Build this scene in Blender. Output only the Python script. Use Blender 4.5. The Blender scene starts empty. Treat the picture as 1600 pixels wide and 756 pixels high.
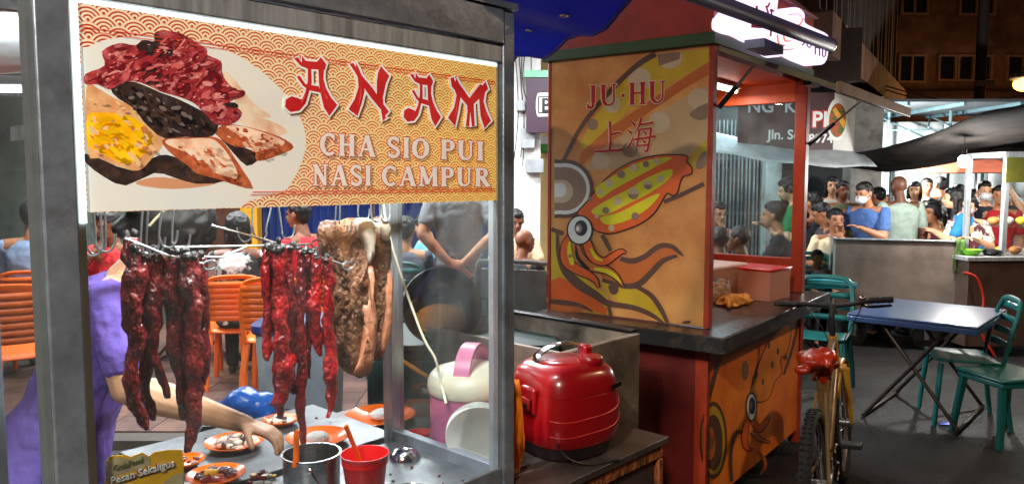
import bpy, bmesh, math, random
from mathutils import Vector, Matrix, noise
from mathutils.geometry import tessellate_polygon
R = math.radians
V = Vector
random.seed(7)
scene = bpy.context.scene
COL = scene.collection

# ------------------------------------------------------------------ camera, world, exposure
FPX, CAMZ = 1200.0, 1.65
PITCH = math.atan(98 / FPX)
cam = bpy.data.cameras.new('camera')
cam.sensor_width = 36.0
cam.lens = 36.0 * FPX / 1600.0
cam.clip_start = 0.05
cam.clip_end = 400
cam_o = bpy.data.objects.new('camera', cam)
cam_o.location = (0, 0, CAMZ)
cam_o.rotation_euler = (math.pi / 2 - PITCH, 0, 0)
COL.objects.link(cam_o)
scene.camera = cam_o

world = bpy.data.worlds.new('World')
scene.world = world
world.use_nodes = True
wn = world.node_tree.nodes
wl = world.node_tree.links
bg = wn['Background']
sky = wn.new('ShaderNodeTexSky')
sky.sky_type = 'NISHITA'
sky.sun_disc = False
sky.sun_elevation = R(-4)
sky.sun_rotation = R(200)
wmix = wn.new('ShaderNodeMixRGB')
wmix.blend_type = 'ADD'
wmix.inputs[0].default_value = 1.0
wmix.inputs[2].default_value = (0.20, 0.11, 0.08, 1)      # town glow on the night haze
wl.new(sky.outputs[0], wmix.inputs[1])
wl.new(wmix.outputs[0], bg.inputs[0])
bg.inputs[1].default_value = 0.10
scene.view_settings.view_transform = 'Standard'
scene.view_settings.look = 'None'
scene.view_settings.exposure = 0.25
scene.view_settings.gamma = 1.0
scene.view_settings.use_curve_mapping = False
scene.cycles.max_bounces = 8
scene.cycles.transparent_max_bounces = 24
scene.cycles.sample_clamp_indirect = 4.0
scene.cycles.caustics_reflective = False
scene.cycles.caustics_refractive = False
scene.cycles.use_denoising = True

# ------------------------------------------------------------------ survey helpers (photo pixel -> place)
SP, CP = math.sin(PITCH), math.cos(PITCH)
def ray(px, py):
    r, u = (px - 800) / FPX, (378 - py) / FPX
    return V((r, CP + u * SP, -SP + u * CP))
def at_y(px, py, Y):
    d = ray(px, py)
    return V((0, 0, CAMZ)) + d * (Y / d.y)
def at_z(px, py, Z):
    d = ray(px, py)
    return V((0, 0, CAMZ)) + d * ((Z - CAMZ) / d.z)
def pl(M, px, py, ax, val):
    Mi = M.inverted()
    o = Mi @ V((0, 0, CAMZ))
    d = Mi.to_3x3() @ ray(px, py)
    return o + d * ((val - o[ax]) / d[ax])
def frame(x, y, ang, z=0):
    return Matrix.Translation((x, y, z)) @ Matrix.Rotation(R(ang), 4, 'Z')

# ------------------------------------------------------------------ materials
def lin(c):
    return tuple(((v / 255) / 12.92 if v / 255 < .04045 else ((v / 255 + .055) / 1.055) ** 2.4) for v in c[:3]) + (1,)
MATS = {}
def pm(name, c, rough=.5, metal=0, var=.12, scale=6, bump=0, bscale=60, coat=0, spec=.5, emit=None, es=0, c2=None, ramp=(.4, .65),
       dirt=0, dcol=(40, 30, 22), dscale=3, trans=0, sss=0, stretch=None, alpha=1, rvar=.0):
    """principled surface with noise-driven colour, gloss and relief; c is an 8-bit sRGB albedo"""
    if name in MATS: return MATS[name]
    m = bpy.data.materials.new(name)
    m.use_nodes = True
    n, l = m.node_tree.nodes, m.node_tree.links
    p = n['Principled BSDF']
    p.inputs['Roughness'].default_value = rough
    p.inputs['Metallic'].default_value = metal
    p.inputs['Specular IOR Level'].default_value = spec
    p.inputs['Coat Weight'].default_value = coat
    p.inputs['Coat Roughness'].default_value = .12
    if trans: p.inputs['Transmission Weight'].default_value = trans
    if alpha < 1: p.inputs['Alpha'].default_value = alpha
    if sss:
        p.inputs['Subsurface Weight'].default_value = sss
        p.inputs['Subsurface Radius'].default_value = (.012, .005, .003)
    tc = n.new('ShaderNodeTexCoord')
    vec = tc.outputs['Object']
    if stretch:
        mp = n.new('ShaderNodeMapping')
        mp.inputs['Scale'].default_value = stretch
        l.new(vec, mp.inputs['Vector']); vec = mp.outputs['Vector']
    a = lin(c)
    b = lin(c2) if c2 else tuple(max(0, v * (1 - var * 2.2)) for v in a[:3]) + (1,)
    nz = n.new('ShaderNodeTexNoise')
    nz.inputs['Scale'].default_value = scale
    nz.inputs['Detail'].default_value = 5
    nz.inputs['Roughness'].default_value = .62
    l.new(vec, nz.inputs['Vector'])
    rp = n.new('ShaderNodeValToRGB')
    rp.color_ramp.elements[0].position = ramp[0]
    rp.color_ramp.elements[1].position = ramp[1]
    rp.color_ramp.elements[0].color = a
    rp.color_ramp.elements[1].color = b
    l.new(nz.outputs['Fac'], rp.inputs['Fac'])
    out = rp.outputs['Color']
    if dirt:
        d = n.new('ShaderNodeTexNoise')
        d.inputs['Scale'].default_value = dscale
        d.inputs['Detail'].default_value = 8
        d.inputs['Roughness'].default_value = .7
        l.new(vec, d.inputs['Vector'])
        dr = n.new('ShaderNodeValToRGB')
        dr.color_ramp.elements[0].position = .52
        dr.color_ramp.elements[1].position = .72
        dr.color_ramp.elements[1].color = (dirt, dirt, dirt, 1)
        l.new(d.outputs['Fac'], dr.inputs['Fac'])
        mx = n.new('ShaderNodeMixRGB')
        mx.inputs[2].default_value = lin(dcol)
        l.new(dr.outputs['Color'], mx.inputs[0]); l.new(out, mx.inputs[1])
        out = mx.outputs[0]
    l.new(out, p.inputs['Base Color'])
    if rvar:
        mr = n.new('ShaderNodeMapRange')
        mr.inputs[3].default_value = max(.03, rough - rvar); mr.inputs[4].default_value = min(1, rough + rvar)
        n3 = n.new('ShaderNodeTexNoise'); n3.inputs['Scale'].default_value = scale * 1.7; n3.inputs['Detail'].default_value = 6
        l.new(vec, n3.inputs['Vector']); l.new(n3.outputs['Fac'], mr.inputs[0]); l.new(mr.outputs[0], p.inputs['Roughness'])
    if bump:
        n2 = n.new('ShaderNodeTexNoise')
        n2.inputs['Scale'].default_value = bscale
        n2.inputs['Detail'].default_value = 4
        l.new(vec, n2.inputs['Vector'])
        bp = n.new('ShaderNodeBump')
        bp.inputs['Strength'].default_value = min(1, bump)
        bp.inputs['Distance'].default_value = .02 if bump <= 1 else .05
        l.new(n2.outputs['Fac'], bp.inputs['Height'])
        l.new(bp.outputs['Normal'], p.inputs['Normal'])
    if emit or es:
        if emit: p.inputs['Emission Color'].default_value = lin(emit)
        else: l.new(out, p.inputs['Emission Color'])
        p.inputs['Emission Strength'].default_value = es
    MATS[name] = m
    return m
def glow(name, c, s):
    if name in MATS: return MATS[name]
    m = bpy.data.materials.new(name); m.use_nodes = True
    n = m.node_tree.nodes; n.remove(n['Principled BSDF'])
    e = n.new('ShaderNodeEmission'); e.inputs[0].default_value = lin(c); e.inputs[1].default_value = s
    m.node_tree.links.new(e.outputs[0], n['Material Output'].inputs[0])
    MATS[name] = m
    return m
def glass(name, tint=(246, 248, 247), refl=1.0, smear=.03):
    """a thin pane: clear with a Fresnel sheen and a little haze of grease"""
    if name in MATS: return MATS[name]
    m = bpy.data.materials.new(name); m.use_nodes = True
    n, l = m.node_tree.nodes, m.node_tree.links
    n.remove(n['Principled BSDF'])
    t = n.new('ShaderNodeBsdfTransparent'); t.inputs[0].default_value = lin(tint)
    g = n.new('ShaderNodeBsdfGlossy'); g.inputs['Roughness'].default_value = .03
    df = n.new('ShaderNodeBsdfDiffuse'); df.inputs[0].default_value = (.6, .66, .66, 1)
    tc = n.new('ShaderNodeTexCoord'); nz = n.new('ShaderNodeTexNoise'); nz.inputs['Scale'].default_value = 5; nz.inputs['Detail'].default_value = 7
    l.new(tc.outputs['Object'], nz.inputs['Vector'])
    mr = n.new('ShaderNodeMapRange'); mr.inputs[1].default_value = .4; mr.inputs[2].default_value = .8; mr.inputs[4].default_value = smear * 2
    mr.inputs[3].default_value = smear * .4
    l.new(nz.outputs['Fac'], mr.inputs[0])
    m0 = n.new('ShaderNodeMixShader'); l.new(mr.outputs[0], m0.inputs[0]); l.new(t.outputs[0], m0.inputs[1]); l.new(df.outputs[0], m0.inputs[2])
    lw = n.new('ShaderNodeLayerWeight'); lw.inputs['Blend'].default_value = .5
    pw = n.new('ShaderNodeMath'); pw.operation = 'POWER'; pw.inputs[1].default_value = 5.0
    l.new(lw.outputs['Facing'], pw.inputs[0])
    mu = n.new('ShaderNodeMath'); mu.operation = 'MULTIPLY_ADD'; mu.inputs[1].default_value = .96 * refl; mu.inputs[2].default_value = .04 * refl
    l.new(pw.outputs[0], mu.inputs[0])
    mx = n.new('ShaderNodeMixShader')
    l.new(mu.outputs[0], mx.inputs[0]); l.new(m0.outputs[0], mx.inputs[1]); l.new(g.outputs[0], mx.inputs[2])
    l.new(mx.outputs[0], n['Material Output'].inputs[0])
    MATS[name] = m
    return m

def thin_sheet(name, c, back=.5):
    """woven plastic sheet that lets part of the light through"""
    m = bpy.data.materials.new(name); m.use_nodes = True
    n, l = m.node_tree.nodes, m.node_tree.links; p = n['Principled BSDF']
    tc = n.new('ShaderNodeTexCoord'); nz = n.new('ShaderNodeTexNoise'); nz.inputs['Scale'].default_value = 4; nz.inputs['Detail'].default_value = 6
    l.new(tc.outputs['Object'], nz.inputs['Vector'])
    rp = n.new('ShaderNodeValToRGB'); k = lin(c)
    rp.color_ramp.elements[0].color = k; rp.color_ramp.elements[1].color = tuple(v * .7 for v in k[:3]) + (1,)
    l.new(nz.outputs['Fac'], rp.inputs['Fac']); l.new(rp.outputs[0], p.inputs['Base Color']); p.inputs['Roughness'].default_value = .5
    t = n.new('ShaderNodeBsdfTranslucent'); l.new(rp.outputs[0], t.inputs[0])
    mx = n.new('ShaderNodeMixShader'); mx.inputs[0].default_value = back
    l.new(p.outputs[0], mx.inputs[1]); l.new(t.outputs[0], mx.inputs[2]); l.new(mx.outputs[0], n['Material Output'].inputs[0])
    return m

# ------------------------------------------------------------------ mesh builder
def frames(pts):
    pts = [V(p) for p in pts]
    T = []
    for i in range(len(pts)):
        a = pts[max(0, i - 1)]; b = pts[min(len(pts) - 1, i + 1)]
        t = (b - a)
        T.append(t.normalized() if t.length > 1e-9 else V((0, 0, 1)))
    up = V((0, 0, 1)) if abs(T[0].z) < .9 else V((0, 1, 0))
    n = T[0].cross(up).normalized()
    out = []
    for i, t in enumerate(T):
        n = (n - t * n.dot(t))
        n = n.normalized() if n.length > 1e-6 else t.orthogonal().normalized()
        out.append((pts[i], t, n, t.cross(n)))
    return out
class MB:
    def __init__(s): s.v = []; s.f = []
    def add(s, vs, fs, M=None):
        o = len(s.v)
        s.v += [tuple(M @ V(p)) if M else tuple(p) for p in vs]
        s.f += [tuple(i + o for i in f) for f in fs]
        return s
    def bb(s, x0, x1, y0, y1, z0, z1, M=None):
        return s.add([(x, y, z) for x in (x0, x1) for y in (y0, y1) for z in (z0, z1)],
                     [(0, 1, 3, 2), (4, 6, 7, 5), (0, 4, 5, 1), (2, 3, 7, 6), (0, 2, 6, 4), (1, 5, 7, 3)], M)
    def box(s, c, d, M=None):
        return s.bb(c[0] - d[0] / 2, c[0] + d[0] / 2, c[1] - d[1] / 2, c[1] + d[1] / 2, c[2] - d[2] / 2, c[2] + d[2] / 2, M)
    def bar(s, a, b, w, h=None):
        """square bar from a to b"""
        a, b = V(a), V(b); h = h or w
        t = (b - a).normalized(); up = V((0, 0, 1)) if abs(t.z) < .95 else V((0, 1, 0))
        x = t.cross(up).normalized() * w / 2; y = x.cross(t).normalized() * h / 2
        vs = [p + i * x + j * y for p in (a, b) for i, j in ((-1, -1), (1, -1), (1, 1), (-1, 1))]
        return s.add(vs, [(3, 2, 1, 0), (4, 5, 6, 7), (0, 1, 5, 4), (1, 2, 6, 5), (2, 3, 7, 6), (3, 0, 4, 7)])
    def tube(s, pts, r, seg=8, flat=1.0, closed=False):
        fr = frames(pts)
        n = len(fr)
        rs = r if isinstance(r, (list, tuple)) else [r] * n
        vs, fs = [], []
        for (p, t, a, b), q in zip(fr, rs):
            for k in range(seg):
                th = 2 * math.pi * k / seg
                vs.append(p + a * (math.cos(th) * q) + b * (math.sin(th) * q * flat))
        m = n if closed else n - 1
        for i in range(m):
            for k in range(seg):
                j = (i + 1) % n
                fs.append((i * seg + k, i * seg + (k + 1) % seg, j * seg + (k + 1) % seg, j * seg + k))
        if not closed:
            fs.append(tuple(range(seg))[::-1]); fs.append(tuple((n - 1) * seg + k for k in range(seg)))
        return s.add(vs, fs)
    def lathe(s, prof, seg=24, M=None, cx=0, cy=0, sx=1, sy=1, capb=True, capt=True):
        vs, fs = [], []
        for r, z in prof:
            for k in range(seg):
                th = 2 * math.pi * k / seg
                vs.append((cx + r * math.cos(th) * sx, cy + r * math.sin(th) * sy, z))
        for i in range(len(prof) - 1):
            for k in range(seg):
                fs.append((i * seg + k, i * seg + (k + 1) % seg, (i + 1) * seg + (k + 1) % seg, (i + 1) * seg + k))
        if capb: fs.append(tuple(range(seg))[::-1])
        if capt: fs.append(tuple((len(prof) - 1) * seg + k for k in range(seg)))
        return s.add(vs, fs, M)
    def ell(s, c, r, seg=14, rings=9, M=None):
        vs, fs = [(0, 0, -1)], []
        for i in range(1, rings):
            ph = -math.pi / 2 + math.pi * i / rings
            for k in range(seg):
                th = 2 * math.pi * k / seg
                vs.append((math.cos(ph) * math.cos(th), math.cos(ph) * math.sin(th), math.sin(ph)))
        vs.append((0, 0, 1))
        for k in range(seg): fs.append((0, 1 + (k + 1) % seg, 1 + k))
        for i in range(rings - 2):
            for k in range(seg):
                a = 1 + i * seg
                fs.append((a + k, a + (k + 1) % seg, a + seg + (k + 1) % seg, a + seg + k))
        L = len(vs) - 1; a = 1 + (rings - 2) * seg
        for k in range(seg): fs.append((a + k, a + (k + 1) % seg, L))
        r = (r, r, r) if not isinstance(r, (tuple, list)) else r
        T = Matrix.Translation(c) @ (M or Matrix.Identity(4)) @ Matrix.Diagonal((*r, 1))
        return s.add(vs, fs, T)
    def cone(s, a, b, ra, rb, seg=12):
        """rounded tapered limb"""
        a, b = V(a), V(b)
        t = (b - a); L = t.length
        if L < 1e-6: return s.ell(a, ra, seg, 7)
        t /= L
        pts, rs = [], []
        for k in range(1, 5):
            th = math.pi / 2 * k / 4.0
            pts.append(a - t * ra * math.cos(th)); rs.append(max(ra * math.sin(th), .0005))
        for k in range(0, 4):
            th = math.pi / 2 * k / 4.0
            pts.append(b + t * rb * math.sin(th)); rs.append(max(rb * math.cos(th), .0005))
        pts.append(b + t * rb * .999); rs.append(.0005)
        return s.tube(pts, rs, seg)
    def prism(s, poly, z0, z1, M=None):
        n = len(poly)
        tri = tessellate_polygon([[V((p[0], p[1], 0)) for p in poly]])
        vs = [(p[0], p[1], z0) for p in poly] + [(p[0], p[1], z1) for p in poly]
        fs = [tuple(t) for t in tri] + [tuple(i + n for i in t[::-1]) for t in tri]
        fs += [(i, (i + 1) % n, n + (i + 1) % n, n + i) for i in range(n)]
        return s.add(vs, fs, M)
    def grid(s, P, thick=0):
        """P[i][j] points -> sheet"""
        a, b = len(P), len(P[0])
        vs = [p for row in P for p in row]
        fs = [(i * b + j, i * b + j + 1, (i + 1) * b + j + 1, (i + 1) * b + j) for i in range(a - 1) for j in range(b - 1)]
        return s.add(vs, fs)
    def mesh(s, name):
        me = bpy.data.meshes.new(name)
        me.from_pydata(s.v, [], s.f)
        return me
    def build(s, name, mat, parent=None, smooth=False, bevel=0, sharp=40, M=None, solid=0, fix=True, seg=2):
        me = s.mesh(name)
        if fix:
            bm = bmesh.new(); bm.from_mesh(me)
            bmesh.ops.recalc_face_normals(bm, faces=bm.faces)
            bm.to_mesh(me); bm.free()
        me.materials.append(mat)
        if smooth or bevel:
            me.polygons.foreach_set('use_smooth', [True] * len(me.polygons))
            me.set_sharp_from_angle(angle=R(sharp))
        o = bpy.data.objects.new(name, me)
        COL.objects.link(o)
        if parent: o.parent = parent
        if M is not None: o.matrix_local = M
        if solid:
            sm_ = o.modifiers.new('solidify', 'SOLIDIFY'); sm_.thickness = solid; sm_.offset = 0
        if bevel:
            b = o.modifiers.new('bevel', 'BEVEL'); b.width = bevel; b.segments = seg; b.limit_method = 'ANGLE'; b.angle_limit = R(35)
        return o
def tag(o, label=None, cat=None, group=None, kind=None):
    if label: o['label'] = label
    if cat: o['category'] = cat
    if group: o['group'] = group
    if kind: o['kind'] = kind
    return o
def thing(name, label, cat, loc=(0, 0, 0), rz=0, group=None, M=None, scale=1):
    o = bpy.data.objects.new(name, None)
    o.empty_display_size = .1
    COL.objects.link(o)
    if M is not None: o.matrix_world = M
    else:
        o.location = loc; o.rotation_euler = (0, 0, R(rz)); o.scale = (scale,) * 3
    return tag(o, label, cat, group)
def copy_tree(o, parent=None):
    c = o.copy(); COL.objects.link(c)
    if parent: c.parent = parent
    for ch in list(o.children):
        copy_tree(ch, c)
    return c
def smooth_pts(pts, n=5, closed=True):
    """Catmull-Rom through the points (any dimension)"""
    out = []; N = len(pts); m = N if closed else N - 1
    for i in range(m):
        g = (lambda k: pts[k % N]) if closed else (lambda k: pts[max(0, min(N - 1, k))])
        p0, p1, p2, p3 = g(i - 1), g(i), g(i + 1), g(i + 2)
        for k in range(n):
            t = k / n
            out.append(tuple(.5 * (2 * b + (c - a) * t + (2 * a - 5 * b + 4 * c - d) * t * t + (3 * b - a - 3 * c + d) * t ** 3)
                             for a, b, c, d in zip(p0, p1, p2, p3)))
    if not closed: out.append(tuple(pts[-1]))
    return out
def live_voxel(o, size, it=3, fac=.5):
    r = o.modifiers.new('remesh', 'REMESH'); r.mode = 'VOXEL'; r.voxel_size = size; r.use_smooth_shade = True
    if it:
        s = o.modifiers.new('smooth', 'SMOOTH'); s.factor = fac; s.iterations = it
    return o
def area_lamp(name, loc, size, energy, color, parent=None, rot=(0, 0, 0), spread=180):
    d = bpy.data.lights.new(name, 'AREA'); d.shape = 'RECTANGLE'; d.size, d.size_y = size
    d.energy = energy; d.color = color; d.spread = R(spread)
    o = bpy.data.objects.new(name, d); o.location = loc; o.rotation_euler = rot
    COL.objects.link(o)
    if parent: o.parent = parent
    return o
def point_lamp(name, loc, energy, color, parent=None, size=.04):
    d = bpy.data.lights.new(name, 'POINT'); d.energy = energy; d.color = color; d.shadow_soft_size = size
    o = bpy.data.objects.new(name, d); o.location = loc
    COL.objects.link(o)
    if parent: o.parent = parent
    return o

# ------------------------------------------------------------------ flat print: polygons laid on a panel
class Print:
    """ink on a flat panel: shapes are surveyed on the panel's plane (axis ax = val, facing sgn)"""
    def __init__(s, M, ax, val, sgn, parent, step=.0003):
        s.M, s.ax, s.val, s.sgn, s.parent, s.step, s.k, s.parts, s.cur = M, ax, val, sgn, parent, step, 1, {}, 'printed_picture'
        Mi = M.inverted(); s.o = Mi @ V((0, 0, CAMZ)); s.R = Mi.to_3x3()
    def pt(s, px, py, k):
        d = s.R @ ray(px, py)
        v = s.val + s.sgn * s.step * k
        return s.o + d * ((v - s.o[s.ax]) / d[s.ax])
    def part(s, name): s.cur = name + '|%d' % s.k
    def get(s, mat): return s.parts.setdefault(s.cur, {}).setdefault(mat.name, (mat, MB()))[1]
    def poly(s, pts, mat, n=0):
        if n: pts = smooth_pts(pts, n)
        tri = tessellate_polygon([[V((p[0], p[1], 0)) for p in pts]])
        s.get(mat).add([s.pt(p[0], p[1], s.k) for p in pts], [tuple(t) for t in tri]); s.k += 1
    def circ(s, x, y, r, mat, ry=None, a0=0, a1=360, n=24, rot=0):
        ry = ry or r; pts = []
        for i in range(n + (a1 - a0 < 360)):
            t = R(a0 + (a1 - a0) * i / n); dx, dy = r * math.cos(t), ry * math.sin(t)
            pts.append((x + dx * math.cos(rot) - dy * math.sin(rot), y + dx * math.sin(rot) + dy * math.cos(rot)))
        s.poly(pts, mat)
    def stroke(s, pts, mat, w=None, n=0, closed=False, adv=True):
        """pts (x, y[, width])"""
        if w is not None: pts = [(p[0], p[1], w) for p in pts]
        if n: pts = smooth_pts(pts, n, closed)
        N = len(pts); vs = []
        for i in range(N):
            a = pts[(i - 1) % N] if closed else pts[max(0, i - 1)]; b = pts[(i + 1) % N] if closed else pts[min(N - 1, i + 1)]
            dx, dy = b[0] - a[0], b[1] - a[1]; L = math.hypot(dx, dy) or 1
            nx, ny = -dy / L * pts[i][2] / 2, dx / L * pts[i][2] / 2
            vs += [s.pt(pts[i][0] + nx, pts[i][1] + ny, s.k), s.pt(pts[i][0] - nx, pts[i][1] - ny, s.k)]
        m = N if closed else N - 1
        s.get(mat).add(vs, [(2 * i, 2 * i + 1, 2 * ((i + 1) % N) + 1, 2 * ((i + 1) % N)) for i in range(m)])
        if adv: s.k += 1
    def text(s, txt, quad, mat, outline=None, ow=3, bold=1.0, gap=.12):
        """serif lettering fitted in the quad (bottom-left, bottom-right, top-left, top-right)"""
        W = sum(GL[c][0] + gap for c in txt) - gap
        bl, br, tl, tr = quad
        def mp(x, y):
            u = x / W
            a = (bl[0] + (br[0] - bl[0]) * u, bl[1] + (br[1] - bl[1]) * u)
            b = (tl[0] + (tr[0] - tl[0]) * u, tl[1] + (tr[1] - tl[1]) * u)
            return a[0] + (b[0] - a[0]) * y, a[1] + (b[1] - a[1]) * y
        H = math.hypot(tl[0] - bl[0], tl[1] - bl[1])
        passes = [(mat, 0)] if not outline else [(outline, ow), (mat, 0)]
        x = 0; k0 = s.k
        for c in txt:
            s.k = k0; s.cur = 'letter|%s%.2f%s' % (txt, x, s.sgn)
            for m, extra in passes:
                for pts, w in GL[c][1]:
                    q = [mp(x + a, b) for a, b in pts]
                    if extra:
                        d0 = V((q[0][0] - q[1][0], q[0][1] - q[1][1])).normalized() * extra / 2
                        d1 = V((q[-1][0] - q[-2][0], q[-1][1] - q[-2][1])).normalized() * extra / 2
                        q[0] = (q[0][0] + d0.x, q[0][1] + d0.y); q[-1] = (q[-1][0] + d1.x, q[-1][1] + d1.y)
                    s.stroke(q, m, w * H * bold + extra)
            x += GL[c][0] + gap
        s.k = k0 + 14
    def done(s):
        for key, inks in s.parts.items():
            me = bpy.data.meshes.new(key.split('|')[0]); vs, fs, mi = [], [], []
            for k, (mat, mb) in enumerate(inks.values()):
                fs += [tuple(i + len(vs) for i in f) for f in mb.f]; mi += [k] * len(mb.f); vs += mb.v; me.materials.append(mat)
            me.from_pydata(vs, [], fs); me.polygons.foreach_set('material_index', mi)
            o = bpy.data.objects.new(key.split('|')[0], me); COL.objects.link(o); o.parent = s.parent
def arc(cx, cy, rx, ry, a0, a1, n=14):
    return [(cx + rx * math.cos(R(a0 + (a1 - a0) * i / n)), cy + ry * math.sin(R(a0 + (a1 - a0) * i / n))) for i in range(n + 1)]
T_, t_, s_ = .17, .08, .055
def ser(x, y, w=.3): return ([(x - w / 2, y), (x + w / 2, y)], s_)
GL = {
    ' ': (.32, []),
    'I': (.34, [([(.17, 0), (.17, 1)], T_), ser(.17, .03), ser(.17, .97)]),
    'H': (.82, [([(.17, 0), (.17, 1)], T_), ([(.65, 0), (.65, 1)], T_), ([(.17, .52), (.65, .52)], t_), ser(.17, .03), ser(.17, .97), ser(.65, .03), ser(.65, .97)]),
    'N': (.84, [([(.17, 0), (.17, 1)], t_), ([(.67, 0), (.67, 1)], t_), ([(.15, .98), (.67, .05)], T_), ser(.17, .03), ser(.12, .97, .22), ser(.67, .97)]),
    'M': (1.02, [([(.16, 0), (.18, 1)], t_), ([(.86, 0), (.84, 1)], T_), ([(.18, .98), (.5, .1)], T_), ([(.84, .98), (.5, .1)], t_), ser(.16, .03), ser(.13, .97, .2), ser(.86, .03), ser(.89, .97, .2)]),
    'A': (.86, [([(.43, 1), (.12, .02)], t_), ([(.43, 1), (.72, .02)], T_), ([(.24, .34), (.6, .34)], t_), ser(.12, .03, .26), ser(.72, .03, .3)]),
    'C': (.76, [(arc(.42, .5, .33, .45, 48, 180), .12), (arc(.42, .5, .33, .45, 180, 312), .12), (arc(.42, .5, .33, .42, 130, 230, 8), T_), ([(.66, .68), (.66, .95)], s_)]),
    'O': (.82, [(arc(.41, .5, .32, .45, 0, 360, 26), .1), (arc(.41, .5, .31, .42, 130, 230, 8), T_), (arc(.41, .5, .31, .42, -50, 50, 8), T_)]),
    'S': (.64, [(arc(.32, .72, .22, .23, 30, 190, 10) + arc(.32, .28, .24, .23, 60, 0, 6)[:0] + [(.2, .58), (.42, .45)] + arc(.32, .27, .23, .22, 40, -150, 12), .125), ([(.54, .72), (.54, .96)], s_), ([(.1, .28), (.1, .05)], s_)]),
    'P': (.7, [([(.17, 0), (.17, 1)], T_), ([(.17, .95), (.4, .95)] + arc(.4, .72, .2, .23, 90, -90, 10) + [(.17, .49)], .09), (arc(.4, .72, .19, .2, 55, -55, 6), T_ * .9), ser(.17, .03), ser(.12, .97, .2)]),
    'R': (.82, [([(.17, 0), (.17, 1)], T_), ([(.17, .95), (.4, .95)] + arc(.4, .73, .19, .22, 90, -90, 10) + [(.17, .51)], .09), (arc(.4, .73, .18, .19, 55, -55, 6), T_ * .9), ([(.36, .5), (.68, .02)], T_), ser(.17, .03), ser(.12, .97, .2), ser(.7, .03, .2)]),
    'U': (.82, [([(.17, 1), (.17, .3)], T_), ([(.17, .34)] + arc(.41, .3, .24, .25, 180, 360, 12) + [(.65, 1)], t_), (arc(.41, .3, .24, .24, 180, 250, 6), .14), ser(.17, .97), ser(.65, .97, .26)]),
    'J': (.5, [([(.3, 1), (.3, .2)] + arc(.17, .12, .13, .16, 20, -160, 8), .12), ([(.3, 1), (.3, .2)], T_), ser(.3, .97), ([(.03, .08), (.1, .1)], .13)]),
    '.': (.3, [([(.08, .45), (.22, .45)], .15)]),
    'B': (.72, [([(.15, 0), (.15, 1)], T_), ([(.15, .94), (.4, .94)] + arc(.4, .74, .17, .2, 90, -90, 8) + [(.15, .54)], .12), ([(.15, .52), (.42, .52)] + arc(.42, .29, .2, .23, 90, -90, 8) + [(.15, .06)], .12)]),
    'T': (.66, [([(.33, 0), (.33, 1)], T_), ([(.02, .93), (.64, .93)], .14)]),
    'G': (.78, [(arc(.42, .5, .33, .44, 45, 320, 18), .13), ([(.66, .1), (.66, .45)], .13), ([(.45, .45), (.72, .45)], .1)]),
}
def bfont(txt, size, mat, parent, M, name='lettering', bold=0, extr=.0006, shear=0, align='LEFT'):
    c = bpy.data.curves.new(name, 'FONT'); c.body = txt; c.size = size; c.offset = bold; c.extrude = extr; c.shear = shear; c.align_x = align
    c.resolution_u = 3
    o = bpy.data.objects.new(name, c); COL.objects.link(o)
    bpy.context.view_layer.update()
    me = bpy.data.meshes.new_from_object(o.evaluated_get(bpy.context.evaluated_depsgraph_get()))
    bpy.data.objects.remove(o)
    me.materials.clear(); me.materials.append(mat)
    q = bpy.data.objects.new(name, me); COL.objects.link(q); q.parent = parent; q.matrix_local = M
    return q

# ------------------------------------------------------------------ common materials
steel = pm('brushed_steel', (190, 196, 200), .36, .4, var=.18, scale=5, stretch=(6, 6, .6), bump=.06, bscale=40, dirt=.55, dcol=(70, 66, 60), dscale=4, rvar=.12)
steel_dk = pm('tarnished_steel', (140, 148, 160), .36, .35, var=.2, scale=6, bump=.08, bscale=30, dirt=.6, dcol=(45, 40, 36), dscale=5, rvar=.12)
chrome = pm('polished_steel', (205, 205, 208), .16, 1, var=.05)
blackm = pm('black_rubber', (22, 22, 24), .6, bump=.1)
blackg = pm('black_plastic', (18, 18, 20), .35)
redp = pm('red_plastic', (196, 20, 24), .32, var=.05, coat=.2)
orangep = pm('orange_melamine', (255, 112, 8), .25, var=.05, coat=.4)
orangec = pm('orange_chair_plastic', (238, 106, 18), .42, var=.08, scale=3, dirt=.2, dcol=(150, 60, 15))
tealc = pm('teal_chair_plastic', (22, 100, 98), .34, var=.1, scale=3, dirt=.25, dcol=(10, 50, 48), coat=.15)
bluetop = pm('blue_table_plastic', (54, 84, 128), .28, var=.1, scale=3, coat=.3, dirt=.2, dcol=(15, 40, 90))
whitep = pm('white_plastic', (226, 228, 224), .35, var=.04)
pane = glass('case_glass')
tyre_m = pm('tyre_rubber', (26, 25, 24), .8, bump=.4, bscale=90, dirt=.5, dcol=(60, 52, 44), dscale=12)

# ================================================================== THE SETTING
asphalt = pm('wet_asphalt', (31, 29, 30), .5, var=.4, scale=1.6, bump=.7, bscale=90, dirt=.9, dcol=(12, 11, 12), dscale=1.1, rvar=.22, spec=.5)
g = MB(); g.grid([[(-60 + 120 * i / 12, -12 + 92 * j / 12, 0) for j in range(13)] for i in range(13)])
tag(g.build('ground', asphalt), kind='structure')
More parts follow.
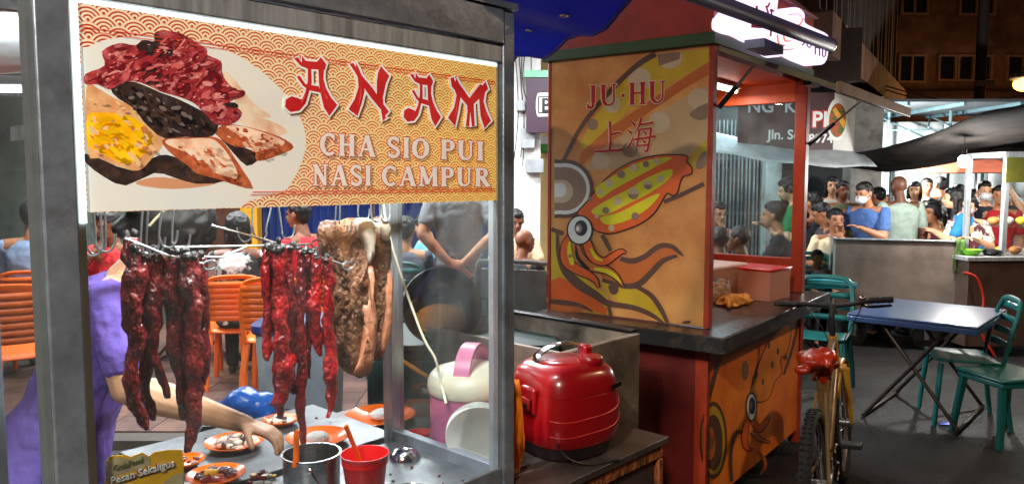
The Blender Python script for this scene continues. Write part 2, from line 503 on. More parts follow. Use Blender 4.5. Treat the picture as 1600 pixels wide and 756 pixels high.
# shop terrace: a low slab with square tiles
slab_m = pm('terrace_mortar', (70, 62, 56), .8, bump=.2)
t = MB(); t.bb(-6.5, .55, 4.6, 9.9, .0, .052)
terrace = tag(t.build('pavement', slab_m), kind='structure')
tile_ms = [pm('terrace_tile_%d' % i, c, .38, var=.15, scale=9, bump=.08, dirt=.4, dcol=(52, 40, 34), dscale=5) for i, c in enumerate([(112, 84, 74), (98, 76, 70), (124, 92, 78)])]
tm = []
for m_ in tile_ms:
    q = MB().bb(-.147, .147, -.147, .147, 0, .01); me = q.mesh('tile'); me.materials.append(m_); tm.append(me)
for i in range(11):
    for j in range(12):
        o = bpy.data.objects.new('tile', random.choice(tm)); COL.objects.link(o); o.parent = terrace
        o.location = (-3.95 + i * .3, 4.9 + j * .3, .052 + random.uniform(0, .002))

# ---- shop row behind the terrace
def wall_piece(name, label, cat, mb, mat, **k):
    return tag(mb.build(name, mat, **k), label, cat)
white_w = pm('whitewash', (222, 226, 224), .7, var=.06, scale=3, bump=.15, bscale=20, dirt=.35, dcol=(150, 146, 136), dscale=2.5)
cream_w = pm('cream_paint', (196, 166, 108), .7, var=.08, scale=3, bump=.1, bscale=20, dirt=.3, dcol=(140, 112, 70))
shop = thing('shop_house', 'shop row with white column, blue folding shutters and cream wall', 'building')
w = MB(); w.bb(-.06, .33, 8.9, 9.3, 0, 3.3); w.build('column', white_w, shop, bevel=.01)
w = MB(); w.bb(.33, 2.35, 10.0, 10.15, 0, 3.6); w.build('wall', cream_w, shop)
w = MB(); w.bb(-7.5, -.06, 9.75, 9.9, 0, 3.4); w.build('wall', pm('shop_back_wall', (60, 64, 84), .8), shop)
ceil_m = pm('white_ceiling', (226, 232, 232), .6, var=.05, dirt=.2, dcol=(160, 160, 150))
w = MB(); w.bb(-7.5, 2.35, 5.2, 10.1, 3.3, 3.36); w.build('ceiling', ceil_m, shop)
for i in range(26):                                         # ceiling boards seen past the column
    MB().bb(-1.5 + i * .15, -1.5 + i * .15 + .142, 5.3, 8.85, 3.285, 3.2985).build('ceiling_board', ceil_m, shop)
blue_sh = pm('blue_shutter', (26, 48, 112), .45, var=.15, scale=4, stretch=(1, 1, .2), dirt=.3, dcol=(18, 26, 60))
for i in range(46):                                         # accordion shutter, leaf by leaf
    x = -4.35 + i * .09
    q = MB(); q.add([(x, 9.72, .06), (x + .045, 9.66, .06), (x + .09, 9.72, .06), (x, 9.72, 2.6), (x + .045, 9.66, 2.6), (x + .09, 9.72, 2.6)], [(0, 1, 4, 3), (1, 2, 5, 4)])
    q.build('shutter_leaf', blue_sh, shop, solid=.004)
yel = pm('yellow_paint', (228, 160, 30), .5, var=.1, dirt=.2, dcol=(150, 90, 20))
w = MB(); w.bb(-3.35, -3.14, 9.45, 9.64, .05, 2.9); w.build('pillar', yel, shop, bevel=.01)
w = MB(); w.bb(-4.05, -3.36, 9.5, 9.62, .05, 2.3); w.build('door', pm('brown_door', (84, 44, 26), .5), shop, bevel=.008)
w = MB(); w.bb(-7.5, -4.4, 9.3, 9.5, .05, 3.2); w.build('wall', pm('grey_green_wall', (110, 120, 112), .7, dirt=.4, dcol=(60, 62, 58)), shop)
# electricity meters and cables on the column
mt = pm('meter_box', (150, 156, 158), .5)
for x, z, sx, sz in ((.1, 2.0, .16, .22), (.16, 1.72, .2, .16), (.05, 2.42, .1, .12)):
    MB().bb(x, x + sx, 8.78, 8.897, z, z + sz).build('meter_box', mt, shop, bevel=.008)
cab = MB()
for k in range(5):
    x = .02 + k * .05
    cab.tube(smooth_pts([(x, 8.87, 3.2), (x + random.uniform(-.05, .05), 8.86, 2.75), (x + random.uniform(-.05, .07), 8.86, 2.3), (x + random.uniform(-.04, .1), 8.87, 1.7 + .1 * k)], 5, False), .006, 5)
cab.build('wall_cable', blackm, shop, smooth=True)
# posters on the cream wall
for x, z, sx, sz, c in ((.52, 1.62, .09, .26, (190, 70, 50)), (.78, 1.35, .26, .5, (40, 74, 44)), (.8, 1.05, .2, .26, (190, 190, 170))):
    q = MB().bb(x, x + sx, 9.985, 9.997, z, z + sz).build('poster', pm('poster_%d' % c[0], c, .5, var=.4, scale=14), None)
    tag(q, {190: 'small red and white notice stuck on cream wall' if sz > .25 and x < .6 else 'pale paper notice under the dark green poster', 40: 'dark green poster on cream wall beside the mural cart'}[c[0]], 'poster')
# pale shelf-light strip and green edge under the beer board
w = MB(); w.bb(.33, 2.3, 9.2, 9.9, 1.98, 2.06); w.build('lintel', pm('green_paint', (70, 170, 60), .5), shop)
w = MB(); w.bb(.33, 2.3, 9.16, 9.9, 2.064, 2.16); w.build('lintel', white_w, shop)

# beer board
board_m = pm('beer_board_purple', (52, 28, 48), .5, var=.08)
bb_ = thing('shop_sign', 'dark purple beer board with white bottle label beside white column', 'sign', (.16, 8.7, 0))
MB().bb(0, 1.5, 0, .05, 2.17, 2.78).build('board', board_m, bb_, bevel=.004)
MB().bb(-.02, 1.52, -.01, .06, 2.782, 2.86).build('frame', pm('sign_frame_green', (110, 180, 140), .5), bb_, bevel=.004)
q = MB(); q.prism(smooth_pts([(.12, -.1), (.12, .11), (.22, .14), (.75, .14), (1.26, .14), (1.36, .11), (1.36, -.1), (1.26, -.12), (.75, -.12), (.22, -.12)], 3), 0, .006, Matrix.Translation((0, -.003, 2.47)) @ Matrix.Rotation(R(90), 4, 'X')); q.build('label_panel', whitep, bb_)
q = MB(); q.prism([(.13, -.085), (.13, .1), (.75, .125), (1.35, .1), (1.35, -.085), (.75, -.105)], 0, .004, Matrix.Translation((0, -.009, 2.47)) @ Matrix.Rotation(R(90), 4, 'X')); q.build('label_border', pm('ink_black', (14, 14, 16), .5), bb_)
q = MB(); q.prism([(.145, -.07), (.145, .085), (.75, .11), (1.335, .085), (1.335, -.07), (.75, -.09)], 0, .004, Matrix.Translation((0, -.013, 2.47)) @ Matrix.Rotation(R(90), 4, 'X')); q.build('label_panel', whitep, bb_)
X90 = Matrix.Rotation(R(90), 4, 'X')
ink = MATS['ink_black']; redink = pm('ink_red', (190, 24, 26), .5, var=.05)
bfont('BINTANG', .215, ink, bb_, Matrix.Translation((.165, -.0185, 2.4)) @ X90, bold=.006)
bfont('Pilsener', .15, whitep, bb_, Matrix.Translation((.36, -.004, 2.24)) @ X90, shear=.4)
bfont('TRADE      MARK', .03, whitep, bb_, Matrix.Translation((.28, -.004, 2.64)) @ X90)
q = MB(); q.prism([(.5 + .1 * (1 if k % 2 == 0 else .42) * math.sin(math.pi * k / 5), .1 * (1 if k % 2 == 0 else .42) * math.cos(math.pi * k / 5)) for k in range(10)], 0, .004, Matrix.Translation((0, -.002, 2.68)) @ X90); q.build('star_emblem', redink, bb_)

# ---- shops behind the mural cart: grille, pillar, dark doorway
shop2 = thing('shop_house', 'dim shop front with folding grille behind the mural cart', 'building')
gr_m = pm('grey_grille', (128, 140, 142), .5, .3, var=.2, dirt=.3)
for i in range(20):
    x = 2.35 + i * .05
    MB().bar((x, 9.9 - .02 * (i % 2), .1), (x, 9.9 - .02 * (i % 2), 2.4), .02, .03).build('grille_bar', gr_m, shop2)
for z in (.5, 1.2, 1.9): MB().bb(2.35, 3.3, 9.92, 9.935, z, z + .03).build('grille_rail', gr_m, shop2)
MB().bb(3.2, 3.4, 9.7, 9.95, 0, 3.2).build('pillar', pm('pale_pillar', (170, 178, 176), .7, dirt=.4), shop2, bevel=.01)
MB().bb(2.35, 3.2, 10.0, 10.1, 0, 3.6).build('wall', pm('shop_interior', (84, 92, 94), .8, dirt=.4), shop2)
MB().bb(3.4, 4.35, 10.15, 10.25, 0, 3.6).build('wall', pm('shop_interior_dark', (56, 62, 66), .8, dirt=.4, dscale=1.6), shop2)
MB().bb(4.35, 4.75, 9.9, 10.3, 0, 2.7).build('pillar', pm('stained_pillar', (150, 150, 146), .8, dirt=.9, dcol=(60, 58, 54), dscale=4), shop2, bevel=.01)
MB().bb(2.3, 4.3, 9.6, 10.4, 2.86, 3.5).build('lintel', pm('upper_storey_plaster', (60, 44, 38), .8, dirt=.5), shop2)
MB().bb(3.3, 3.44, 9.55, 9.69, 1.9, 2.2).build('meter_box', mt, shop2, bevel=.01)
# white awning
P = []
for i in range(13):
    x = 2.2 + 1.75 * i / 12
    P.append([(x, 8.9 - .55 * j / 6, 2.2 - .16 * i / 12 - .26 * j / 6 - .05 * math.sin(math.pi * i / 12) + .012 * math.sin(i * 1.3 + j)) for j in range(7)])
tag(MB().grid(P).build('awning', pm('white_canvas', (176, 184, 188), .7, bump=.1), smooth=True, solid=.004), 'white canvas awning sagging below the dark food banner', 'awning')
# food banner
ban = thing('shop_banner', 'dark red brown food banner with white letters and bowl picture', 'banner', (2.55, 8.75, 0))
MB().bb(0, 1.08, 0, .006, 1.98, 2.62).build('banner_sheet', pm('banner_maroon', (62, 26, 34), .5, var=.15), ban)
MB().bb(1.085, 1.32, 0, .006, 1.93, 2.62).build('banner_sheet', pm('banner_white', (214, 214, 208), .5, var=.05), ban)
q = MB(); q.lathe([(.001, 0), (1, 0), (1, .004), (.001, .004)], 28, Matrix.Translation((1.12, -.001, 2.32)) @ X90 @ Matrix.Diagonal((.12, .24, 1, 1))); q.build('bowl_picture', whitep, ban)
q = MB(); q.lathe([(.001, 0), (1, 0), (1, .004), (.001, .004)], 28, Matrix.Translation((1.12, -.006, 2.31)) @ X90 @ Matrix.Diagonal((.095, .19, 1, 1))); q.build('bowl_picture', pm('curry_print', (170, 70, 20), .5, c2=(60, 90, 20), scale=14, ramp=(.45, .55)), ban)
MB().add([(1.06, -.011, 2.42), (1.09, -.011, 2.46), (1.22, -.011, 2.28), (1.19, -.011, 2.22)], [(0, 1, 2, 3)]).build('bowl_picture', pm('chilli_print', (220, 160, 40), .5), ban)
bfont('NG  KO', .2, pm('banner_letter_grey', (190, 196, 200), .5), ban, Matrix.Translation((.1, -.004, 2.4)) @ X90, bold=.004)
bfont('PI', .24, redink, ban, Matrix.Translation((.83, -.004, 2.24)) @ X90, bold=.02)
bfont('PI', .24, whitep, ban, Matrix.Translation((.83, -.009, 2.24)) @ X90, bold=.006)
bfont('Jln. Sen', .15, whitep, ban, Matrix.Translation((.34, -.004, 2.1)) @ X90, bold=.003)
bfont('8974', .14, whitep, ban, Matrix.Translation((.8, -.004, 2.06)) @ X90, bold=.003)

# ---- dark shophouse receding on the right, and the block at the end of the street
brown_w = pm('night_plaster_brown', (128, 96, 80), .8, var=.25, scale=2, bump=.2, bscale=12, dirt=.6, dcol=(50, 34, 28), dscale=1.5)
frame_m = pm('window_frame_wood', (150, 120, 100), .6)
dark_gl = pm('dark_window_glass', (14, 15, 20), .12, var=.1, spec=.6)
def facade(name, label, p0, p1, z0, z1, wins, mat, thick=.4, ledges=(), fm=None):
    a, b = V((*p0, 0)), V((*p1, 0)); L = (b - a).length; ang = math.degrees(math.atan2(b.y - a.y, b.x - a.x))
    o = thing(name, label, 'building', M=frame(a.x, a.y, ang))
    MB().bb(0, L, .12, thick, z0, z1).build('wall', mat, o)
    for (x0, x1, y0, y1, nm) in wins:
        wd = MB().bb(x0, x1, .06, .115, y0, y1).build('window', dark_gl, o)
        fr = MB()
        fr.bb(x0 - .06, x0, -.02, .118, y0 - .06, y1 + .06); fr.bb(x1, x1 + .06, -.02, .118, y0 - .06, y1 + .06)
        fr.bb(x0, x1, -.02, .118, y0 - .06, y0); fr.bb(x0, x1, -.02, .118, y1, y1 + .06)
        for k in range(1, nm): xx = x0 + (x1 - x0) * k / nm; fr.bb(xx - .03, xx + .03, -.01, .059, y0, y1)
        fr.build('frame', fm or frame_m, wd)
    for (x0, x1, z, h, d) in ledges:
        MB().bb(x0, x1, -d, .117, z, z + h).build('ledge', mat, o, bevel=.01)
    return o
facade('shop_house', 'dark timber-windowed upper storey behind the lit squid sign', (3.5, 9.2), (8.6, 17.5), 2.95, 9.5,
       [(x, x + .95, 3.75, 6.2, 2) for x in (.5, 1.7, 2.9, 4.1, 5.3, 6.5, 7.7, 8.6)], brown_w, ledges=[(0, 9.7, 3.1, .5, .25), (0, 9.7, 6.5, .3, .5)], fm=pm('window_frame_grey', (120, 110, 104), .6))
facade('brick_building', 'dark brown street end block with rows of unlit windows', (9.0, 21), (21, 21.5), 0, 7.4,
       [(1.5, 2.15, 4.3, 4.95, 2), (2.6, 3.0, 4.35, 4.95, 1), (3.14, 3.5, 4.35, 4.95, 1), (3.64, 4.0, 4.35, 4.95, 1), (4.5, 4.9, 4.35, 4.95, 1), (5.6, 6.4, 4.3, 5.0, 2), (8.0, 8.7, 4.3, 5.0, 2), (1.5, 2.15, 6.1, 6.8, 2), (3.1, 4.0, 6.1, 6.8, 2)], brown_w, thick=3)
# low sheds in front of the block: rust roof, posts
shed = thing('roofed_shed', 'dim shed with dark tiled roof under the street end block', 'shed', (8.0, 16.5, 0))
rust = pm('rust_roof', (74, 50, 40), .7, var=.3, scale=5, bump=.2)
for i in range(14):
    MB().add([(i * .36, 0, 2.75), (i * .36 + .355, 0, 2.75), (i * .36 + .355, 2.2, 3.75), (i * .36, 2.2, 3.75)], [(0, 1, 2, 3)]).build('roof_panel', rust, shed, solid=.03)
for x in (.1, 1.7, 3.3, 4.9): MB().bb(x, x + .14, .3, .44, 0, 2.78).build('post', frame_m, shed)
MB().bb(0, 5, 2.0, 2.2, 0, 3.6).build('wall', brown_w, shed)
# balcony lights strip: worn lattice on the shophouse corner
# overhead cables and pole
pole = MB(); c0 = at_y(1528, 200, 14)
pole.tube([(c0.x, 14, 0), (c0.x, 14, 8)], [.1, .08], 10)
po = thing('utility_pole', 'tall grey utility pole rising beyond the black canopy', 'pole')
pole.build('shaft', pm('concrete_pole', (70, 58, 52), .8, bump=.2), po, smooth=True)
MB().bb(c0.x - .16, c0.x + .16, 13.84, 13.9, 3.3, 3.4).build('clamp', frame_m, po)
for k, (z0, z1) in enumerate(((3.75, 3.35), (3.9, 3.5))):
    a = at_y(1370, 130 + 6 * k, 13.9); b = at_y(1640, 140 + 8 * k, 13)
    pts = [a.lerp(b, t / 12) - V((0, 0, .25 * math.sin(math.pi * t / 12))) for t in range(13)]
    tag(MB().tube(pts, .012, 5).build('overhead_cable', pm('cable_grey', (120, 116, 116), .6), smooth=True), ['upper overhead cable strung across the dark street', 'lower overhead cable strung across the dark street'][k], 'cable', 'overhead cables')

# ---- sodium street lamp at the right edge
sl = thing('street_lamp', 'orange glowing street lamp at right edge above black canopy', 'street lamp')
LY = 16.5
p_ = at_y(1597, 132, LY)
MB().tube([(p_.x + .5, LY, 0), (p_.x + .5, LY, p_.z + .25), (p_.x + .3, LY, p_.z + .42), (p_.x, LY, p_.z + .32)], [.07, .05, .04, .035], 8).build('post', steel_dk, sl, smooth=True)
MB().ell((p_.x, LY, p_.z + .14), (.28, .18, .11)).build('lamp_housing', steel_dk, sl, smooth=True)
MB().ell((p_.x, LY - .03, p_.z), (.2, .15, .15)).build('bulb', glow('sodium_glow', (255, 165, 60), 14), sl, smooth=True)
point_lamp('sodium_light', (p_.x, LY - .2, p_.z - .25), 150, (1, .5, .18), sl, .12)

# ================================================================== ANAM STALL (local: x along the front, y into the case, z up)
UX, UY = .680, .733
AM = frame(-.798, 1.44, math.degrees(math.atan2(UY, UX)))
stall = thing('food_stall', 'steel framed glass food stall with red and yellow ANAM sign', 'food stall', M=AM)
ZC = .72
SW, SD, ZF, ZS0, ZS1, ZT = 1.105, .55, .75, 1.588, 1.972, 2.135
def apart(mb, name, mat, **k): return mb.build(name, mat, stall, **k)
# posts: front left is a folded sheet profile with a pale bead on its inner edge
apart(MB().bb(-.078, -.02, -.02, .035, .0, 2.3), 'post', steel_dk, bevel=.004)
apart(MB().bb(-.0195, -.004, -.006, .03, ZF, 2.2), 'edge_bead', pm('pale_edge_trim', (225, 230, 226), .4, var=.05))
apart(MB().bb(-.088, -.0785, -.012, .03, .0, 2.3), 'edge_bead', pm('bright_aluminium', (190, 200, 205), .3, .7))
apart(MB().bb(SW + .012, SW + .06, -.02, .03, .0, ZT), 'post', steel_dk, bevel=.006)
apart(MB().bb(SW - .002, SW + .0118, -.008, .03, ZF, 2.02), 'edge_bead', MATS['bright_aluminium'])
apart(MB().bb(SW - .0, SW + .055, SD - .05, SD, .0, ZT), 'post', steel, bevel=.004)
apart(MB().bb(-.078, -.03, SD - .05, SD, .0, ZT), 'post', steel_dk, bevel=.004)
# head beams
apart(MB().bb(-.0195, SW + .0115, -.024, .03, 2.036, ZT), 'beam', steel_dk, bevel=.005)
apart(MB().bb(-.0195, SW + .0115, -.014, .028, 1.983, 2.033), 'beam', steel, bevel=.004)
apart(MB().bb(-.02, SW, SD - .04, SD - .003, 2.04, ZT - .003), 'beam', steel_dk)
apart(MB().bb(-.09, SW + .064, -.03, SD + .01, ZT + .002, ZT + .02), 'roof_sheet', steel_dk)
# base
apart(MB().bb(-.07, SW + .05, .036, SD - .052, .12, ZF - .02), 'cabinet', steel_dk, bevel=.004)
floor_m = pm('worn_counter_steel', (120, 124, 128), .38, .6, var=.2, scale=7, bump=.06, dirt=.6, dcol=(70, 58, 50), dscale=6, rvar=.15)
apart(MB().bb(-.0185, SW - .003, .0, SD - .051, ZF - .018, ZF), 'counter_top', floor_m)
apart(MB().bb(.42, SW + .055, SD + .001, 1.08, ZF - .022, ZF), 'work_top', floor_m, bevel=.003)
for x in (.45, SW + .02): apart(MB().bb(x, x + .03, 1.02, 1.05, 0, ZF - .023), 'leg', steel_dk)
apart(MB().bb(-.0185, SW + .011, -.012, -.001, ZF - .03, ZF + .035), 'rail', steel_dk, bevel=.003)
apart(MB().bb(SW - .0015, SW + .03, .031, SD - .051, ZF - .02, ZF + .04), 'rail', steel_dk, bevel=.003)
# panes
apart(MB().bb(-.002, SW - .004, .006, .011, ZF + .004, ZS0 + .05), 'glass_pane', pane)
apart(MB().bb(-.066, -.061, .036, SD - .052, ZF + .01, 2.03), 'glass_pane', pane)
apart(MB().bb(SW + .032, SW + .037, .036, SD - .052, ZF + .045, 2.03), 'glass_pane', pane)

# ---- sign banner: wave-scale print
def seigaiha():
    m = bpy.data.materials.new('wave_scale_print'); m.use_nodes = True
    n, l = m.node_tree.nodes, m.node_tree.links; p = n['Principled BSDF']
    tc = n.new('ShaderNodeTexCoord'); sx = n.new('ShaderNodeSeparateXYZ'); l.new(tc.outputs['Object'], sx.inputs[0])
    def mth(op, a, b=None, c=None):
        q = n.new('ShaderNodeMath'); q.operation = op
        for i, v in enumerate((a, b, c)):
            if v is None: continue
            if isinstance(v, (int, float)): q.inputs[i].default_value = v
            else: l.new(v, q.inputs[i])
        return q.outputs[0]
    x, z = sx.outputs['X'], sx.outputs['Z']
    RR, h = .028, .0158
    r0 = mth('ADD', mth('FLOOR', mth('DIVIDE', mth('SUBTRACT', z, RR), h)), 1)
    ds = []
    for k in range(4):
        r = mth('ADD', r0, k)
        off = mth('MULTIPLY', mth('FLOORED_MODULO', r, 2.0), RR)
        dx = mth('SUBTRACT', mth('FLOORED_MODULO', mth('ADD', mth('ADD', x, off), 2.0), 2 * RR), RR)
        dz = mth('SUBTRACT', z, mth('MULTIPLY', r, h))
        ds.append(mth('SQRT', mth('ADD', mth('MULTIPLY', dx, dx), mth('MULTIPLY', dz, dz))))
    res = ds[3]
    for k in (2, 1, 0):
        ins = mth('LESS_THAN', ds[k], RR)
        res = mth('ADD', mth('MULTIPLY', ds[k], ins), mth('MULTIPLY', res, mth('SUBTRACT', 1.0, ins)))
    fr = mth('FRACT', mth('MULTIPLY', mth('DIVIDE', res, RR), 4.0))
    ring = n.new('ShaderNodeMapRange'); ring.inputs[1].default_value = .36; ring.inputs[2].default_value = .5; l.new(fr, ring.inputs[0])
    ring2 = n.new('ShaderNodeMapRange'); ring2.inputs[1].default_value = .9; ring2.inputs[2].default_value = 1.0; ring2.inputs[3].default_value = 1; ring2.inputs[4].default_value = 0; l.new(fr, ring2.inputs[0])
    rg = mth('MULTIPLY', ring.outputs[0], ring2.outputs[0])
    gx = n.new('ShaderNodeMapRange'); gx.inputs[1].default_value = .1; gx.inputs[2].default_value = 1.05; l.new(x, gx.inputs[0])
    def ramp(cols):
        q = n.new('ShaderNodeValToRGB')
        while len(q.color_ramp.elements) < len(cols): q.color_ramp.elements.new(.5)
        for e, (pos, c) in zip(q.color_ramp.elements, cols): e.position = pos; e.color = lin(c)
        l.new(gx.outputs[0], q.inputs['Fac']); return q.outputs['Color']
    dark = ramp([(0, (186, 60, 44)), (.35, (200, 96, 58)), (.65, (216, 118, 48)), (1, (220, 128, 32))])
    lite = ramp([(0, (240, 218, 180)), (.4, (246, 222, 172)), (.7, (254, 226, 150)), (1, (255, 222, 128))])
    mx = n.new('ShaderNodeMixRGB'); l.new(rg, mx.inputs[0]); l.new(dark, mx.inputs[1]); l.new(lite, mx.inputs[2])
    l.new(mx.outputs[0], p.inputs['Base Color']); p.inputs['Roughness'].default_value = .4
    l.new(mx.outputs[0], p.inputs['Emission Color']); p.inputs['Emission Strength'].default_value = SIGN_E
    MATS['wave_scale_print'] = m
    return m
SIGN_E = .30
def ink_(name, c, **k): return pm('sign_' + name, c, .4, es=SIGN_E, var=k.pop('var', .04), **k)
sgn_y = -.004
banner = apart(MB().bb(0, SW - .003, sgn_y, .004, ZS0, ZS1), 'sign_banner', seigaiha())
MB().bb(-.0035, SW - .0025, -.0035, .003, ZS1 + .0005, ZS1 + .0095).build('light_gap', glow('light_gap_white', (225, 245, 245), 1.9), banner)  # glowing bars stand in for tube light leaking round the banner
MB().bb(-.0145, -.0025, -.0095, -.0065, ZS0 - .02, 2.1).build('light_gap', MATS['light_gap_white'], banner)
PR = Print(AM, 1, sgn_y, -1, banner, .00006)
z4 = lambda pts: [(130 + p[0] / 2.7, 40 + p[1] / 2.7) for p in pts]
z5 = lambda pts: [(430 + p[0] / 3.149, 70 + p[1] / 3.149) for p in pts]
cream = ink_('plate_cream', (232, 224, 208), c2=(216, 222, 220), scale=2)
def clipx(pts, M=AM): return pts
bl_ = pl(AM, 137, 325, 1, 0)
def edge(px_y):  # keep print on the banner's left edge
    return px_y
def sign_px(x, z):
    """place on the banner -> photo pixel, so that print stops exactly at its edges"""
    w = AM @ V((x, sgn_y, z)); d = w - V((0, 0, CAMZ))
    f = d.y * CP - d.z * SP; u = d.y * SP + d.z * CP
    return 800 + FPX * d.x / f, 378 - FPX * u / f
def left_edge(z): return sign_px(.001, z)
def pz(py): return max(ZS0 + .001, min(ZS1 - .001, pl(AM, 140, py, 1, sgn_y).z))
plate = z4(smooth_pts([(5, 98), (90, 62), (200, 48), (350, 45), (500, 70), (640, 120), (760, 200), (850, 290), (920, 400), (940, 500), (912, 600), (862, 690)], 4, False))
e1, e2 = sign_px(.305, ZS0 + .001), left_edge(ZS0 + .001)
plate = [left_edge(pz(plate[0][1]))] + plate[1:] + [sign_px(.318, ZS0 + .012), e1, e2]
PR.part('plate_picture')
PR.poly(plate, cream)
PR.part('meat_picture')
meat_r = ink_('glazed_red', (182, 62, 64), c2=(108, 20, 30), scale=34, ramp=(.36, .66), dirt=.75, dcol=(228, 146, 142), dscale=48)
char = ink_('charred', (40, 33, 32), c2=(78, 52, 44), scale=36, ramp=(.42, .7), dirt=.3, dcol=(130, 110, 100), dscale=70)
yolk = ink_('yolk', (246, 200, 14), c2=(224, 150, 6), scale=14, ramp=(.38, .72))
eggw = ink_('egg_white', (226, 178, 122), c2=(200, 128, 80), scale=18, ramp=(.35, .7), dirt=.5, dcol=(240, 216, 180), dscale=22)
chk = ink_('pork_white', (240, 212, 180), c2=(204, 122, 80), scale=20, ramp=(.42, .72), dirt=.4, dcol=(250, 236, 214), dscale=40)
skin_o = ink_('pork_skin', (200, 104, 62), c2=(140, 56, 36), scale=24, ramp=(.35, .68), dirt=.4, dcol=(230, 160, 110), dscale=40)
shad = ink_('plate_sauce', (214, 150, 110))
PR.poly(z4([(590, 195), (640, 230), (720, 330), (795, 385), (700, 380), (640, 320)]), chk, 3)
PR.poly(z4([(300, 640), (420, 650), (560, 668), (380, 690), (220, 668)]), shad, 3)
PR.poly(z4([(8, 540), (90, 570), (200, 610), (290, 560), (350, 545), (420, 570), (470, 610), (600, 655), (480, 668), (380, 640), (300, 622), (180, 675), (90, 640), (12, 580)]), char, 2)
PR.poly(z4([(625, 355), (680, 350), (760, 390), (840, 425), (857, 455), (800, 464), (720, 440), (660, 405)]), chk, 3)
PR.poly(z4([(575, 470), (640, 500), (740, 540), (735, 570), (690, 592), (640, 545), (600, 500)]), char, 2)
PR.poly(z4([(556, 450), (590, 420), (650, 420), (740, 440), (830, 470), (888, 512), (830, 545), (735, 572), (720, 520), (640, 510), (585, 480)]), skin_o, 3)
PR.poly(z4([(600, 428), (660, 424), (745, 446), (850, 490), (800, 520), (720, 510), (690, 470)]), chk, 3)
PR.poly(z4([(12, 262), (60, 265), (120, 300), (215, 350), (250, 400), (330, 470), (332, 510), (290, 560), (235, 612), (150, 594), (70, 560), (18, 535)]), eggw, 3)
PR.poly(z4([(18, 380), (80, 368), (170, 375), (230, 400), (280, 450), (292, 490), (260, 540), (190, 585), (120, 562), (40, 518), (18, 500)]), yolk, 3)
PR.poly(z4([(335, 500), (345, 475), (440, 472), (540, 468), (590, 490), (640, 560), (680, 620), (717, 688), (640, 672), (560, 645), (480, 625), (440, 590), (380, 548)]), skin_o, 2)
PR.poly(z4([(352, 500), (360, 480), (440, 478), (535, 476), (585, 510), (630, 575), (650, 640), (560, 622), (500, 560), (420, 530)]), chk, 3)
PR.poly(z4([(115, 265), (180, 235), (250, 250), (330, 285), (400, 310), (480, 350), (562, 395), (562, 450), (520, 472), (430, 470), (340, 475), (290, 440), (250, 400), (215, 350), (150, 310)]), char, 2)
PR.poly(z4([(9, 248), (9, 205), (90, 170), (80, 110), (150, 75), (220, 84), (250, 62), (305, 68), (300, 35), (330, 22), (400, 30), (460, 60), (520, 100), (525, 125), (580, 150), (585, 190), (600, 230), (640, 270), (680, 275), (675, 300), (620, 320), (640, 340), (670, 370), (640, 410), (570, 420), (520, 380), (470, 330), (400, 300), (330, 280), (240, 240), (180, 238), (110, 270), (60, 248)]), meat_r, 3)
PR.poly(z4([(300, 35), (345, 60), (385, 110), (350, 138), (290, 130), (240, 110), (225, 85), (260, 62), (300, 70)]), char, 3)
PR.poly(z4([(245, 190), (275, 160), (330, 200), (320, 245), (275, 250), (250, 225)]), char, 3)
PR.poly(z4([(395, 240), (430, 220), (455, 260), (430, 300), (395, 285)]), ink_('dark_glaze', (104, 24, 30)), 3)
PR.poly(z4([(520, 180), (570, 200), (600, 250), (650, 270), (600, 300), (540, 250)]), MATS['sign_dark_glaze'], 3)
PR.poly(z4([(590, 330), (640, 325), (655, 345), (615, 345)]), char, 2)
dl = MATS['sign_dark_glaze']
for st_ in ([(95, 175, 3), (160, 200, 8), (240, 190, 10), (300, 150, 4)], [(290, 140, 3), (360, 160, 9), (440, 150, 8), (530, 130, 3)], [(330, 270, 3), (370, 210, 9), (420, 180, 4)], [(450, 320, 3), (480, 260, 10), (530, 210, 8), (575, 160, 3)], [(560, 400, 3), (580, 350, 10), (540, 310, 4)], [(20, 235, 3), (90, 215, 7), (150, 235, 4)], [(345, 60, 3), (420, 70, 8), (500, 105, 4)]):
    PR.stroke([(x, y, w / 2.7) for (x, y), w in zip(z4(st_), [q[2] for q in st_])], dl, n=4)
hl = ink_('glaze_shine', (222, 140, 134), c2=(180, 70, 72), scale=50, ramp=(.4, .65))
for a in ([(90, 215), (150, 180), (215, 145), (160, 190)], [(330, 170), (420, 150), (500, 125), (420, 165)], [(440, 210), (500, 200), (480, 230), (450, 235)], [(120, 120), (160, 105), (190, 105), (150, 125)], [(560, 320), (600, 345), (610, 370), (575, 350)], [(340, 230), (380, 245), (390, 275), (355, 265)]):
    PR.poly(z4(a), hl, 3)
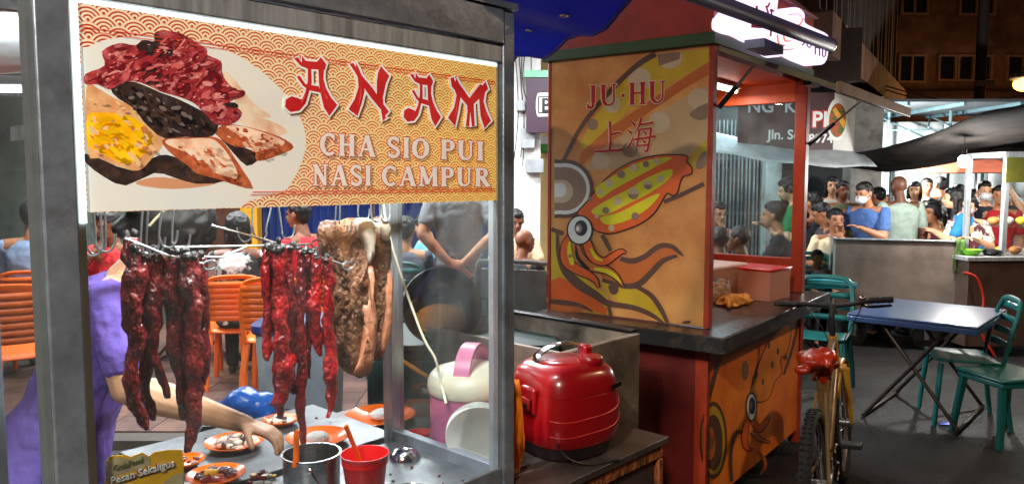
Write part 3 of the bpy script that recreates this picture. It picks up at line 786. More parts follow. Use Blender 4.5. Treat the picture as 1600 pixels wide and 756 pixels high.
# fine mottling of the printed photograph: flecks of glaze, char and fat
def inside(p, poly):
    c_ = False; j = len(poly) - 1
    for i in range(len(poly)):
        if (poly[i][1] > p[1]) != (poly[j][1] > p[1]) and p[0] < (poly[j][0] - poly[i][0]) * (p[1] - poly[i][1]) / (poly[j][1] - poly[i][1]) + poly[i][0]: c_ = not c_
        j = i
    return c_
def flecks(poly, inks, n, r0, r1, ang, seed):
    rnd = random.Random(seed); xs = [p[0] for p in poly]; ys = [p[1] for p in poly]; done = 0
    k0 = PR.k
    while done < n:
        x, y = rnd.uniform(min(xs), max(xs)), rnd.uniform(min(ys), max(ys))
        if not inside((x, y), poly): continue
        a = R(ang + rnd.uniform(-35, 35)); r = rnd.uniform(r0, r1); q = r * rnd.uniform(.25, .6); pts = []
        for i in range(9):
            t = 2 * math.pi * i / 9; rr_ = rnd.uniform(.65, 1.15); dx, dy = r * rr_ * math.cos(t), q * rr_ * math.sin(t)
            pts.append((x + dx * math.cos(a) - dy * math.sin(a), y + dx * math.sin(a) + dy * math.cos(a)))
        if all(inside(p, poly) for p in pts): PR.k = k0 + 1 + done % 30; PR.poly(z4(pts), rnd.choice(inks))
        done += 1
    PR.k = k0 + 32
red_poly = [(15, 240), (15, 208), (95, 175), (90, 115), (150, 82), (230, 90), (310, 70), (330, 30), (400, 36), (460, 66), (515, 104), (575, 155), (600, 235), (670, 282), (620, 318), (660, 370), (635, 400), (570, 410), (520, 370), (400, 292), (240, 234), (110, 262)]
r1_, r2_, r3_ = ink_('meat_mid', (160, 46, 50)), ink_('meat_deep', (110, 22, 30)), ink_('meat_pale', (206, 96, 92))
flecks(red_poly, [r1_, r2_, r3_, r1_, r2_, hl], 230, 8, 30, -20, 5)
flecks(red_poly, [hl, ink_('meat_glint', (226, 160, 156)), char, dl], 110, 3, 9, -20, 6)
flecks([(125, 265), (180, 242), (330, 292), (480, 356), (555, 398), (552, 445), (430, 462), (345, 466), (250, 395), (150, 305)], [ink_('char_brown', (76, 56, 48)), ink_('char_deep', (26, 22, 22)), ink_('char_glint', (120, 104, 96))], 90, 5, 24, 25, 7)
flecks([(15, 275), (110, 300), (215, 356), (322, 476), (325, 506), (240, 602), (25, 528)], [eggw, ink_('egg_brown', (196, 120, 76)), ink_('egg_pale', (232, 192, 140))], 50, 8, 26, 35, 8)
flecks([(22, 384), (80, 374), (170, 380), (280, 455), (286, 490), (190, 578), (40, 512)], [yolk, yolk, ink_('yolk_deep', (238, 184, 10)), ink_('yolk_pale', (248, 206, 30))], 30, 12, 34, 20, 9)
flecks([(356, 498), (440, 482), (540, 478), (590, 510), (650, 600), (690, 660), (560, 630), (480, 600), (420, 540)], [chk, skin_o, ink_('pork_pink', (224, 170, 134)), ink_('pork_pale', (240, 216, 188))], 70, 8, 30, 30, 10)
flecks([(575, 450), (650, 426), (740, 446), (870, 508), (735, 560), (600, 470)], [chk, skin_o, MATS['sign_pork_pink'], MATS['sign_pork_pale'], r1_], 70, 5, 20, 20, 11)
# red rules
PR.part('printed_rule')
rule = ink_('rule_red', (206, 62, 40))
PR.k = 30
for z, wd in ((ZS1 - .043, 1.5), (ZS1 - .050, 1.2)): PR.stroke([sign_px(.002, z), sign_px(SW - .006, z)], rule, wd)
for z in (ZS0 + .028, ZS0 + .034): PR.stroke([sign_px(.33 if z < ZS0 + .03 else .335, z), sign_px(SW - .006, z)], rule, 1.3)
# ANAM
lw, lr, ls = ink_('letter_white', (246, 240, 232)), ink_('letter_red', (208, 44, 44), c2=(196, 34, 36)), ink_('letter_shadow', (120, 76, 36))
A_ = [[(92, 68), (112, 62), (130, 88), (132, 52), (150, 80), (205, 85), (225, 62), (252, 97), (245, 125), (160, 120), (125, 105)],
      [(212, 115), (240, 115), (238, 170), (250, 215), (275, 260), (306, 297), (266, 352), (240, 310), (225, 250), (215, 190)],
      [(160, 115), (178, 118), (180, 190), (165, 240), (150, 290), (120, 325), (75, 332), (48, 307), (52, 270), (80, 254), (110, 262), (130, 270), (148, 235), (160, 180)],
      [(105, 158), (120, 152), (150, 195), (215, 205), (226, 238), (165, 224), (135, 202)]]
A2 = [[(660 + (x - 88) * .715, 345 + (y - 292) * .88 + (x - 88) * .03) for x, y in q] for q in A_]
N_ = [[(405, 150), (430, 160), (440, 230), (425, 290), (405, 352), (360, 318), (390, 270), (410, 210)],
      [(365, 95), (385, 90), (398, 112), (395, 85), (412, 118), (425, 150), (480, 215), (530, 290), (560, 330), (540, 352), (556, 366), (545, 360), (530, 378), (520, 320), (470, 260), (420, 190), (395, 140)],
      [(520, 105), (562, 155), (545, 190), (530, 260), (534, 302), (500, 250), (500, 180), (505, 140)]]
M_ = [[(878, 205), (905, 215), (912, 260), (900, 330), (886, 402), (850, 360), (880, 310), (892, 250)],
      [(862, 165), (878, 160), (886, 182), (893, 164), (905, 190), (955, 262), (975, 300), (945, 300), (880, 220), (868, 205)],
      [(942, 280), (976, 280), (982, 400), (968, 404), (960, 330), (954, 404), (938, 400), (946, 330)],
      [(1008, 195), (1022, 200), (1034, 180), (1048, 218), (1000, 270), (965, 305), (950, 270)],
      [(1000, 220), (1035, 225), (1025, 280), (1040, 330), (1062, 375), (1030, 412), (1010, 350), (1005, 290)]]
for L_ in (A_, N_, A2, M_):
    PR.part('letter')
    for q in L_: PR.stroke([(x + 2.2, y + 2.4) for x, y in z5(q)], ls, 6.5, closed=True, adv=False)
    PR.k += 1
    for q in L_: PR.stroke(z5(q), lw, 6.5, closed=True); PR.poly(z5(q), lw)
    for q in L_: PR.poly(z5(q), lr)
PR.part('letter_shine')
shine = ink_('letter_shine', (232, 96, 88))
for a in ([(232, 190), (240, 230), (262, 270), (250, 262)], [(150, 240), (146, 262), (128, 290), (135, 268)], [(425, 200), (424, 260), (408, 310), (416, 262)], [(898, 270), (895, 320), (882, 360), (890, 318)], [(1018, 280), (1028, 330), (1046, 372), (1030, 342)], [(772, 250), (780, 290), (798, 330), (786, 310)]):
    PR.poly(z5(a), shine)
txt_o, txt_w = ink_('text_edge', (176, 82, 66)), ink_('text_white', (244, 228, 216))
PR.text('CHA SIO PUI', z5([(222, 543), (1026, 570), (222, 434), (1026, 478)]), txt_w, txt_o, 2.4, bold=1.25)
PR.text('NASI CAMPUR', z5([(182, 692), (1060, 697), (182, 588), (1060, 608)]), txt_w, txt_o, 2.4, bold=1.25)
PR.done()

# ---- lamps inside the case
lamp = thing('tube_lamp', 'white fluorescent tube under the ANAM stall roof', 'lamp', M=AM)
MB().bb(.15, .95, .055, .105, 2.09, 2.13).build('lamp_housing', whitep, lamp, bevel=.005)
MB().tube([(.17, .08, 2.07), (.93, .08, 2.07)], .013, 8).build('lamp_tube', glow('tube_white', (235, 248, 255), 14), lamp, smooth=True)
area_lamp('tube_light', (.55, .08, 2.05), (.76, .03), 40, (.93, .97, 1), lamp)

# ---- hanging rail, hooks, skewers
wire = pm('hook_wire', (176, 180, 180), .3, .8, var=.15)
rail = thing('hanging_rail', 'steel rail across the ANAM case carrying the meat hooks', 'rail', M=AM)
MB().tube([(-.03, .2, 1.74), (SW + .02, .2, 1.74)], .009, 8).build('rod', wire, rail, smooth=True)
MB().tube([(-.03, .31, 1.74), (SW + .02, .31, 1.74)], .009, 8).build('rod', wire, rail, smooth=True)
for x in (-.03, SW + .02): MB().bb(x - .004, x + .004, .18, .33, 1.73, 1.76).build('bracket', steel, rail)
def S(px, py, y): return pl(AM, px, py, 1, y)
def hook(x0, x1, yb, dep, bend, label):
    top = S(x0, 300, dep); b = S(x1, yb, dep)
    pts = [(top.x, dep + .012, 1.752), (top.x, dep, 1.764), (top.x, dep - .012, 1.752), (top.x, dep - .008, 1.70)]
    r = .018
    pts += [(b.x, dep, b.z + r + .02), (b.x + bend * .002, dep, b.z + r * .7), (b.x + bend * r * .5, dep, b.z), (b.x + bend * r * 1.4, dep, b.z - .003), (b.x + bend * r * 2.1, dep, b.z + .012), (b.x + bend * r * 2.3, dep, b.z + .035)]
    o = MB().tube(smooth_pts(pts, 4, False), .0026, 6).build('meat_hook', wire, smooth=True, M=AM)
    return tag(o, label, 'hook', 'wire hooks on the stall rail')
for i, (x0, x1, yb, dep, bd, lb) in enumerate([
    (142, 150, 392, .2, 1, 'empty wire hook nearest the left stall post'), (152, 160, 396, .2, -1, 'empty wire hook second from the left stall post'), (162, 166, 394, .205, -1, 'empty wire hook third from the left stall post'),
    (228, 221, 396, .2, 1, 'wire hook at the left end of the thick meat strips'), (236, 230, 396, .21, 1, 'wire hook just right of the leftmost meat hook pair'), (263, 250, 385, .2, 1, 'slanting wire hook above the middle thick meat strips'), (274, 270, 390, .2, 1, 'wire hook above the longest thick meat strip'),
    (398, 394, 375, .31, -1, 'wire hook left of the thin meat strips'), (424, 440, 372, .31, 1, 'crossing wire hook leaning right over thin strips'), (441, 418, 372, .305, -1, 'crossing wire hook leaning left over thin strips'),
    (528, 524, 372, .31, 1, 'wire hook at the left edge of the pork slab'), (533, 531, 366, .31, 1, 'wire hook biting into the pork slab crust'), (566, 560, 345, .31, 1, 'wire hook above the white pork fat'), (574, 580, 345, .3, 1, 'wire hook between the two pork slabs'), (592, 594, 345, .31, 1, 'wire hook above the rear pork slab')]):
    hook(x0, x1, yb, dep, bd, lb)
def skewer(pts, dep, label, ring=True):
    P3 = [S(px, py, d) for (px, py), d in zip(pts, dep)]
    m = MB().tube(P3, .0032, 6)
    if ring:
        e = P3[-1]; d = (P3[-1] - P3[-2]).normalized(); c = e + d * .016
        m.tube([c + V((.017 * math.cos(a), 0, .011 * math.sin(a))) for a in [2 * math.pi * k / 16 for k in range(16)]], .0026, 6, closed=True)
    o = m.build('skewer', wire, smooth=True, M=AM)
    return tag(o, label, 'skewer', 'skewers holding the meat')
skewer([(195, 372), (260, 398), (318, 412)], (.2, .2, .2), 'skewer through the thick dark meat strips')
skewer([(268, 386), (400, 384), (488, 381)], (.22, .27, .3), 'long straight skewer with ring end reaching the pork slab')
skewer([(330, 352), (420, 376), (536, 413)], (.3, .29, .27), 'sloping skewer with ring end in front of the pork slab')
skewer([(300, 400), (345, 402), (388, 384)], (.24, .24, .25), 'short bent skewer behind the middle of the case', False)

# ---- meat
def meat_mat(name, c, c2, rough=.16):
    m = pm(name, c, rough, c2=c2, scale=22, ramp=(.38, .62), bump=.75, bscale=95, coat=.8, stretch=(1, 1, .6), dirt=.75, dcol=(34, 12, 12), dscale=20, sss=.0, spec=.7)
    return m
charsiu = [meat_mat('char_siu_dark', (122, 24, 30), (72, 14, 18)), meat_mat('char_siu_red', (166, 20, 26), (100, 12, 18)), meat_mat('char_siu_brown', (136, 36, 36), (82, 20, 24))]
burnt = pm('burnt_fat', (26, 20, 20), .35, bump=.8, bscale=120, c2=(70, 64, 60), scale=60, ramp=(.55, .7), coat=.4)
fatm = pm('white_fat', (210, 198, 180), .35, var=.1, scale=20, bump=.2, bscale=50, sss=.1, coat=.2)
def strip(pts, dep, mat, label, seed, flat=.62, wide=1.0):
    """irregular strip of meat: swept lumpy section following the surveyed centre line"""
    rnd = random.Random(seed)
    C = []
    for px, py, hw in smooth_pts(pts, 6, False):
        p = S(px, py, dep); q = S(px + hw, py, dep)
        C.append((p, (q - p).length * wide))
    vs, fs, seg = [], [], 14
    off = V((rnd.uniform(0, 50), rnd.uniform(0, 50), rnd.uniform(0, 50)))
    for i, (p, r) in enumerate(C):
        for k in range(seg):
            th = 2 * math.pi * k / seg
            v = V((math.cos(th) * r, math.sin(th) * max(r * flat, .008), 0)) + p
            w_ = V((v.x, v.y, v.z * .42)); nn = noise.noise(w_ * 22 + off) * .62 + noise.noise(w_ * 70 + off) * .7 + noise.noise(w_ * 150 + off) * .14
            v = p + (v - p) * (1 + nn * .8) + V((noise.noise(V((p.z * 26, seed, 0))) * r * .5, 0, 0))
            v.z += noise.noise(v * 60 + off) * .004
            vs.append(v)
    n = len(C)
    for i in range(n - 1):
        for k in range(seg): fs.append((i * seg + k, i * seg + (k + 1) % seg, (i + 1) * seg + (k + 1) % seg, (i + 1) * seg + k))
    fs += [tuple(range(seg))[::-1], tuple((n - 1) * seg + k for k in range(seg))]
    root = thing('meat_strip', label, 'meat', M=AM, group='roast pork strips hung in the stall')
    MB().add(vs, fs).build('meat', mat, root, smooth=True, sharp=180)
    m = MB()                                             # charred knot round the skewer
    p = C[0][0]
    for k in range(5):
        m.ell(p + V((rnd.uniform(-1, 1) * C[0][1] * .8, rnd.uniform(-.012, .012), rnd.uniform(-.012, .014))), (rnd.uniform(.007, .013), .009, rnd.uniform(.006, .012)), 8, 6)
    m.build('burnt_knot', burnt, root, smooth=True, sharp=180)
    return root
strip([(216, 392, 15), (214, 430, 20), (205, 480, 19), (213, 530, 17), (204, 575, 16), (208, 625, 17), (222, 655, 15), (230, 671, 5)], .20, charsiu[2], 'thick dark meat strip nearest the left post', 1, wide=.78)
strip([(243, 398, 13), (246, 450, 19), (240, 500, 16), (238, 540, 13), (248, 580, 13), (258, 606, 9), (262, 622, 4)], .215, charsiu[0], 'shorter dark meat strip second from left', 2, wide=.78)
strip([(268, 402, 12), (264, 450, 15), (274, 500, 15), (272, 540, 16), (281, 590, 11), (286, 640, 11), (284, 655, 4)], .21, charsiu[0], 'dark meat strip third from left', 3, wide=.78)
strip([(295, 398, 16), (298, 440, 20), (301, 500, 19), (303, 560, 18), (306, 620, 16), (300, 670, 13), (293, 704, 5)], .20, charsiu[2], 'longest thick meat strip ending above the yellow card', 4, wide=.78)
strip([(228, 396, 7), (226, 440, 10), (224, 490, 9), (230, 540, 10), (224, 600, 9), (236, 640, 7), (240, 655, 3)], .235, charsiu[0], 'narrow dark meat strip behind the two leftmost ones', 21)
strip([(282, 398, 8), (284, 450, 10), (288, 520, 9), (284, 570, 10), (290, 620, 8), (288, 636, 3)], .235, charsiu[1], 'narrow redder meat strip behind the longest thick one', 22)
strip([(312, 402, 6), (316, 450, 9), (318, 520, 8), (316, 570, 9), (318, 600, 3)], .225, charsiu[0], 'narrow meat strip at the right of the thick bunch', 23)
strip([(204, 372, 10), (206, 395, 14), (210, 425, 12), (208, 440, 4)], .22, charsiu[1], 'small red meat piece hooked beside the left post', 5)
strip([(426, 388, 4), (427, 440, 6), (428, 500, 6), (426, 520, 3)], .28, charsiu[0], 'short thin meat strip between the first thin ones', 24)
strip([(482, 392, 4), (482, 440, 6), (484, 500, 6), (482, 560, 5), (483, 590, 2)], .28, charsiu[0], 'thin dark meat strip left of the bright red one', 25)
strip([(418, 388, 6), (417, 440, 8), (419, 500, 8), (417, 545, 8), (416, 562, 3)], .27, charsiu[1], 'thin meat strip ending above the grey bin', 6)
strip([(434, 384, 7), (437, 430, 10), (436, 480, 11), (437, 530, 13), (440, 585, 15), (438, 622, 12), (437, 652, 4)], .25, charsiu[1], 'long red meat strip reaching the hand', 7)
strip([(450, 384, 6), (452, 440, 9), (455, 500, 9), (452, 550, 9), (456, 600, 6), (458, 615, 3)], .265, charsiu[0], 'meat strip right of the one above the hand', 8)
strip([(470, 390, 6), (470, 440, 7), (470, 500, 8), (472, 560, 8), (470, 610, 7), (473, 665, 6), (475, 694, 3)], .26, charsiu[0], 'very long thin meat strip hanging into the steel pot', 9)
strip([(492, 398, 7), (494, 440, 9), (490, 480, 9), (495, 530, 8), (500, 556, 3)], .27, charsiu[1], 'short bright red meat strip fourth among thin ones', 10)
strip([(511, 402, 6), (513, 440, 8), (512, 500, 8), (516, 560, 10), (520, 610, 8), (517, 638, 5), (512, 652, 2)], .26, charsiu[1], 'thin red meat strip nearest the pork slab', 11)
# roast pork slabs
crust = pm('roast_crust', (160, 112, 80), .42, c2=(64, 40, 30), scale=16, ramp=(.36, .66), bump=.8, bscale=90, coat=.35, dirt=.6, dcol=(30, 20, 18), dscale=9, stretch=(1, 1, .6))
pink = pm('pork_side', (196, 138, 104), .4, c2=(168, 104, 78), scale=14, bump=.3, bscale=40, coat=.3)
def slab(outline, dep, thick, label, fat, side, seed):
    root = thing('pork_slab', label, 'meat', M=AM, group='roast pork slabs')
    P3 = [S(px, py, dep) for px, py in smooth_pts(outline, 5)]
    m = MB(); n = len(P3); rnd = random.Random(seed)
    c = sum(P3, V()) / n
    rings = []
    for ring, (sc, yy) in enumerate([(.25, -.012), (.5, -.010), (.75, -.006), (.93, -.001), (1, thick * .35), (1, thick * .8), (.9, thick), (.5, thick * 1.05)]):
        rings.append([c + (p - c) * sc + V((0, yy, 0)) for p in P3])
    vs, fs = [], []
    for rg in rings:
        for p in rg:
            nn = noise.noise(p * 30 + V((seed, 0, 0))) * .010 + noise.noise(p * 90) * .006
            vs.append(p + V((nn * .6, nn * 1.4, nn * .4)))
    for i in range(len(rings) - 1):
        for k in range(n): fs.append((i * n + k, i * n + (k + 1) % n, (i + 1) * n + (k + 1) % n, (i + 1) * n + k))
    fs += [tuple(range(n)), tuple((len(rings) - 1) * n + k for k in range(n))]
    m.add(vs, fs); m.build('crust', crust, root, smooth=True, sharp=180)
    for nm, mt_, poly, yy in (('fat', fatm, fat, -.022), ('lean_side', pink, side, -.020)):
        if not poly: continue
        for pp in poly:
            q = [S(px, py, dep) for px, py in smooth_pts(pp, 4)]
            k = len(q); cc = sum(q, V()) / k; vs = []
            for sc, y2 in ((.4, yy - .004), (.8, yy), (1, yy + .012), (1, yy + .03)):
                vs += [cc + (p - cc) * sc + V((0, y2 + noise.noise(p * 60) * .004, 0)) for p in q]
            fs = [(i * k + j, i * k + (j + 1) % k, (i + 1) * k + (j + 1) % k, (i + 1) * k + j) for i in range(3) for j in range(k)] + [tuple(range(k))]
            MB().add(vs, fs).build(nm, mt_, root, smooth=True, sharp=180)
    return root
slab([(584, 348), (606, 344), (612, 400), (610, 470), (606, 530), (594, 562), (584, 550), (588, 470), (582, 400)], .335, .03, 'rear roast pork slab with pale edge beside inner post',
     [[(584, 346), (600, 343), (606, 360), (602, 378), (592, 372)]], [[(598, 430), (610, 425), (609, 480), (605, 530), (594, 558), (590, 540), (597, 490)]], 31)
slab([(505, 352), (530, 345), (575, 342), (584, 370), (580, 420), (582, 460), (588, 500), (584, 560), (574, 588), (548, 584), (528, 560), (516, 500), (520, 450), (508, 400)], .31, .035, 'large roast pork slab with crackled brown crust and white fat',
     [[(556, 344), (576, 342), (583, 362), (581, 395), (574, 412), (567, 385), (558, 365)]], [[(572, 420), (581, 418), (580, 455), (586, 500), (582, 558), (572, 586), (552, 582), (560, 560), (566, 520), (564, 480), (574, 460)]], 32)

# ---- things on the case floor
def C(px, py, z=ZF): return pl(AM, px, py, 2, z)
def on_case(name, label, cat, px, py, group=None, z=ZF):
    p = C(px, py, z); return thing(name, label, cat, M=AM @ Matrix.Translation((p.x, p.y, z)), group=group), p
def plate_of(px, py, r, label, z=ZF + .001):
    t_, p = on_case('plate', label, 'plate', px, py, 'orange melamine plates', z)
    MB().lathe([(.001, .004), (r * .55, .004), (r * .62, .008), (r * .95, .022), (r, .026), (r * .99, .028), (r * .94, .0255), (r * .62, .012), (r * .5, .009), (.001, .009)], 36, capb=False, capt=False).build('dish', orangep, t_, smooth=True)
    return t_, p
def scraps(name, label, cat, p, z, rad, mats, n, seed, h=.02, part='piece', size=(.010, .020)):
    rnd = random.Random(seed); root = thing(name, label, cat, M=AM @ Matrix.Translation((p.x, p.y, z)))
    for k in range(n):
        a, q = rnd.uniform(0, 6.3), rad * math.sqrt(rnd.random())
        s1 = rnd.uniform(*size); m = MB(); rm = Matrix.Rotation(rnd.uniform(0, 3), 4, 'Z') @ Matrix.Rotation(rnd.uniform(-.5, .5), 4, 'X')
        zz = s1 * .5 + max(0, (1 - q / rad)) * h
        m.box((0, 0, 0), (s1 * 2, s1 * 1.3, s1 * .8), Matrix.Translation((q * math.cos(a), q * math.sin(a), zz)) @ rm)
        m.build(part, mats[k % len(mats)], root, bevel=s1 * .25)
    return root
eggy = pm('egg_yolk', (240, 190, 40), .35); eggwh = pm('boiled_egg', (236, 230, 212), .3); dkmeat = pm('dark_cut_meat', (70, 34, 28), .35, bump=.5, coat=.4); paleme = pm('pale_cut_meat', (222, 186, 158), .4, bump=.2)
pA, a_ = plate_of(366, 700, .096, 'orange plate of chopped pork under the hand')
scraps('chopped_pork', 'chopped dark and pale pork heaped on the rear left plate', 'food', a_, ZF + .011, .07, [dkmeat, paleme, eggwh, dkmeat, paleme], 46, 3)
pB, b_ = plate_of(338, 752, .085, 'orange plate beside the yellow card with red meat')
scraps('sliced_meat', 'sliced glossy red meat and egg on plate beside card', 'food', b_, ZF + .011, .045, [charsiu[0], charsiu[0], eggy, charsiu[2]], 26, 4)
b2 = C(408, 752)
scraps('egg_slices', 'egg slices and red scraps lying beside the steel pot', 'food', b2, ZF + .001, .04, [eggwh, charsiu[0], eggy, charsiu[1]], 14, 5, size=(.008, .015))
pC, c_ = plate_of(497, 692, .108, 'orange plate with white rice behind the steel pot')
q = MB(); q.ell((0, 0, .01), (.04, .04, .022), 18, 10)
ri = q.build('rice_heap', pm('cooked_rice', (236, 234, 226), .5, bump=.6, bscale=160), smooth=True, M=AM @ Matrix.Translation((c_.x - .005, c_.y - .005, ZF + .012))); tag(ri, 'white rice heap on the plate behind the steel pot', 'food')
pD, d_ = plate_of(594, 657, .135, 'large orange plate behind the inner stall post', ZC + .001)
q = MB(); q.ell((0, 0, .012), (.05, .045, .022), 18, 10); ri = q.build('rice_heap', MATS['cooked_rice'], smooth=True, M=AM @ Matrix.Translation((d_.x + .01, d_.y, ZC + .012))); tag(ri, 'rice heap on the large plate near inner post', 'food')
pE, e_ = plate_of(440, 664, .068, 'orange plate left of the rice plate behind the hand')
scraps('chopped_pork', 'few pale pork pieces on the plate behind the hand', 'food', e_, ZF + .011, .05, [paleme, dkmeat, eggwh], 16, 41)
pF, f_ = plate_of(288, 730, .062, 'orange plate at the rear left behind the yellow card')
scraps('sliced_meat', 'dark sliced meat on the rear left plate behind card', 'food', f_, ZF + .011, .05, [charsiu[0], dkmeat, charsiu[2]], 16, 42, size=(.008, .014))
rnd_ = random.Random(77); cr = MB()
for k in range(160):
    x, y, s1 = rnd_.uniform(.03, 1.08), rnd_.uniform(.03, 1.0), rnd_.uniform(.0015, .005)
    if y > .5 and x < .45: continue
    cr.box((0, 0, 0), (s1 * 2, s1 * 1.4, s1), Matrix.Translation((x, y, ZF + s1 * .5 + .0005)) @ Matrix.Rotation(rnd_.uniform(0, 3), 4, 'Z'))
tag(cr.build('food_crumbs', charsiu[2], M=AM), 'meat crumbs scattered over the stall counter', 'crumbs', kind='stuff')
# steel pot
pt_, p = on_case('cooking_pot', 'open stainless steel pot with bail handle below the hand', 'pot', 488, 772)
rr = .08
MB().lathe([(rr * .93, 0), (rr * .96, .004), (rr * .97, .02), (rr, .118), (rr * 1.06, .121), (rr * 1.06, .124), (rr * .98, .124), (rr * .95, .02), (.001, .014)], 40, capt=False).build('pot_body', pm('pot_steel', (176, 178, 180), .25, .95, var=.12, scale=9, stretch=(1, 1, 6), rvar=.1), pt_, smooth=True)
MB().lathe([(.001, .07), (rr * .95, .07)], 30, capb=False, capt=False).build('dark_sauce', pm('dark_sauce', (40, 24, 18), .15), pt_)
MB().ell((-rr * .6, -rr * .84, .1), (.009, .006, .009)).build('handle_lug', chrome, pt_, smooth=True)
MB().tube(smooth_pts([(-rr * .6, -rr * .9, .1), (-rr * .45, -rr * 1.05, .07), (-.0, -rr * 1.15, .02), (rr * .5, -rr * 1.1, .012)], 6, False), .004, 6, flat=.6).build('bail_handle', chrome, pt_, smooth=True)
# ladle held in the hand
h0, h1 = S(463, 672, .29), S(463, 712, .27)
tag(MB().tube([h0, h1, h1 + V((0, .004, -.03))], [.009, .010, .012], 10, flat=.5).build('ladle', orangep, smooth=True, M=AM), 'orange plastic ladle held over the steel pot', 'ladle')
# red cup and spoon
cu, p = on_case('plastic_cup', 'large red plastic cup with ridged rim and orange spoon', 'cup', 571, 778)
def cup(t_, r, h, mat):
    MB().lathe([(r * .72, 0), (r * .76, .003), (r * .95, h * .78), (r * 1.0, h * .79), (r * 1.0, h * .83), (r * .99, h * .84), (r * 1.03, h * .98), (r * 1.05, h), (r * 1.02, h), (r * .93, h * .82), (r * .7, .006), (.001, .006)], 36, capt=False).build('cup_body', mat, t_, smooth=True, sharp=50)
cup(cu, .065, .132, redp)
sp = thing('spoon', 'orange plastic spoon standing in the red cup', 'spoon', M=AM)
s0, s1_ = S(540, 664, .19), S(557, 706, .2)
MB().tube([s0, s0.lerp(s1_, .5), s1_, s1_.lerp(s0, -.6)], [.007, .0075, .007, .006], 8, flat=.45).build('handle', orangep, sp, smooth=True)
cu2, p = on_case('plastic_cup', 'small red plastic cup behind beside the pink rice cooker', 'cup', 655, 700, z=ZC)
cup(cu2, .038, .06, redp)
bl, p = on_case('steel_bowl', 'upturned steel bowl left of the pink rice cooker', 'bowl', 632, 716)
MB().lathe([(.052, 0), (.052, .004), (.046, .02), (.03, .034), (.018, .038), (.001, .038)], 28, capt=False).build('bowl_body', chrome, bl, smooth=True)
bl, p = on_case('steel_bowl', 'steel bowl rim in front of the white plates', 'bowl', 640, 790)
MB().lathe([(.03, 0), (.055, .02), (.065, .04), (.063, .041), (.05, .02), (.001, .005)], 28, capt=False).build('bowl_body', chrome, bl, smooth=True)
# pink rice cooker
rc, p = on_case('rice_cooker', 'pink flowered rice cooker with white lid and arched handle', 'rice cooker', 738, 700, z=ZC)
rc.scale = (1.38, 1.38, 1.32)
pinkm = pm('pink_enamel', (196, 96, 146), .3, coat=.3, var=.06); ivory = pm('ivory_plastic', (232, 222, 200), .35, var=.05)
rr = .105
MB().lathe([(rr * .9, 0), (rr * .97, .01), (rr, .05), (rr, .15), (rr * .99, .156)], 48).build('body', pinkm, rc, smooth=True)
MB().lathe([(rr * 1.03, .157), (rr * 1.06, .165), (rr * 1.05, .188), (rr * 1.0, .2), (rr * .9, .212), (rr * .5, .226), (.001, .23)], 48, capt=False).build('lid', ivory, rc, smooth=True)
hp = [(.07 * math.cos(a) * 1.25, .0, .205 + .075 * math.sin(a)) for a in [math.pi * k / 14 for k in range(15)]]
hd = MB()
for sgn in (-1, 1):
    pass
vs = []; fs = []
for (x, y, z) in hp:
    vs += [(x, -.02, z), (x, .02, z), (x * .93, .02, z - .008), (x * .93, -.02, z - .008)]
for i in range(len(hp) - 1):
    for k in range(4): fs.append((i * 4 + k, i * 4 + (k + 1) % 4, (i + 1) * 4 + (k + 1) % 4, (i + 1) * 4 + k))
MB().add(vs, fs).build('handle', pm('pink_plastic', (226, 130, 170), .35, var=.04), rc, smooth=True, M=Matrix.Rotation(R(28), 4, 'Z'))
MB().bb(-.09, .09, -.03, .03, .19, .215).build('handle_base', ivory, rc, bevel=.008, M=Matrix.Rotation(R(28), 4, 'Z'))
fl = pm('flower_print', (206, 186, 140), .35, var=.05)
for k, (a, z) in enumerate([(-128, .10), (-108, .11), (-118, .075), (-96, .085), (-104, .05), (-126, .045), (-88, .12), (-140, .075)]):
    q = MB()
    for j in range(5):
        th = 2 * math.pi * j / 5 + k; aa = R(a + 6.5 * math.cos(th))
        q.ell((rr * 1.0005 * math.cos(aa), rr * 1.0005 * math.sin(aa), z + .010 * math.sin(th)), (.007, .007, .0075), 8, 6)
    q.build('printed_flower', fl, rc, smooth=True)
MB().bb(-.02, .02, -rr * 1.12, -rr * 1.02, .13, .185, ).build('latch', ivory, rc, bevel=.006, M=Matrix.Rotation(R(2), 4, 'Z'))
# white plates leaning against the right side
for k in range(5):
    ctr = pl(AM, 752, 741, 2, ZC) + V((.03 + k * .009, .04 + k * .009, 0))
    M_p = AM @ Matrix.Translation((ctr.x, ctr.y, ZC + .109)) @ Matrix.Rotation(R(-46), 4, 'Z') @ Matrix.Rotation(R(101), 4, 'X')
    o = thing('plate', ['front white plate of the five leaning beside the cooker', 'second white plate of the five leaning beside the cooker', 'middle white plate of the five leaning beside the cooker', 'fourth white plate of the five leaning beside the cooker', 'rearmost white plate of the five leaning beside the cooker'][k], 'plate', M=M_p, group='white plates standing on edge')
    r = .108
    MB().lathe([(.001, 0), (r * .6, 0), (r * .65, .003), (r * .97, .007), (r, .0085), (r * .99, .0105), (r * .64, .005), (r * .58, .003), (.001, .003)], 40, capb=False, capt=False).build('dish', whitep, o, smooth=True)
# white cable hanging through the case
cp = [S(598, 300, .42), S(602, 340, .42), S(617, 400, .40), S(640, 470, .36), S(663, 530, .33), S(680, 560, .31), S(688, 592, .30), S(697, 630, .24)]
tag(MB().tube(smooth_pts(cp, 6, False), .0042, 8).build('power_cable', pm('cream_cable', (232, 226, 200), .4, var=.03), smooth=True, M=AM), 'cream power cable hanging down to the pink rice cooker', 'cable')
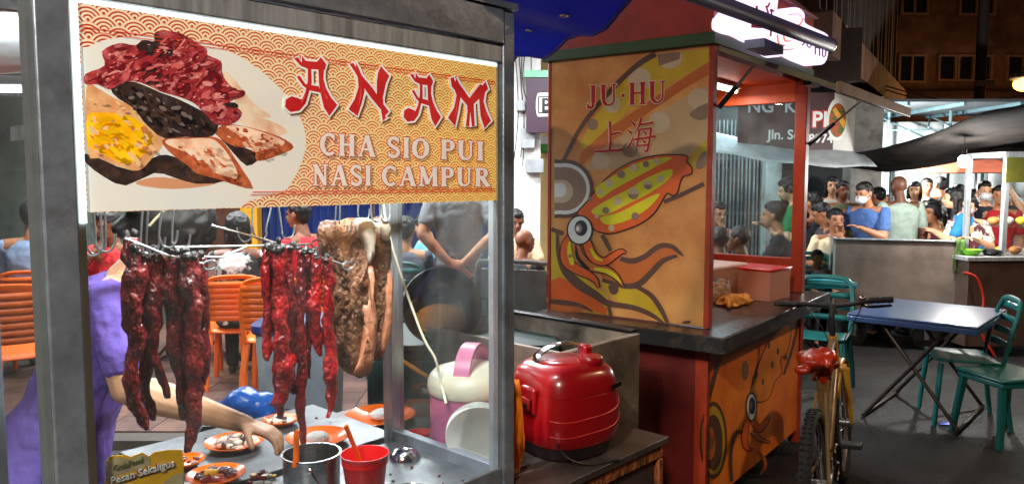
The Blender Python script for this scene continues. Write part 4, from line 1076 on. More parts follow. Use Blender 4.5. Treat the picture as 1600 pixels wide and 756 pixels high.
# yellow promo card on the glass
cardm = pm('card_yellow', (246, 190, 20), .5, var=.08); cardp = pm('card_paper', (206, 190, 150), .6, var=.2, scale=20)
card = thing('promo_card', 'torn yellow delivery promo card stuck inside the stall glass', 'card', M=AM)
yc = -.0
outl = [(163, 780), (166, 720), (172, 712), (196, 710), (204, 713), (222, 706), (233, 712), (240, 706), (262, 702), (285, 702), (287, 730), (288, 780)]
pts = [S(px, py, .022) for px, py in outl]
tri = tessellate_polygon([[V((q.x, q.z, 0)) for q in pts]])
MB().add(pts, [tuple(t) for t in tri]).build('card_sheet', cardm, card, solid=.0012)
PC = Print(AM, 1, .0208, -1, card, .0003)
PC.poly([(164, 735), (168, 722), (182, 714), (205, 716), (222, 709), (233, 714), (236, 726), (175, 745), (166, 750)], cardp)
PC.poly([(252, 756), (270, 742), (286, 738), (287, 775), (250, 778)], cardp)
PC.done()
def card_text(txt, p0, p1, mat, size_px, bold, dy=.0195):
    a, b = S(*p0, dy), S(*p1, dy); d = (b - a); ang = math.atan2(d.z, d.x)
    h = (S(p0[0], p0[1] - size_px, dy) - a).length
    TM = Matrix.Translation(a) @ Matrix.Rotation(-ang, 4, 'Y') @ X90
    o = bfont(txt, h * 1.35, mat, card, TM, bold=bold)
    w = max(v.co.x for v in o.data.vertices) or 1
    o.matrix_local = TM @ Matrix.Diagonal((d.length / w, 1, 1, 1))
card_text('GrabFood', (177, 736), (224, 722), pm('card_green', (96, 104, 50), .5), 10, .0004)
card_text('Pesan Sekaligus', (172, 757), (272, 728), pm('card_brown', (120, 40, 20), .5), 12, .0018)
card_text('Pesan Sekaligus', (172.3, 756.5), (272.3, 727.5), whitep, 12, .0003, .0175)

# ================================================================== SIDE COUNTER, BASIN, RED COOKER (in the stall's frame)
sc = thing('side_counter', 'low steel side counter with flaking wooden edge under the red cooker', 'counter', M=AM)
woodm = pm('flaking_wood', (176, 98, 44), .6, c2=(70, 44, 28), scale=16, ramp=(.42, .58), stretch=(3, 3, 1), bump=.5, bscale=40, dirt=.5, dcol=(36, 26, 22), dscale=9)
ctop = pm('worn_side_counter', (98, 86, 80), .4, .4, var=.2, scale=6, bump=.08, dirt=.6, dcol=(50, 40, 36), dscale=4, rvar=.15)
MB().bb(1.17, 1.87, -.13, .15, ZC - .025, ZC).build('counter_top', ctop, sc, bevel=.003)
MB().bb(1.17, 1.6, .151, 1.0, ZC - .025, ZC - .0005).build('counter_top', ctop, sc, bevel=.003)
MB().bb(1.18, 1.855, -.118, -.085, ZC - .075, ZC - .027).build('edge_trim', woodm, sc, bevel=.006)
MB().bb(1.825, 1.857, -.119, -.086, .08, ZC - .077).build('edge_trim', woodm, sc, bevel=.006)
MB().bb(1.18, 1.822, -.1, -.088, .1, ZC - .078).build('door_panel', pm('grimy_panel', (70, 52, 56), .5, dirt=.6, dscale=5), sc)
MB().bb(1.18, 1.85, -.08, .14, .06, ZC - .028).build('cabinet', steel_dk, sc)
MB().bb(1.18, 1.58, .142, .98, .06, ZC - .028).build('cabinet', steel_dk, sc)

bs = thing('steel_basin', 'deep open steel basin stand behind the red cooker', 'basin', M=AM)
bm_ = pm('stained_steel', (172, 156, 138), .42, .55, var=.25, scale=5, bump=.08, dirt=.7, dcol=(84, 62, 48), dscale=3.5, rvar=.15)
x0, x1, y0, y1, zt = 1.63, 2.13, .17, .95, 1.02
MB().bb(x0, x1, y0, y0 + .025, .5, zt).build('side_wall', bm_, bs, bevel=.004)
MB().bb(x1 - .02, x1 + .002, y0 + .0255, y1, .5, zt - .001).build('side_wall', bm_, bs, bevel=.003)
MB().bb(x0, x0 + .02, y0 + .0255, y1, .5, zt - .002).build('side_wall', bm_, bs)
MB().bb(x0 + .021, x1 - .021, y1 - .02, y1, .5, zt - .002).build('side_wall', bm_, bs)
MB().bb(x0 + .021, x1 - .021, y0 + .026, y1 - .021, .5, .53).build('basin_floor', bm_, bs)
MB().bb(x1 - .03, x1 + .012, y0 + .02, y1 + .01, zt + .0005, zt + .014).build('rim', blackg, bs, bevel=.003)
for x in (x0 + .02, x1 - .05):
    for y in (y0 + .02, y1 - .05): MB().bb(x, x + .03, y, y + .03, 0, .499).build('leg', steel_dk, bs)
pan = thing('frying_pan', 'brass coloured pan rim inside the steel basin', 'pan', M=AM @ Matrix.Translation((1.86, .55, .0)))
MB().lathe([(.1, .531), (.17, .6), (.19, .88), (.2, .885), (.185, .885), (.16, .62), (.001, .6)], 40, capt=False).build('pan_body', pm('brass', (150, 104, 40), .3, .8, dirt=.5), pan, smooth=True)

# red rice cooker with chrome handle
cpos = pl(AM, 897, 703, 2, ZC)
ck = thing('rice_cooker', 'glossy red rice cooker with chrome arched handle', 'rice cooker', M=AM @ Matrix.Translation((cpos.x, cpos.y + .045, ZC)) @ Matrix.Rotation(R(-12), 4, 'Z') @ Matrix.Diagonal((1.1, 1.1, 1.14, 1)))
redg = pm('cooker_red', (150, 10, 18), .3, var=.06, coat=.5, rvar=.1, dirt=.25, dcol=(90, 10, 14), dscale=7)
def rsq(a, b, e, z, n=48):
    out = []
    for k in range(n):
        t = 2 * math.pi * k / n; c, s = math.cos(t), math.sin(t)
        out.append((a * math.copysign(abs(c) ** (2 / e), c), b * math.copysign(abs(s) ** (2 / e), s), z))
    return out
def stack(levels, name, mat, par, capb=True):
    vs, fs, n = [], [], 48
    for (a, b, e, z) in levels: vs += rsq(a, b, e, z)
    for i in range(len(levels) - 1):
        for k in range(n): fs.append((i * n + k, i * n + (k + 1) % n, (i + 1) * n + (k + 1) % n, (i + 1) * n + k))
    fs.append(tuple((len(levels) - 1) * n + k for k in range(n)))
    if capb: fs.append(tuple(range(n))[::-1])
    return MB().add(vs, fs).build(name, mat, par, smooth=True, sharp=35)
stack([(.118, .118, 2.6, 0), (.128, .128, 2.6, .006), (.137, .137, 2.7, .035), (.139, .139, 2.8, .042)], 'base', pm('cooker_base', (30, 20, 20), .5), ck)
stack([(.138, .138, 2.8, .0425), (.143, .143, 2.9, .05), (.147, .147, 3.6, .09), (.146, .146, 3.6, .14), (.141, .141, 3.6, .19), (.1395, .1395, 3.6, .1905), (.1395, .1395, 3.6, .194), (.1405, .1405, 3.6, .1945), (.138, .138, 3.4, .225), (.129, .129, 3.2, .252), (.11, .11, 2.8, .268), (.07, .07, 2.3, .276), (.02, .02, 2, .277)], 'body', redg, ck)
MB().bb(-.158, -.135, -.05, .022, .135, .215).build('latch_plate', redg, ck, bevel=.008)
lt = MB().bb(-.170, -.1585, -.043, .012, .15, .186).build('latch', redg, ck, bevel=.005)
MB().bb(-.1715, -.1705, -.035, .004, .156, .170).build('latch_slot', blackg, lt)
MB().lathe([(.036, .268), (.039, .272), (.039, .286), (.034, .292), (.001, .293)], 28, cx=.045, cy=-.072).build('steam_vent', redg, ck, smooth=True)
hp = smooth_pts([(-.095, .045, .246), (-.082, .04, .284), (-.035, .024, .314), (.03, .004, .32), (.072, -.01, .3)], 6, False)
vs, fs = [], []
wv = [.014 + .014 * math.sin(math.pi * min(1, (i + 3) / len(hp))) for i in range(len(hp))]
for (x, y, z), w in zip(hp, wv):
    vs += [(x - w * .3, y - w * .95, z), (x, y, z + .006), (x + w * .3, y + w * .95, z), (x, y, z - .006)]
for i in range(len(hp) - 1):
    for k in range(4): fs.append((i * 4 + k, i * 4 + (k + 1) % 4, (i + 1) * 4 + (k + 1) % 4, (i + 1) * 4 + k))
fs += [(0, 1, 2, 3), tuple((len(hp) - 1) * 4 + k for k in range(4))]
MB().add(vs, fs).build('handle', pm('chrome_handle', (215, 216, 220), .08, 1, var=.02), ck, smooth=True, sharp=60)
MB().bb(.06, .092, -.03, .014, .255, .312).build('hinge', redg, ck, bevel=.008)
st = MB()
for zz, amp in ((.135, .02), (.075, .025)):
    pass
MB().bb(.1445, .1475, -.055, -.005, .19, .205).build('nameplate', blackg, ck, bevel=.003)
mark = MB().bb(.045, .09, -.1415, -.1395, .2, .212)
MB().add([(x, y, z) for x, y, z in [(.07, -.1435, .200), (.112, -.1385, .206), (.112, -.138, .219), (.07, -.1430, .213)]], [(0, 1, 2, 3)]).build('nameplate', blackg, ck, solid=.004)
for zz, k in ((.085, 0), (.13, 1)):
    pts = []
    for i in range(22):
        t = R(-150 + 130 * i / 21); a = .1475 if zz < .1 else .1465
        c, s = math.cos(t), math.sin(t); e = 3.6
        pts.append((a * math.copysign(abs(c) ** (2 / e), c), a * math.copysign(abs(s) ** (2 / e), s), zz + .045 * (i / 21) - .02 * math.sin(math.pi * i / 21)))
    MB().tube(pts, .0014, 5).build('moulded_line', pm('cooker_line', (222, 60, 56), .3), ck, smooth=True)
tag(MB().tube(smooth_pts([AM @ V((cpos.x - .14, cpos.y - .02, ZC + .1)), AM @ V((cpos.x - .15, cpos.y - .08, ZC + .04)), AM @ V((cpos.x - .08, cpos.y - .13, ZC + .005)), AM @ V((cpos.x + .02, cpos.y - .17, ZC + .005))], 6, False), .004, 6).build('power_cable', blackg, smooth=True), 'thin black power cord trailing from the red cooker', 'cable')
# orange bag hanging behind the stall post
o3 = pl(AM, 800, 620, 1, .05)
P = []
for i in range(9):
    z = 1.02 - .38 * i / 8
    P.append([(1.168 + .085 * j / 6 + .006 * math.sin(i * 1.7 + j), .03 + .03 * math.sin(math.pi * j / 6) + .012 * math.sin(i * .9 + j * 1.3), z) for j in range(7)])
tag(MB().grid(P).build('plastic_bag', pm('orange_bag', (250, 120, 20), .35, c2=(236, 200, 150), scale=5, ramp=(.55, .6)), smooth=True, solid=.004, M=AM), 'orange printed plastic bag hanging behind the right stall post', 'bag')

# dark green cabinet, wok lid, stick, bin and rack behind the stall
gc = thing('cabinet', 'dark green cabinet behind the stall under the wok', 'cabinet', (-.62, 3.2, 0), 0)
dkg = pm('dark_green_paint', (22, 58, 56), .5, dirt=.4, dcol=(14, 24, 24))
MB().bb(0, .8, .02, .5, .05, .92).build('body', dkg, gc, bevel=.008)
MB().bb(-.02, .82, 0, .52, .922, .95).build('top', dkg, gc, bevel=.006)
MB().bb(.03, .39, .008, .0195, .1, .88).build('door', dkg, gc, bevel=.004); MB().bb(.41, .77, .008, .0195, .1, .88).build('door', dkg, gc, bevel=.004)
wk = at_y(690, 478, 3.28)
wo = thing('wok', 'large dark steel wok tilted up behind the stall glass', 'wok', M=Matrix.Translation(wk) @ Matrix.Rotation(R(72), 4, 'X') @ Matrix.Rotation(R(10), 4, 'Y'))
wokm = pm('wok_steel', (70, 66, 70), .22, .9, var=.3, scale=6, dirt=.5, dcol=(40, 26, 16), dscale=5)
MB().lathe([(.168, .0), (.172, .004), (.168, .004), (.15, -.035), (.11, -.065), (.085, -.07), (.084, -.078), (.001, -.08)], 48, capb=False, capt=False).build('bowl', wokm, wo, smooth=True, solid=.002)
MB().lathe([(.001, -.03), (.11, -.03), (.113, -.027), (.11, -.022), (.001, -.022)], 40, cx=0, cy=-.055, sy=.62).build('bowl_base', pm('wok_golden_glint', (170, 110, 50), .25, .9), wo, smooth=True)  # golden reflection in the wok, put into colour as a tinted disc
for s in (-1, 1): MB().tube([(s * .168, -.04, .003), (s * .2, -.035, .01), (s * .2, .035, .01), (s * .168, .04, .003)], .007, 8).build('handle', blackg, wo, smooth=True)
a, b = at_y(600, 545, 3.05), at_y(668, 588, 2.95)
tag(MB().tube([a, b], .008, 8).build('wooden_stick', pm('bamboo', (190, 130, 60), .45), smooth=True), 'thin wooden stick leaning behind the inner stall post', 'stick')
tr = thing('steel_tray_rack', 'grey metal folding chair back behind the wok', 'chair', (.0, 4.4, 0), -18)
gm = pm('grey_metal_paint', (110, 118, 112), .45, .3, dirt=.3)
MB().tube(smooth_pts([(-.25, 0, .0), (-.25, 0, .8), (-.22, .02, 1.13), (-.16, .03, 1.17), (.16, .03, 1.17), (.22, .02, 1.13), (.25, 0, .8), (.25, 0, 0)], 4, False), .014, 8).build('frame', gm, tr, smooth=True)
MB().bb(-.2, .2, .022, .034, .8, 1.13).build('back_panel', gm, tr, bevel=.006)
MB().bb(-.22, .22, -.38, .0, .44, .47).build('seat', gm, tr, bevel=.008)
for x in (-.22, .22): MB().tube([(x, -.36, .45), (x, -.42, 0)], .012, 8).build('leg', gm, tr, smooth=True)
bp = at_z(462, 505, .97)
bi = thing('waste_bin', 'tall pale grey bin with blue rim behind thin meat strips', 'bin', (bp.x, bp.y + .1, 0))
gbin = pm('grey_bin', (168, 178, 184), .45, var=.08)
stack([(.14, .14, 5, .0), (.15, .15, 5, .02), (.19, .19, 5, .93)], 'body', gbin, bi)
stack([(.2, .2, 5, .931), (.205, .205, 5, .94), (.205, .205, 5, .972), (.19, .19, 5, .975)], 'rim', pm('blue_rim', (36, 60, 130), .4), bi)
bb2 = pl(AM, 384, 640, 2, .75)
q = MB()
for k in range(9): q.ell((random.uniform(-.09, .09), random.uniform(-.05, .05), .02 + random.uniform(0, .06)), (.06, .05, .04 + random.uniform(0, .03)))
q.bb(-.12, .12, -.07, .07, 0, .03)
bw = at_y(385, 632, 3.1)
o = q.build('plastic_bag', pm('blue_bag', (20, 96, 190), .3, bump=.4, bscale=25), smooth=True, M=Matrix.Translation((bw.x, 3.1, bw.z - .05))); live_voxel(o, .012, 2)
tag(o, 'crumpled bright blue plastic bag behind the hand', 'bag')
sto = thing('stool', 'dark low stool carrying the blue bag', 'stool', (bw.x, 3.1, 0))
MB().bb(-.17, .17, -.12, .12, bw.z - .08, bw.z - .051).build('seat', blackg, sto, bevel=.006)
for x in (-.15, .15):
    for y in (-.1, .1): MB().bb(x - .015, x + .015, y - .015, y + .015, 0, bw.z - .081).build('leg', blackg, sto)

# ================================================================== MURAL CART (local: x along counter away, y to the back, z up)
JM = frame(.91, 3.59, 53)
cart = thing('food_cart', 'orange wooden food cart with squid mural and lit roof sign', 'food cart', M=JM)
def jp(mb, name, mat, par=None, **k): return mb.build(name, mat, par or cart, **k)
JL, JW = 1.46, .87
orange_w = pm('orange_paint', (214, 84, 24), .5, var=.12, scale=5, bump=.1, bscale=30, dirt=.3, dcol=(120, 40, 16), dscale=5)
red_w = pm('red_paint', (168, 56, 26), .45, var=.12, scale=5, dirt=.35, dcol=(90, 20, 14), dscale=6, bump=.06)
maroon = pm('maroon_paint', (110, 26, 20), .5, var=.15, dirt=.4, dcol=(50, 14, 12), dscale=4)
green_t = pm('dark_green_trim', (52, 74, 40), .5, dirt=.3)
mural_m = pm('mural_ochre', (220, 156, 88), .38, var=.12, scale=2.5, c2=(190, 120, 62), dirt=.25, dcol=(140, 84, 48), dscale=4, coat=.15)
panel = jp(MB().bb(-.012, .012, .0, JW, .955, 2.262), 'mural_panel', mural_m, bevel=.002)
jp(MB().bb(-.016, .03, -.028, -.001, .95, 2.262), 'post', red_w, bevel=.003)
jp(MB().bb(-.016, .02, JW + .001, JW + .02, .95, 2.262), 'post', red_w, bevel=.003)
jp(MB().bb(JL - .035, JL + .035, -.028, .042, .95, 2.262), 'post', red_w, bevel=.004)
jp(MB().bb(JL - .03, JL + .03, JW - .04, JW + .02, .95, 2.262), 'post', red_w, bevel=.004)
# far window: frame and pane
jp(MB().bb(JL - .03, JL + .03, .043, JW - .041, 2.12, 2.258), 'window_rail', orange_w, bevel=.003)
jp(MB().bb(JL - .03, JL + .03, .043, JW - .041, 1.0, 1.16), 'window_rail', red_w, bevel=.003)
jp(MB().bb(JL - .004, JL + .004, .043, JW - .041, 1.161, 2.119), 'window_pane', glass('cart_glass', (222, 236, 238), 1.0, .04))
jp(MB().bb(.03, JL - .036, JW - .006, JW + .006, .96, 2.258), 'back_board', orange_w)
# counter, base
ctm = pm('dark_laminate', (52, 36, 34), .3, var=.2, scale=8, dirt=.4, dcol=(96, 72, 60), dscale=8, coat=.2, rvar=.12)
jp(MB().bb(-.165, JL + .1, -.16, JW + .03, .905, .948), 'counter_top', ctm, bevel=.004)
jp(MB().bb(-.168, JL + .102, -.166, -.1605, .875, .945), 'counter_edge', pm('black_edge', (26, 24, 24), .5, dirt=.5, dcol=(120, 96, 70), dscale=10))
jp(MB().bb(-.172, -.1655, -.16, JW + .03, .875, .945), 'counter_edge', MATS['black_edge'])
jp(MB().bb(-.03, .0, .03, JW, .08, .9), 'base_panel', maroon)
jp(MB().bb(-.034, .002, -.035, .028, .0, .9), 'base_post', red_w, bevel=.003)
front = jp(MB().bb(.003, JL - .03, -.02, -.0, .08, .9), 'base_panel', pm('mural_orange', (242, 138, 40), .45, var=.1, scale=3, c2=(226, 108, 30), dirt=.2, dcol=(110, 60, 30), dscale=6))
jp(MB().bb(JL - .029, JL + .03, -.03, .03, 0, .9), 'base_post', red_w)
jp(MB().bb(.01, JL, .03, JW, .08, .12), 'base_floor', maroon)
jp(MB().bb(JL - .02, JL + .0, .031, JW, .121, .9), 'base_panel', maroon); jp(MB().bb(.0, JL, JW - .02, JW, .121, .899), 'base_panel', maroon)
# roof
jp(MB().bb(-.045, JL + .05, -.04, JW + .04, 2.2625, 2.315), 'roof_trim', green_t, bevel=.003)
jp(MB().bb(.05, JL - .05, .02, JW - .02, 2.235, 2.262), 'roof_ceiling', orange_w)
jp(MB().bb(-.035, JL + .04, -.03, JW + .03, 2.316, 2.62), 'roof_fascia', pm('roof_red', (150, 44, 26), .5, var=.12, dirt=.3, dcol=(80, 24, 16)))
fm_ = Matrix(((0, 0, 1, 0), (1, 0, 0, 0), (0, 1, 0, 0), (0, 0, 0, 1)))
jp(MB().prism([(-.06, 2.621), (JW + .06, 2.621), (JW * .5, 3.05)], -.05, JL + .06, fm_), 'roof_gable', maroon)
# flap awning with gas struts
fy, fz = -.56, 2.035
jp(MB().add([(0.0, -.042, 2.245), (JL + .04, -.042, 2.245), (JL + .04, fy, fz), (0.0, fy, fz)], [(0, 1, 2, 3)]), 'flap', pm('flap_board', (120, 110, 78), .5, dirt=.5), solid=.02)
jp(MB().bar((-.02, fy - .012, fz - .005), (JL + .06, fy - .012, fz - .005), .02, .05), 'flap_edge', pm('flap_edge_wood', (150, 122, 96), .5, dirt=.3), bevel=.003)
for x, a0, a1 in ((.035, 1.98, .3), (JL + .0, 1.86, .55)):
    A0, B0 = V((x, -.034, a0)), V((x, -.042 + (fy + .042) * a1, 2.225 + (fz - 2.245) * a1))
    sr = jp(MB().tube([A0, A0.lerp(B0, .5)], .013, 8), 'gas_strut', blackg, smooth=True)
    MB().tube([A0.lerp(B0, .5), B0], .007, 8).build('strut_rod', chrome, sr, smooth=True)
jp(MB().bb(.55, .7, -.3, -.26, 2.115, 2.135), 'flap_catch', blackg)
# cart lamp
lamp2 = thing('tube_lamp', 'white lamp under the orange cart ceiling', 'lamp', M=JM)
MB().bb(.75, 1.32, .34, .40, 2.21, 2.234).build('lamp_housing', whitep, lamp2)
MB().tube([(.77, .37, 2.195), (1.3, .37, 2.195)], .013, 8).build('lamp_tube', glow('tube_warm', (255, 246, 230), 9), lamp2, smooth=True)
area_lamp('cart_light', (1.03, .37, 2.18), (.5, .04), 8, (1, .93, .85), lamp2)

# ---- squid mural
zA = lambda pts: [(855 + p[0] / 3.288, 70 + p[1] / 3.288) + tuple(p[2:]) for p in pts]
zB = lambda pts: [(855 + p[0] / 3.15, 280 + p[1] / 3.15) + tuple(p[2:]) for p in pts]
MU = Print(JM, 0, -.012, -1, panel, .0001)
mk = lambda n_, c: pm('mural_' + n_, c, .42, var=.07, scale=5, coat=.15)
dkb, yl, lt_, ob, gy, gyl, orr, blk, wht, ylb = mk('umber', (96, 66, 52)), mk('mustard', (204, 168, 40)), mk('sand', (196, 160, 116)), mk('burnt_orange', (196, 104, 46)), mk('taupe', (142, 114, 92)), mk('pale_taupe', (202, 178, 144)), mk('vermilion', (222, 96, 34)), mk('black', (26, 20, 20)), mk('white', (224, 226, 218)), mk('lemon', (216, 206, 30))
MU.poly(zA([(175, 545), (170, 500), (240, 380), (330, 250), (440, 140), (560, 50), (836, 22), (836, 84), (640, 200), (430, 330), (280, 470)]), yl, 0)
MU.poly(zA([(170, 560), (300, 440), (480, 320), (700, 170), (838, 84), (836, 150), (700, 230), (520, 350), (360, 470), (240, 560), (160, 640)]), ob, 0)
MU.poly(zA([(200, 640), (300, 530), (440, 430), (620, 320), (836, 210), (830, 400), (826, 560), (700, 560), (560, 580), (430, 610), (330, 640)]), lt_, 3)
MU.poly(zA([(720, 600), (780, 520), (826, 490), (826, 560), (800, 600), (740, 640)]), yl, 3)
for x, y, r, m, a0, a1 in ((475, 178, 60, gyl, 0, 360), (630, 60, 64, gyl, -20, 190), (332, 305, 46, gyl, 0, 360), (778, 280, 56, gyl, 0, 360), (575, 400, 56, gyl, 0, 360), (275, 595, 45, gyl, 0, 360)):
    MU.circ(855 + x / 3.288, 70 + y / 3.288, r / 3.288, m, a0=a0, a1=a1)
MU.poly(zA([(565, 50), (685, 38), (680, 75), (575, 110)]), gy)
MU.poly(zA([(732, 350), (822, 300), (825, 370), (790, 388), (750, 378)]), gy, 2)
MU.poly(zA([(762, 615), (790, 560), (818, 550), (816, 620), (775, 640)]), gy, 2)
MU.circ(855 + 233 / 3.288, 70 + 410 / 3.288, 29 / 3.288, gy); MU.circ(855 + 425 / 3.288, 70 + 540 / 3.288, 40 / 3.288, gy)
MU.stroke(zA([(62, 640, 16), (110, 540, 20), (170, 430, 22), (260, 310, 24), (370, 190, 26), (470, 100, 28), (560, 44, 30)]) and [(x, y, w / 3.288) for x, y, w in zA([(62, 640, 16), (110, 540, 20), (170, 430, 22), (260, 310, 24), (370, 190, 26), (470, 100, 28), (556, 48, 30)])], dkb, n=4)
# big faded eye
e = (855 + 90 / 3.288, 70 + 740 / 3.288)
def half_disc(r, m, sx=1.0, dx=0, dy=0):
    pts = []
    for i in range(37):
        t = R(-100 + 200 * i / 36); pts.append((e[0] + dx + r * sx * math.cos(t), e[1] + dy + r * math.sin(t)))
    # stop at the panel's left edge
    pts = [(max(x, 866.2), y) for x, y in pts] + [(866.2, e[1] + dy + r), (866.2, e[1] + dy - r)]
    MU.poly(pts, m)
half_disc(46, dkb, .98); half_disc(40, wht, .98); half_disc(34, gy); half_disc(18, gyl, 1, -5, 4); half_disc(11, wht, .9, -7, 2)
# shadowy tentacles under the squid
MU.poly(zB([(22, 250), (60, 300), (100, 400), (200, 500), (300, 570), (310, 670), (200, 655), (22, 560)]), yl, 0)
MU.poly(zB([(16, 500), (60, 480), (150, 520), (250, 600), (300, 640), (290, 668), (200, 640), (18, 590)]), orr, 0)
MU.poly(zB([(16, 612), (100, 620), (200, 640), (150, 655), (16, 650)]), ob, 0)
MU.poly(zB([(260, 500), (380, 520), (470, 560), (540, 630), (590, 705), (480, 650), (350, 600)]), ylb if False else yl, 3)
MU.poly(zB([(310, 350), (420, 420), (540, 330), (640, 350), (560, 420), (430, 530), (330, 520), (260, 470)]), ob, 3)
S3 = lambda pts: [(x, y, w / 3.15) for x, y, w in zB(pts)]
MU.stroke(S3([(20, 245, 20), (60, 262, 24), (80, 265, 20)]), dkb)
MU.stroke(S3([(50, 270, 14), (56, 360, 24), (90, 450, 40), (160, 520, 48), (240, 570, 38), (300, 610, 30), (420, 630, 26), (510, 665, 22), (570, 705, 12)]), dkb, n=4)
MU.stroke(S3([(298, 610, 16), (306, 640, 16), (314, 676, 18)]), dkb, n=3)
MU.stroke(S3([(16, 600, 22), (80, 606, 26), (160, 620, 20), (225, 652, 10)]), dkb, n=4)
MU.stroke(S3([(360, 390, 24), (420, 402, 28), (480, 380, 26), (550, 330, 26), (610, 330, 24), (650, 360, 18), (670, 378, 6)]), dkb, n=4)
MU.stroke(S3([(640, 376, 14), (570, 400, 24), (510, 460, 28), (450, 515, 30), (380, 525, 26), (270, 495, 18)]), dkb, n=4)
MU.stroke(S3([(440, 528, 20), (510, 570, 24), (560, 640, 24), (592, 706, 18)]), dkb, n=4)
MU.stroke(S3([(268, 275, 20), (290, 310, 22), (312, 352, 20)]), dkb, n=3)
MU.poly(zB([(302, 520), (350, 530), (345, 560), (325, 568), (308, 555)]), dkb, 2)
MU.stroke(S3([(574, 112, 18), (660, 76, 20), (772, 22, 22)]), dkb)
MU.poly(zB([(665, 700), (700, 694), (706, 706), (670, 710)]), dkb, 2)
MU.part('squid_picture')
body = zB([(150, 178), (200, 110), (255, 40)]) + zA([(330, 668), (420, 612), (520, 580), (620, 568), (716, 574), (712, 600), (738, 630), (736, 662), (690, 680)]) + zB([(640, 60), (620, 78), (590, 66), (560, 110), (520, 170), (450, 220), (370, 250), (310, 265), (260, 258), (225, 240)])
MU.stroke([(x, y) for x, y in smooth_pts(body, 3)], blk, 4.4, closed=True, adv=True)
MU.poly(body, orr, 3)
MU.poly(zA([(250, 735), (330, 680), (420, 628), (520, 592), (640, 580), (560, 625), (440, 690), (330, 750), (270, 790)]), ylb, 3)
MU.poly(zB([(215, 160), (300, 100), (400, 50), (500, -10), (610, -50), (600, 0), (500, 70), (400, 120), (290, 175)]) , ylb, 3)
MU.poly(zB([(260, 190), (350, 165), (440, 120), (520, 80), (555, 75), (500, 140), (400, 200), (300, 225)]), ylb, 3)
for x, y, r, m in ((212, 98, 12, gy), (260, 62, 15, gyl), (305, 20, 20, gyl), (288, 154, 17, gy), (348, 110, 20, gyl), (245, 182, 11, gyl), (316, 240, 15, gyl), (433, 182, 19, gy), (555, 5, 14, gyl), (424, 74, 26, gy), (495, 30, 20, gy)):
    MU.circ(855 + x / 3.15, 280 + y / 3.15, r / 3.15, m, n=18)
for x, y, r, m in ((378, 665, 21, gy), (447, 632, 20, gyl), (507, 614, 16, gy), (562, 598, 16, gyl), (580, 686, 17, gyl)):
    MU.circ(855 + x / 3.288, 70 + y / 3.288, r / 3.288, m, n=18)
for x, y, r in ((424, 66, 24), (495, 22, 18)):
    MU.circ(855 + x / 3.15, 280 + y / 3.15, r / 3.15, gyl, a0=160, a1=380, n=14)
tn = [([(110, 280, 22), (86, 330, 34), (92, 400, 44), (140, 440, 44), (200, 468, 34), (240, 500, 20), (252, 534, 4)], orr),
      ([(150, 320, 16), (165, 380, 34), (215, 430, 36), (290, 446, 36), (340, 480, 26), (375, 530, 4)], ob),
      ([(190, 300, 40), (225, 380, 46), (280, 405, 36), (330, 375, 30), (365, 355, 22), (390, 362, 4)], orr)]
for pts, m in tn:
    MU.stroke([(x, y, w / 3.15 + 3.2) for x, y, w in zB(pts)], blk, n=4)
    MU.stroke([(x, y, w / 3.15 - .4) for x, y, w in zB(pts)], m, n=4)
MU.stroke(S3([(112, 305, 8), (108, 350, 22), (122, 410, 22), (130, 418, 6)]), ylb, n=3); MU.circ(855 + 113 / 3.15, 280 + 378 / 3.15, 3, gy, n=12)
MU.stroke(S3([(142, 330, 6), (150, 385, 18), (190, 430, 16), (210, 440, 4)]), blk, n=3)
MU.stroke(S3([(215, 340, 10), (240, 385, 18), (275, 400, 6)]), ylb, n=3)
MU.stroke(S3([(230, 440, 10), (290, 452, 22), (335, 478, 18), (365, 512, 4)]), ylb, n=3)
ex, ey = 855 + 160 / 3.15, 280 + 250 / 3.15
MU.circ(ex, ey, 20.6, blk, 23.6, n=32); MU.circ(ex, ey, 18.2, wht, 21.2, n=32); MU.circ(ex + 2, ey - 3, 10, mk('iris', (40, 44, 48)), 12.4); MU.circ(ex - 1.5, ey - 2.5, 5.4, gy, 7.2); MU.circ(ex - 3, ey - 2, 3, wht, 4)
# lettering
mred, mcr = mk('red_letter', (170, 22, 24)), mk('cream_edge', (232, 204, 170))
MU.text('JU.HU', zA([(203, 322), (612, 300), (203, 212), (612, 184)]), mred, mcr, 2.4, bold=1.1, gap=.1)
han = [[(322, 395, 12), (326, 470, 11), (322, 545, 12)], [(326, 462, 11), (372, 452, 9), (382, 458, 5)], [(245, 548, 9), (310, 546, 10), (386, 540, 13)],
       [(432, 396, 6), (446, 408, 11), (450, 420, 4)], [(414, 440, 6), (430, 452, 11), (434, 462, 4)], [(416, 530, 12), (432, 500, 8), (442, 470, 4)],
       [(484, 378, 11), (470, 420, 8), (452, 450, 4)], [(472, 412, 8), (510, 406, 9), (546, 400, 10)], [(474, 436, 10), (466, 490, 8), (460, 522, 8)],
       [(474, 436, 8), (510, 432, 8), (534, 428, 9)], [(534, 428, 10), (524, 500, 9), (512, 548, 10), (496, 540, 5)], [(440, 488, 8), (500, 480, 9), (556, 470, 11)], [(462, 520, 8), (500, 516, 8), (528, 512, 8)],
       [(496, 444, 6), (506, 456, 10), (508, 466, 4)], [(490, 490, 6), (500, 500, 10), (503, 508, 4)]]
MU.part('letter')
for extra, m in ((2.0, mcr), (0, mred)):
    for st_ in han: MU.stroke([(x, y, w / 3.288 * 1.25 + extra) for x, y, w in zA(st_)], m, n=3)
MU.done()

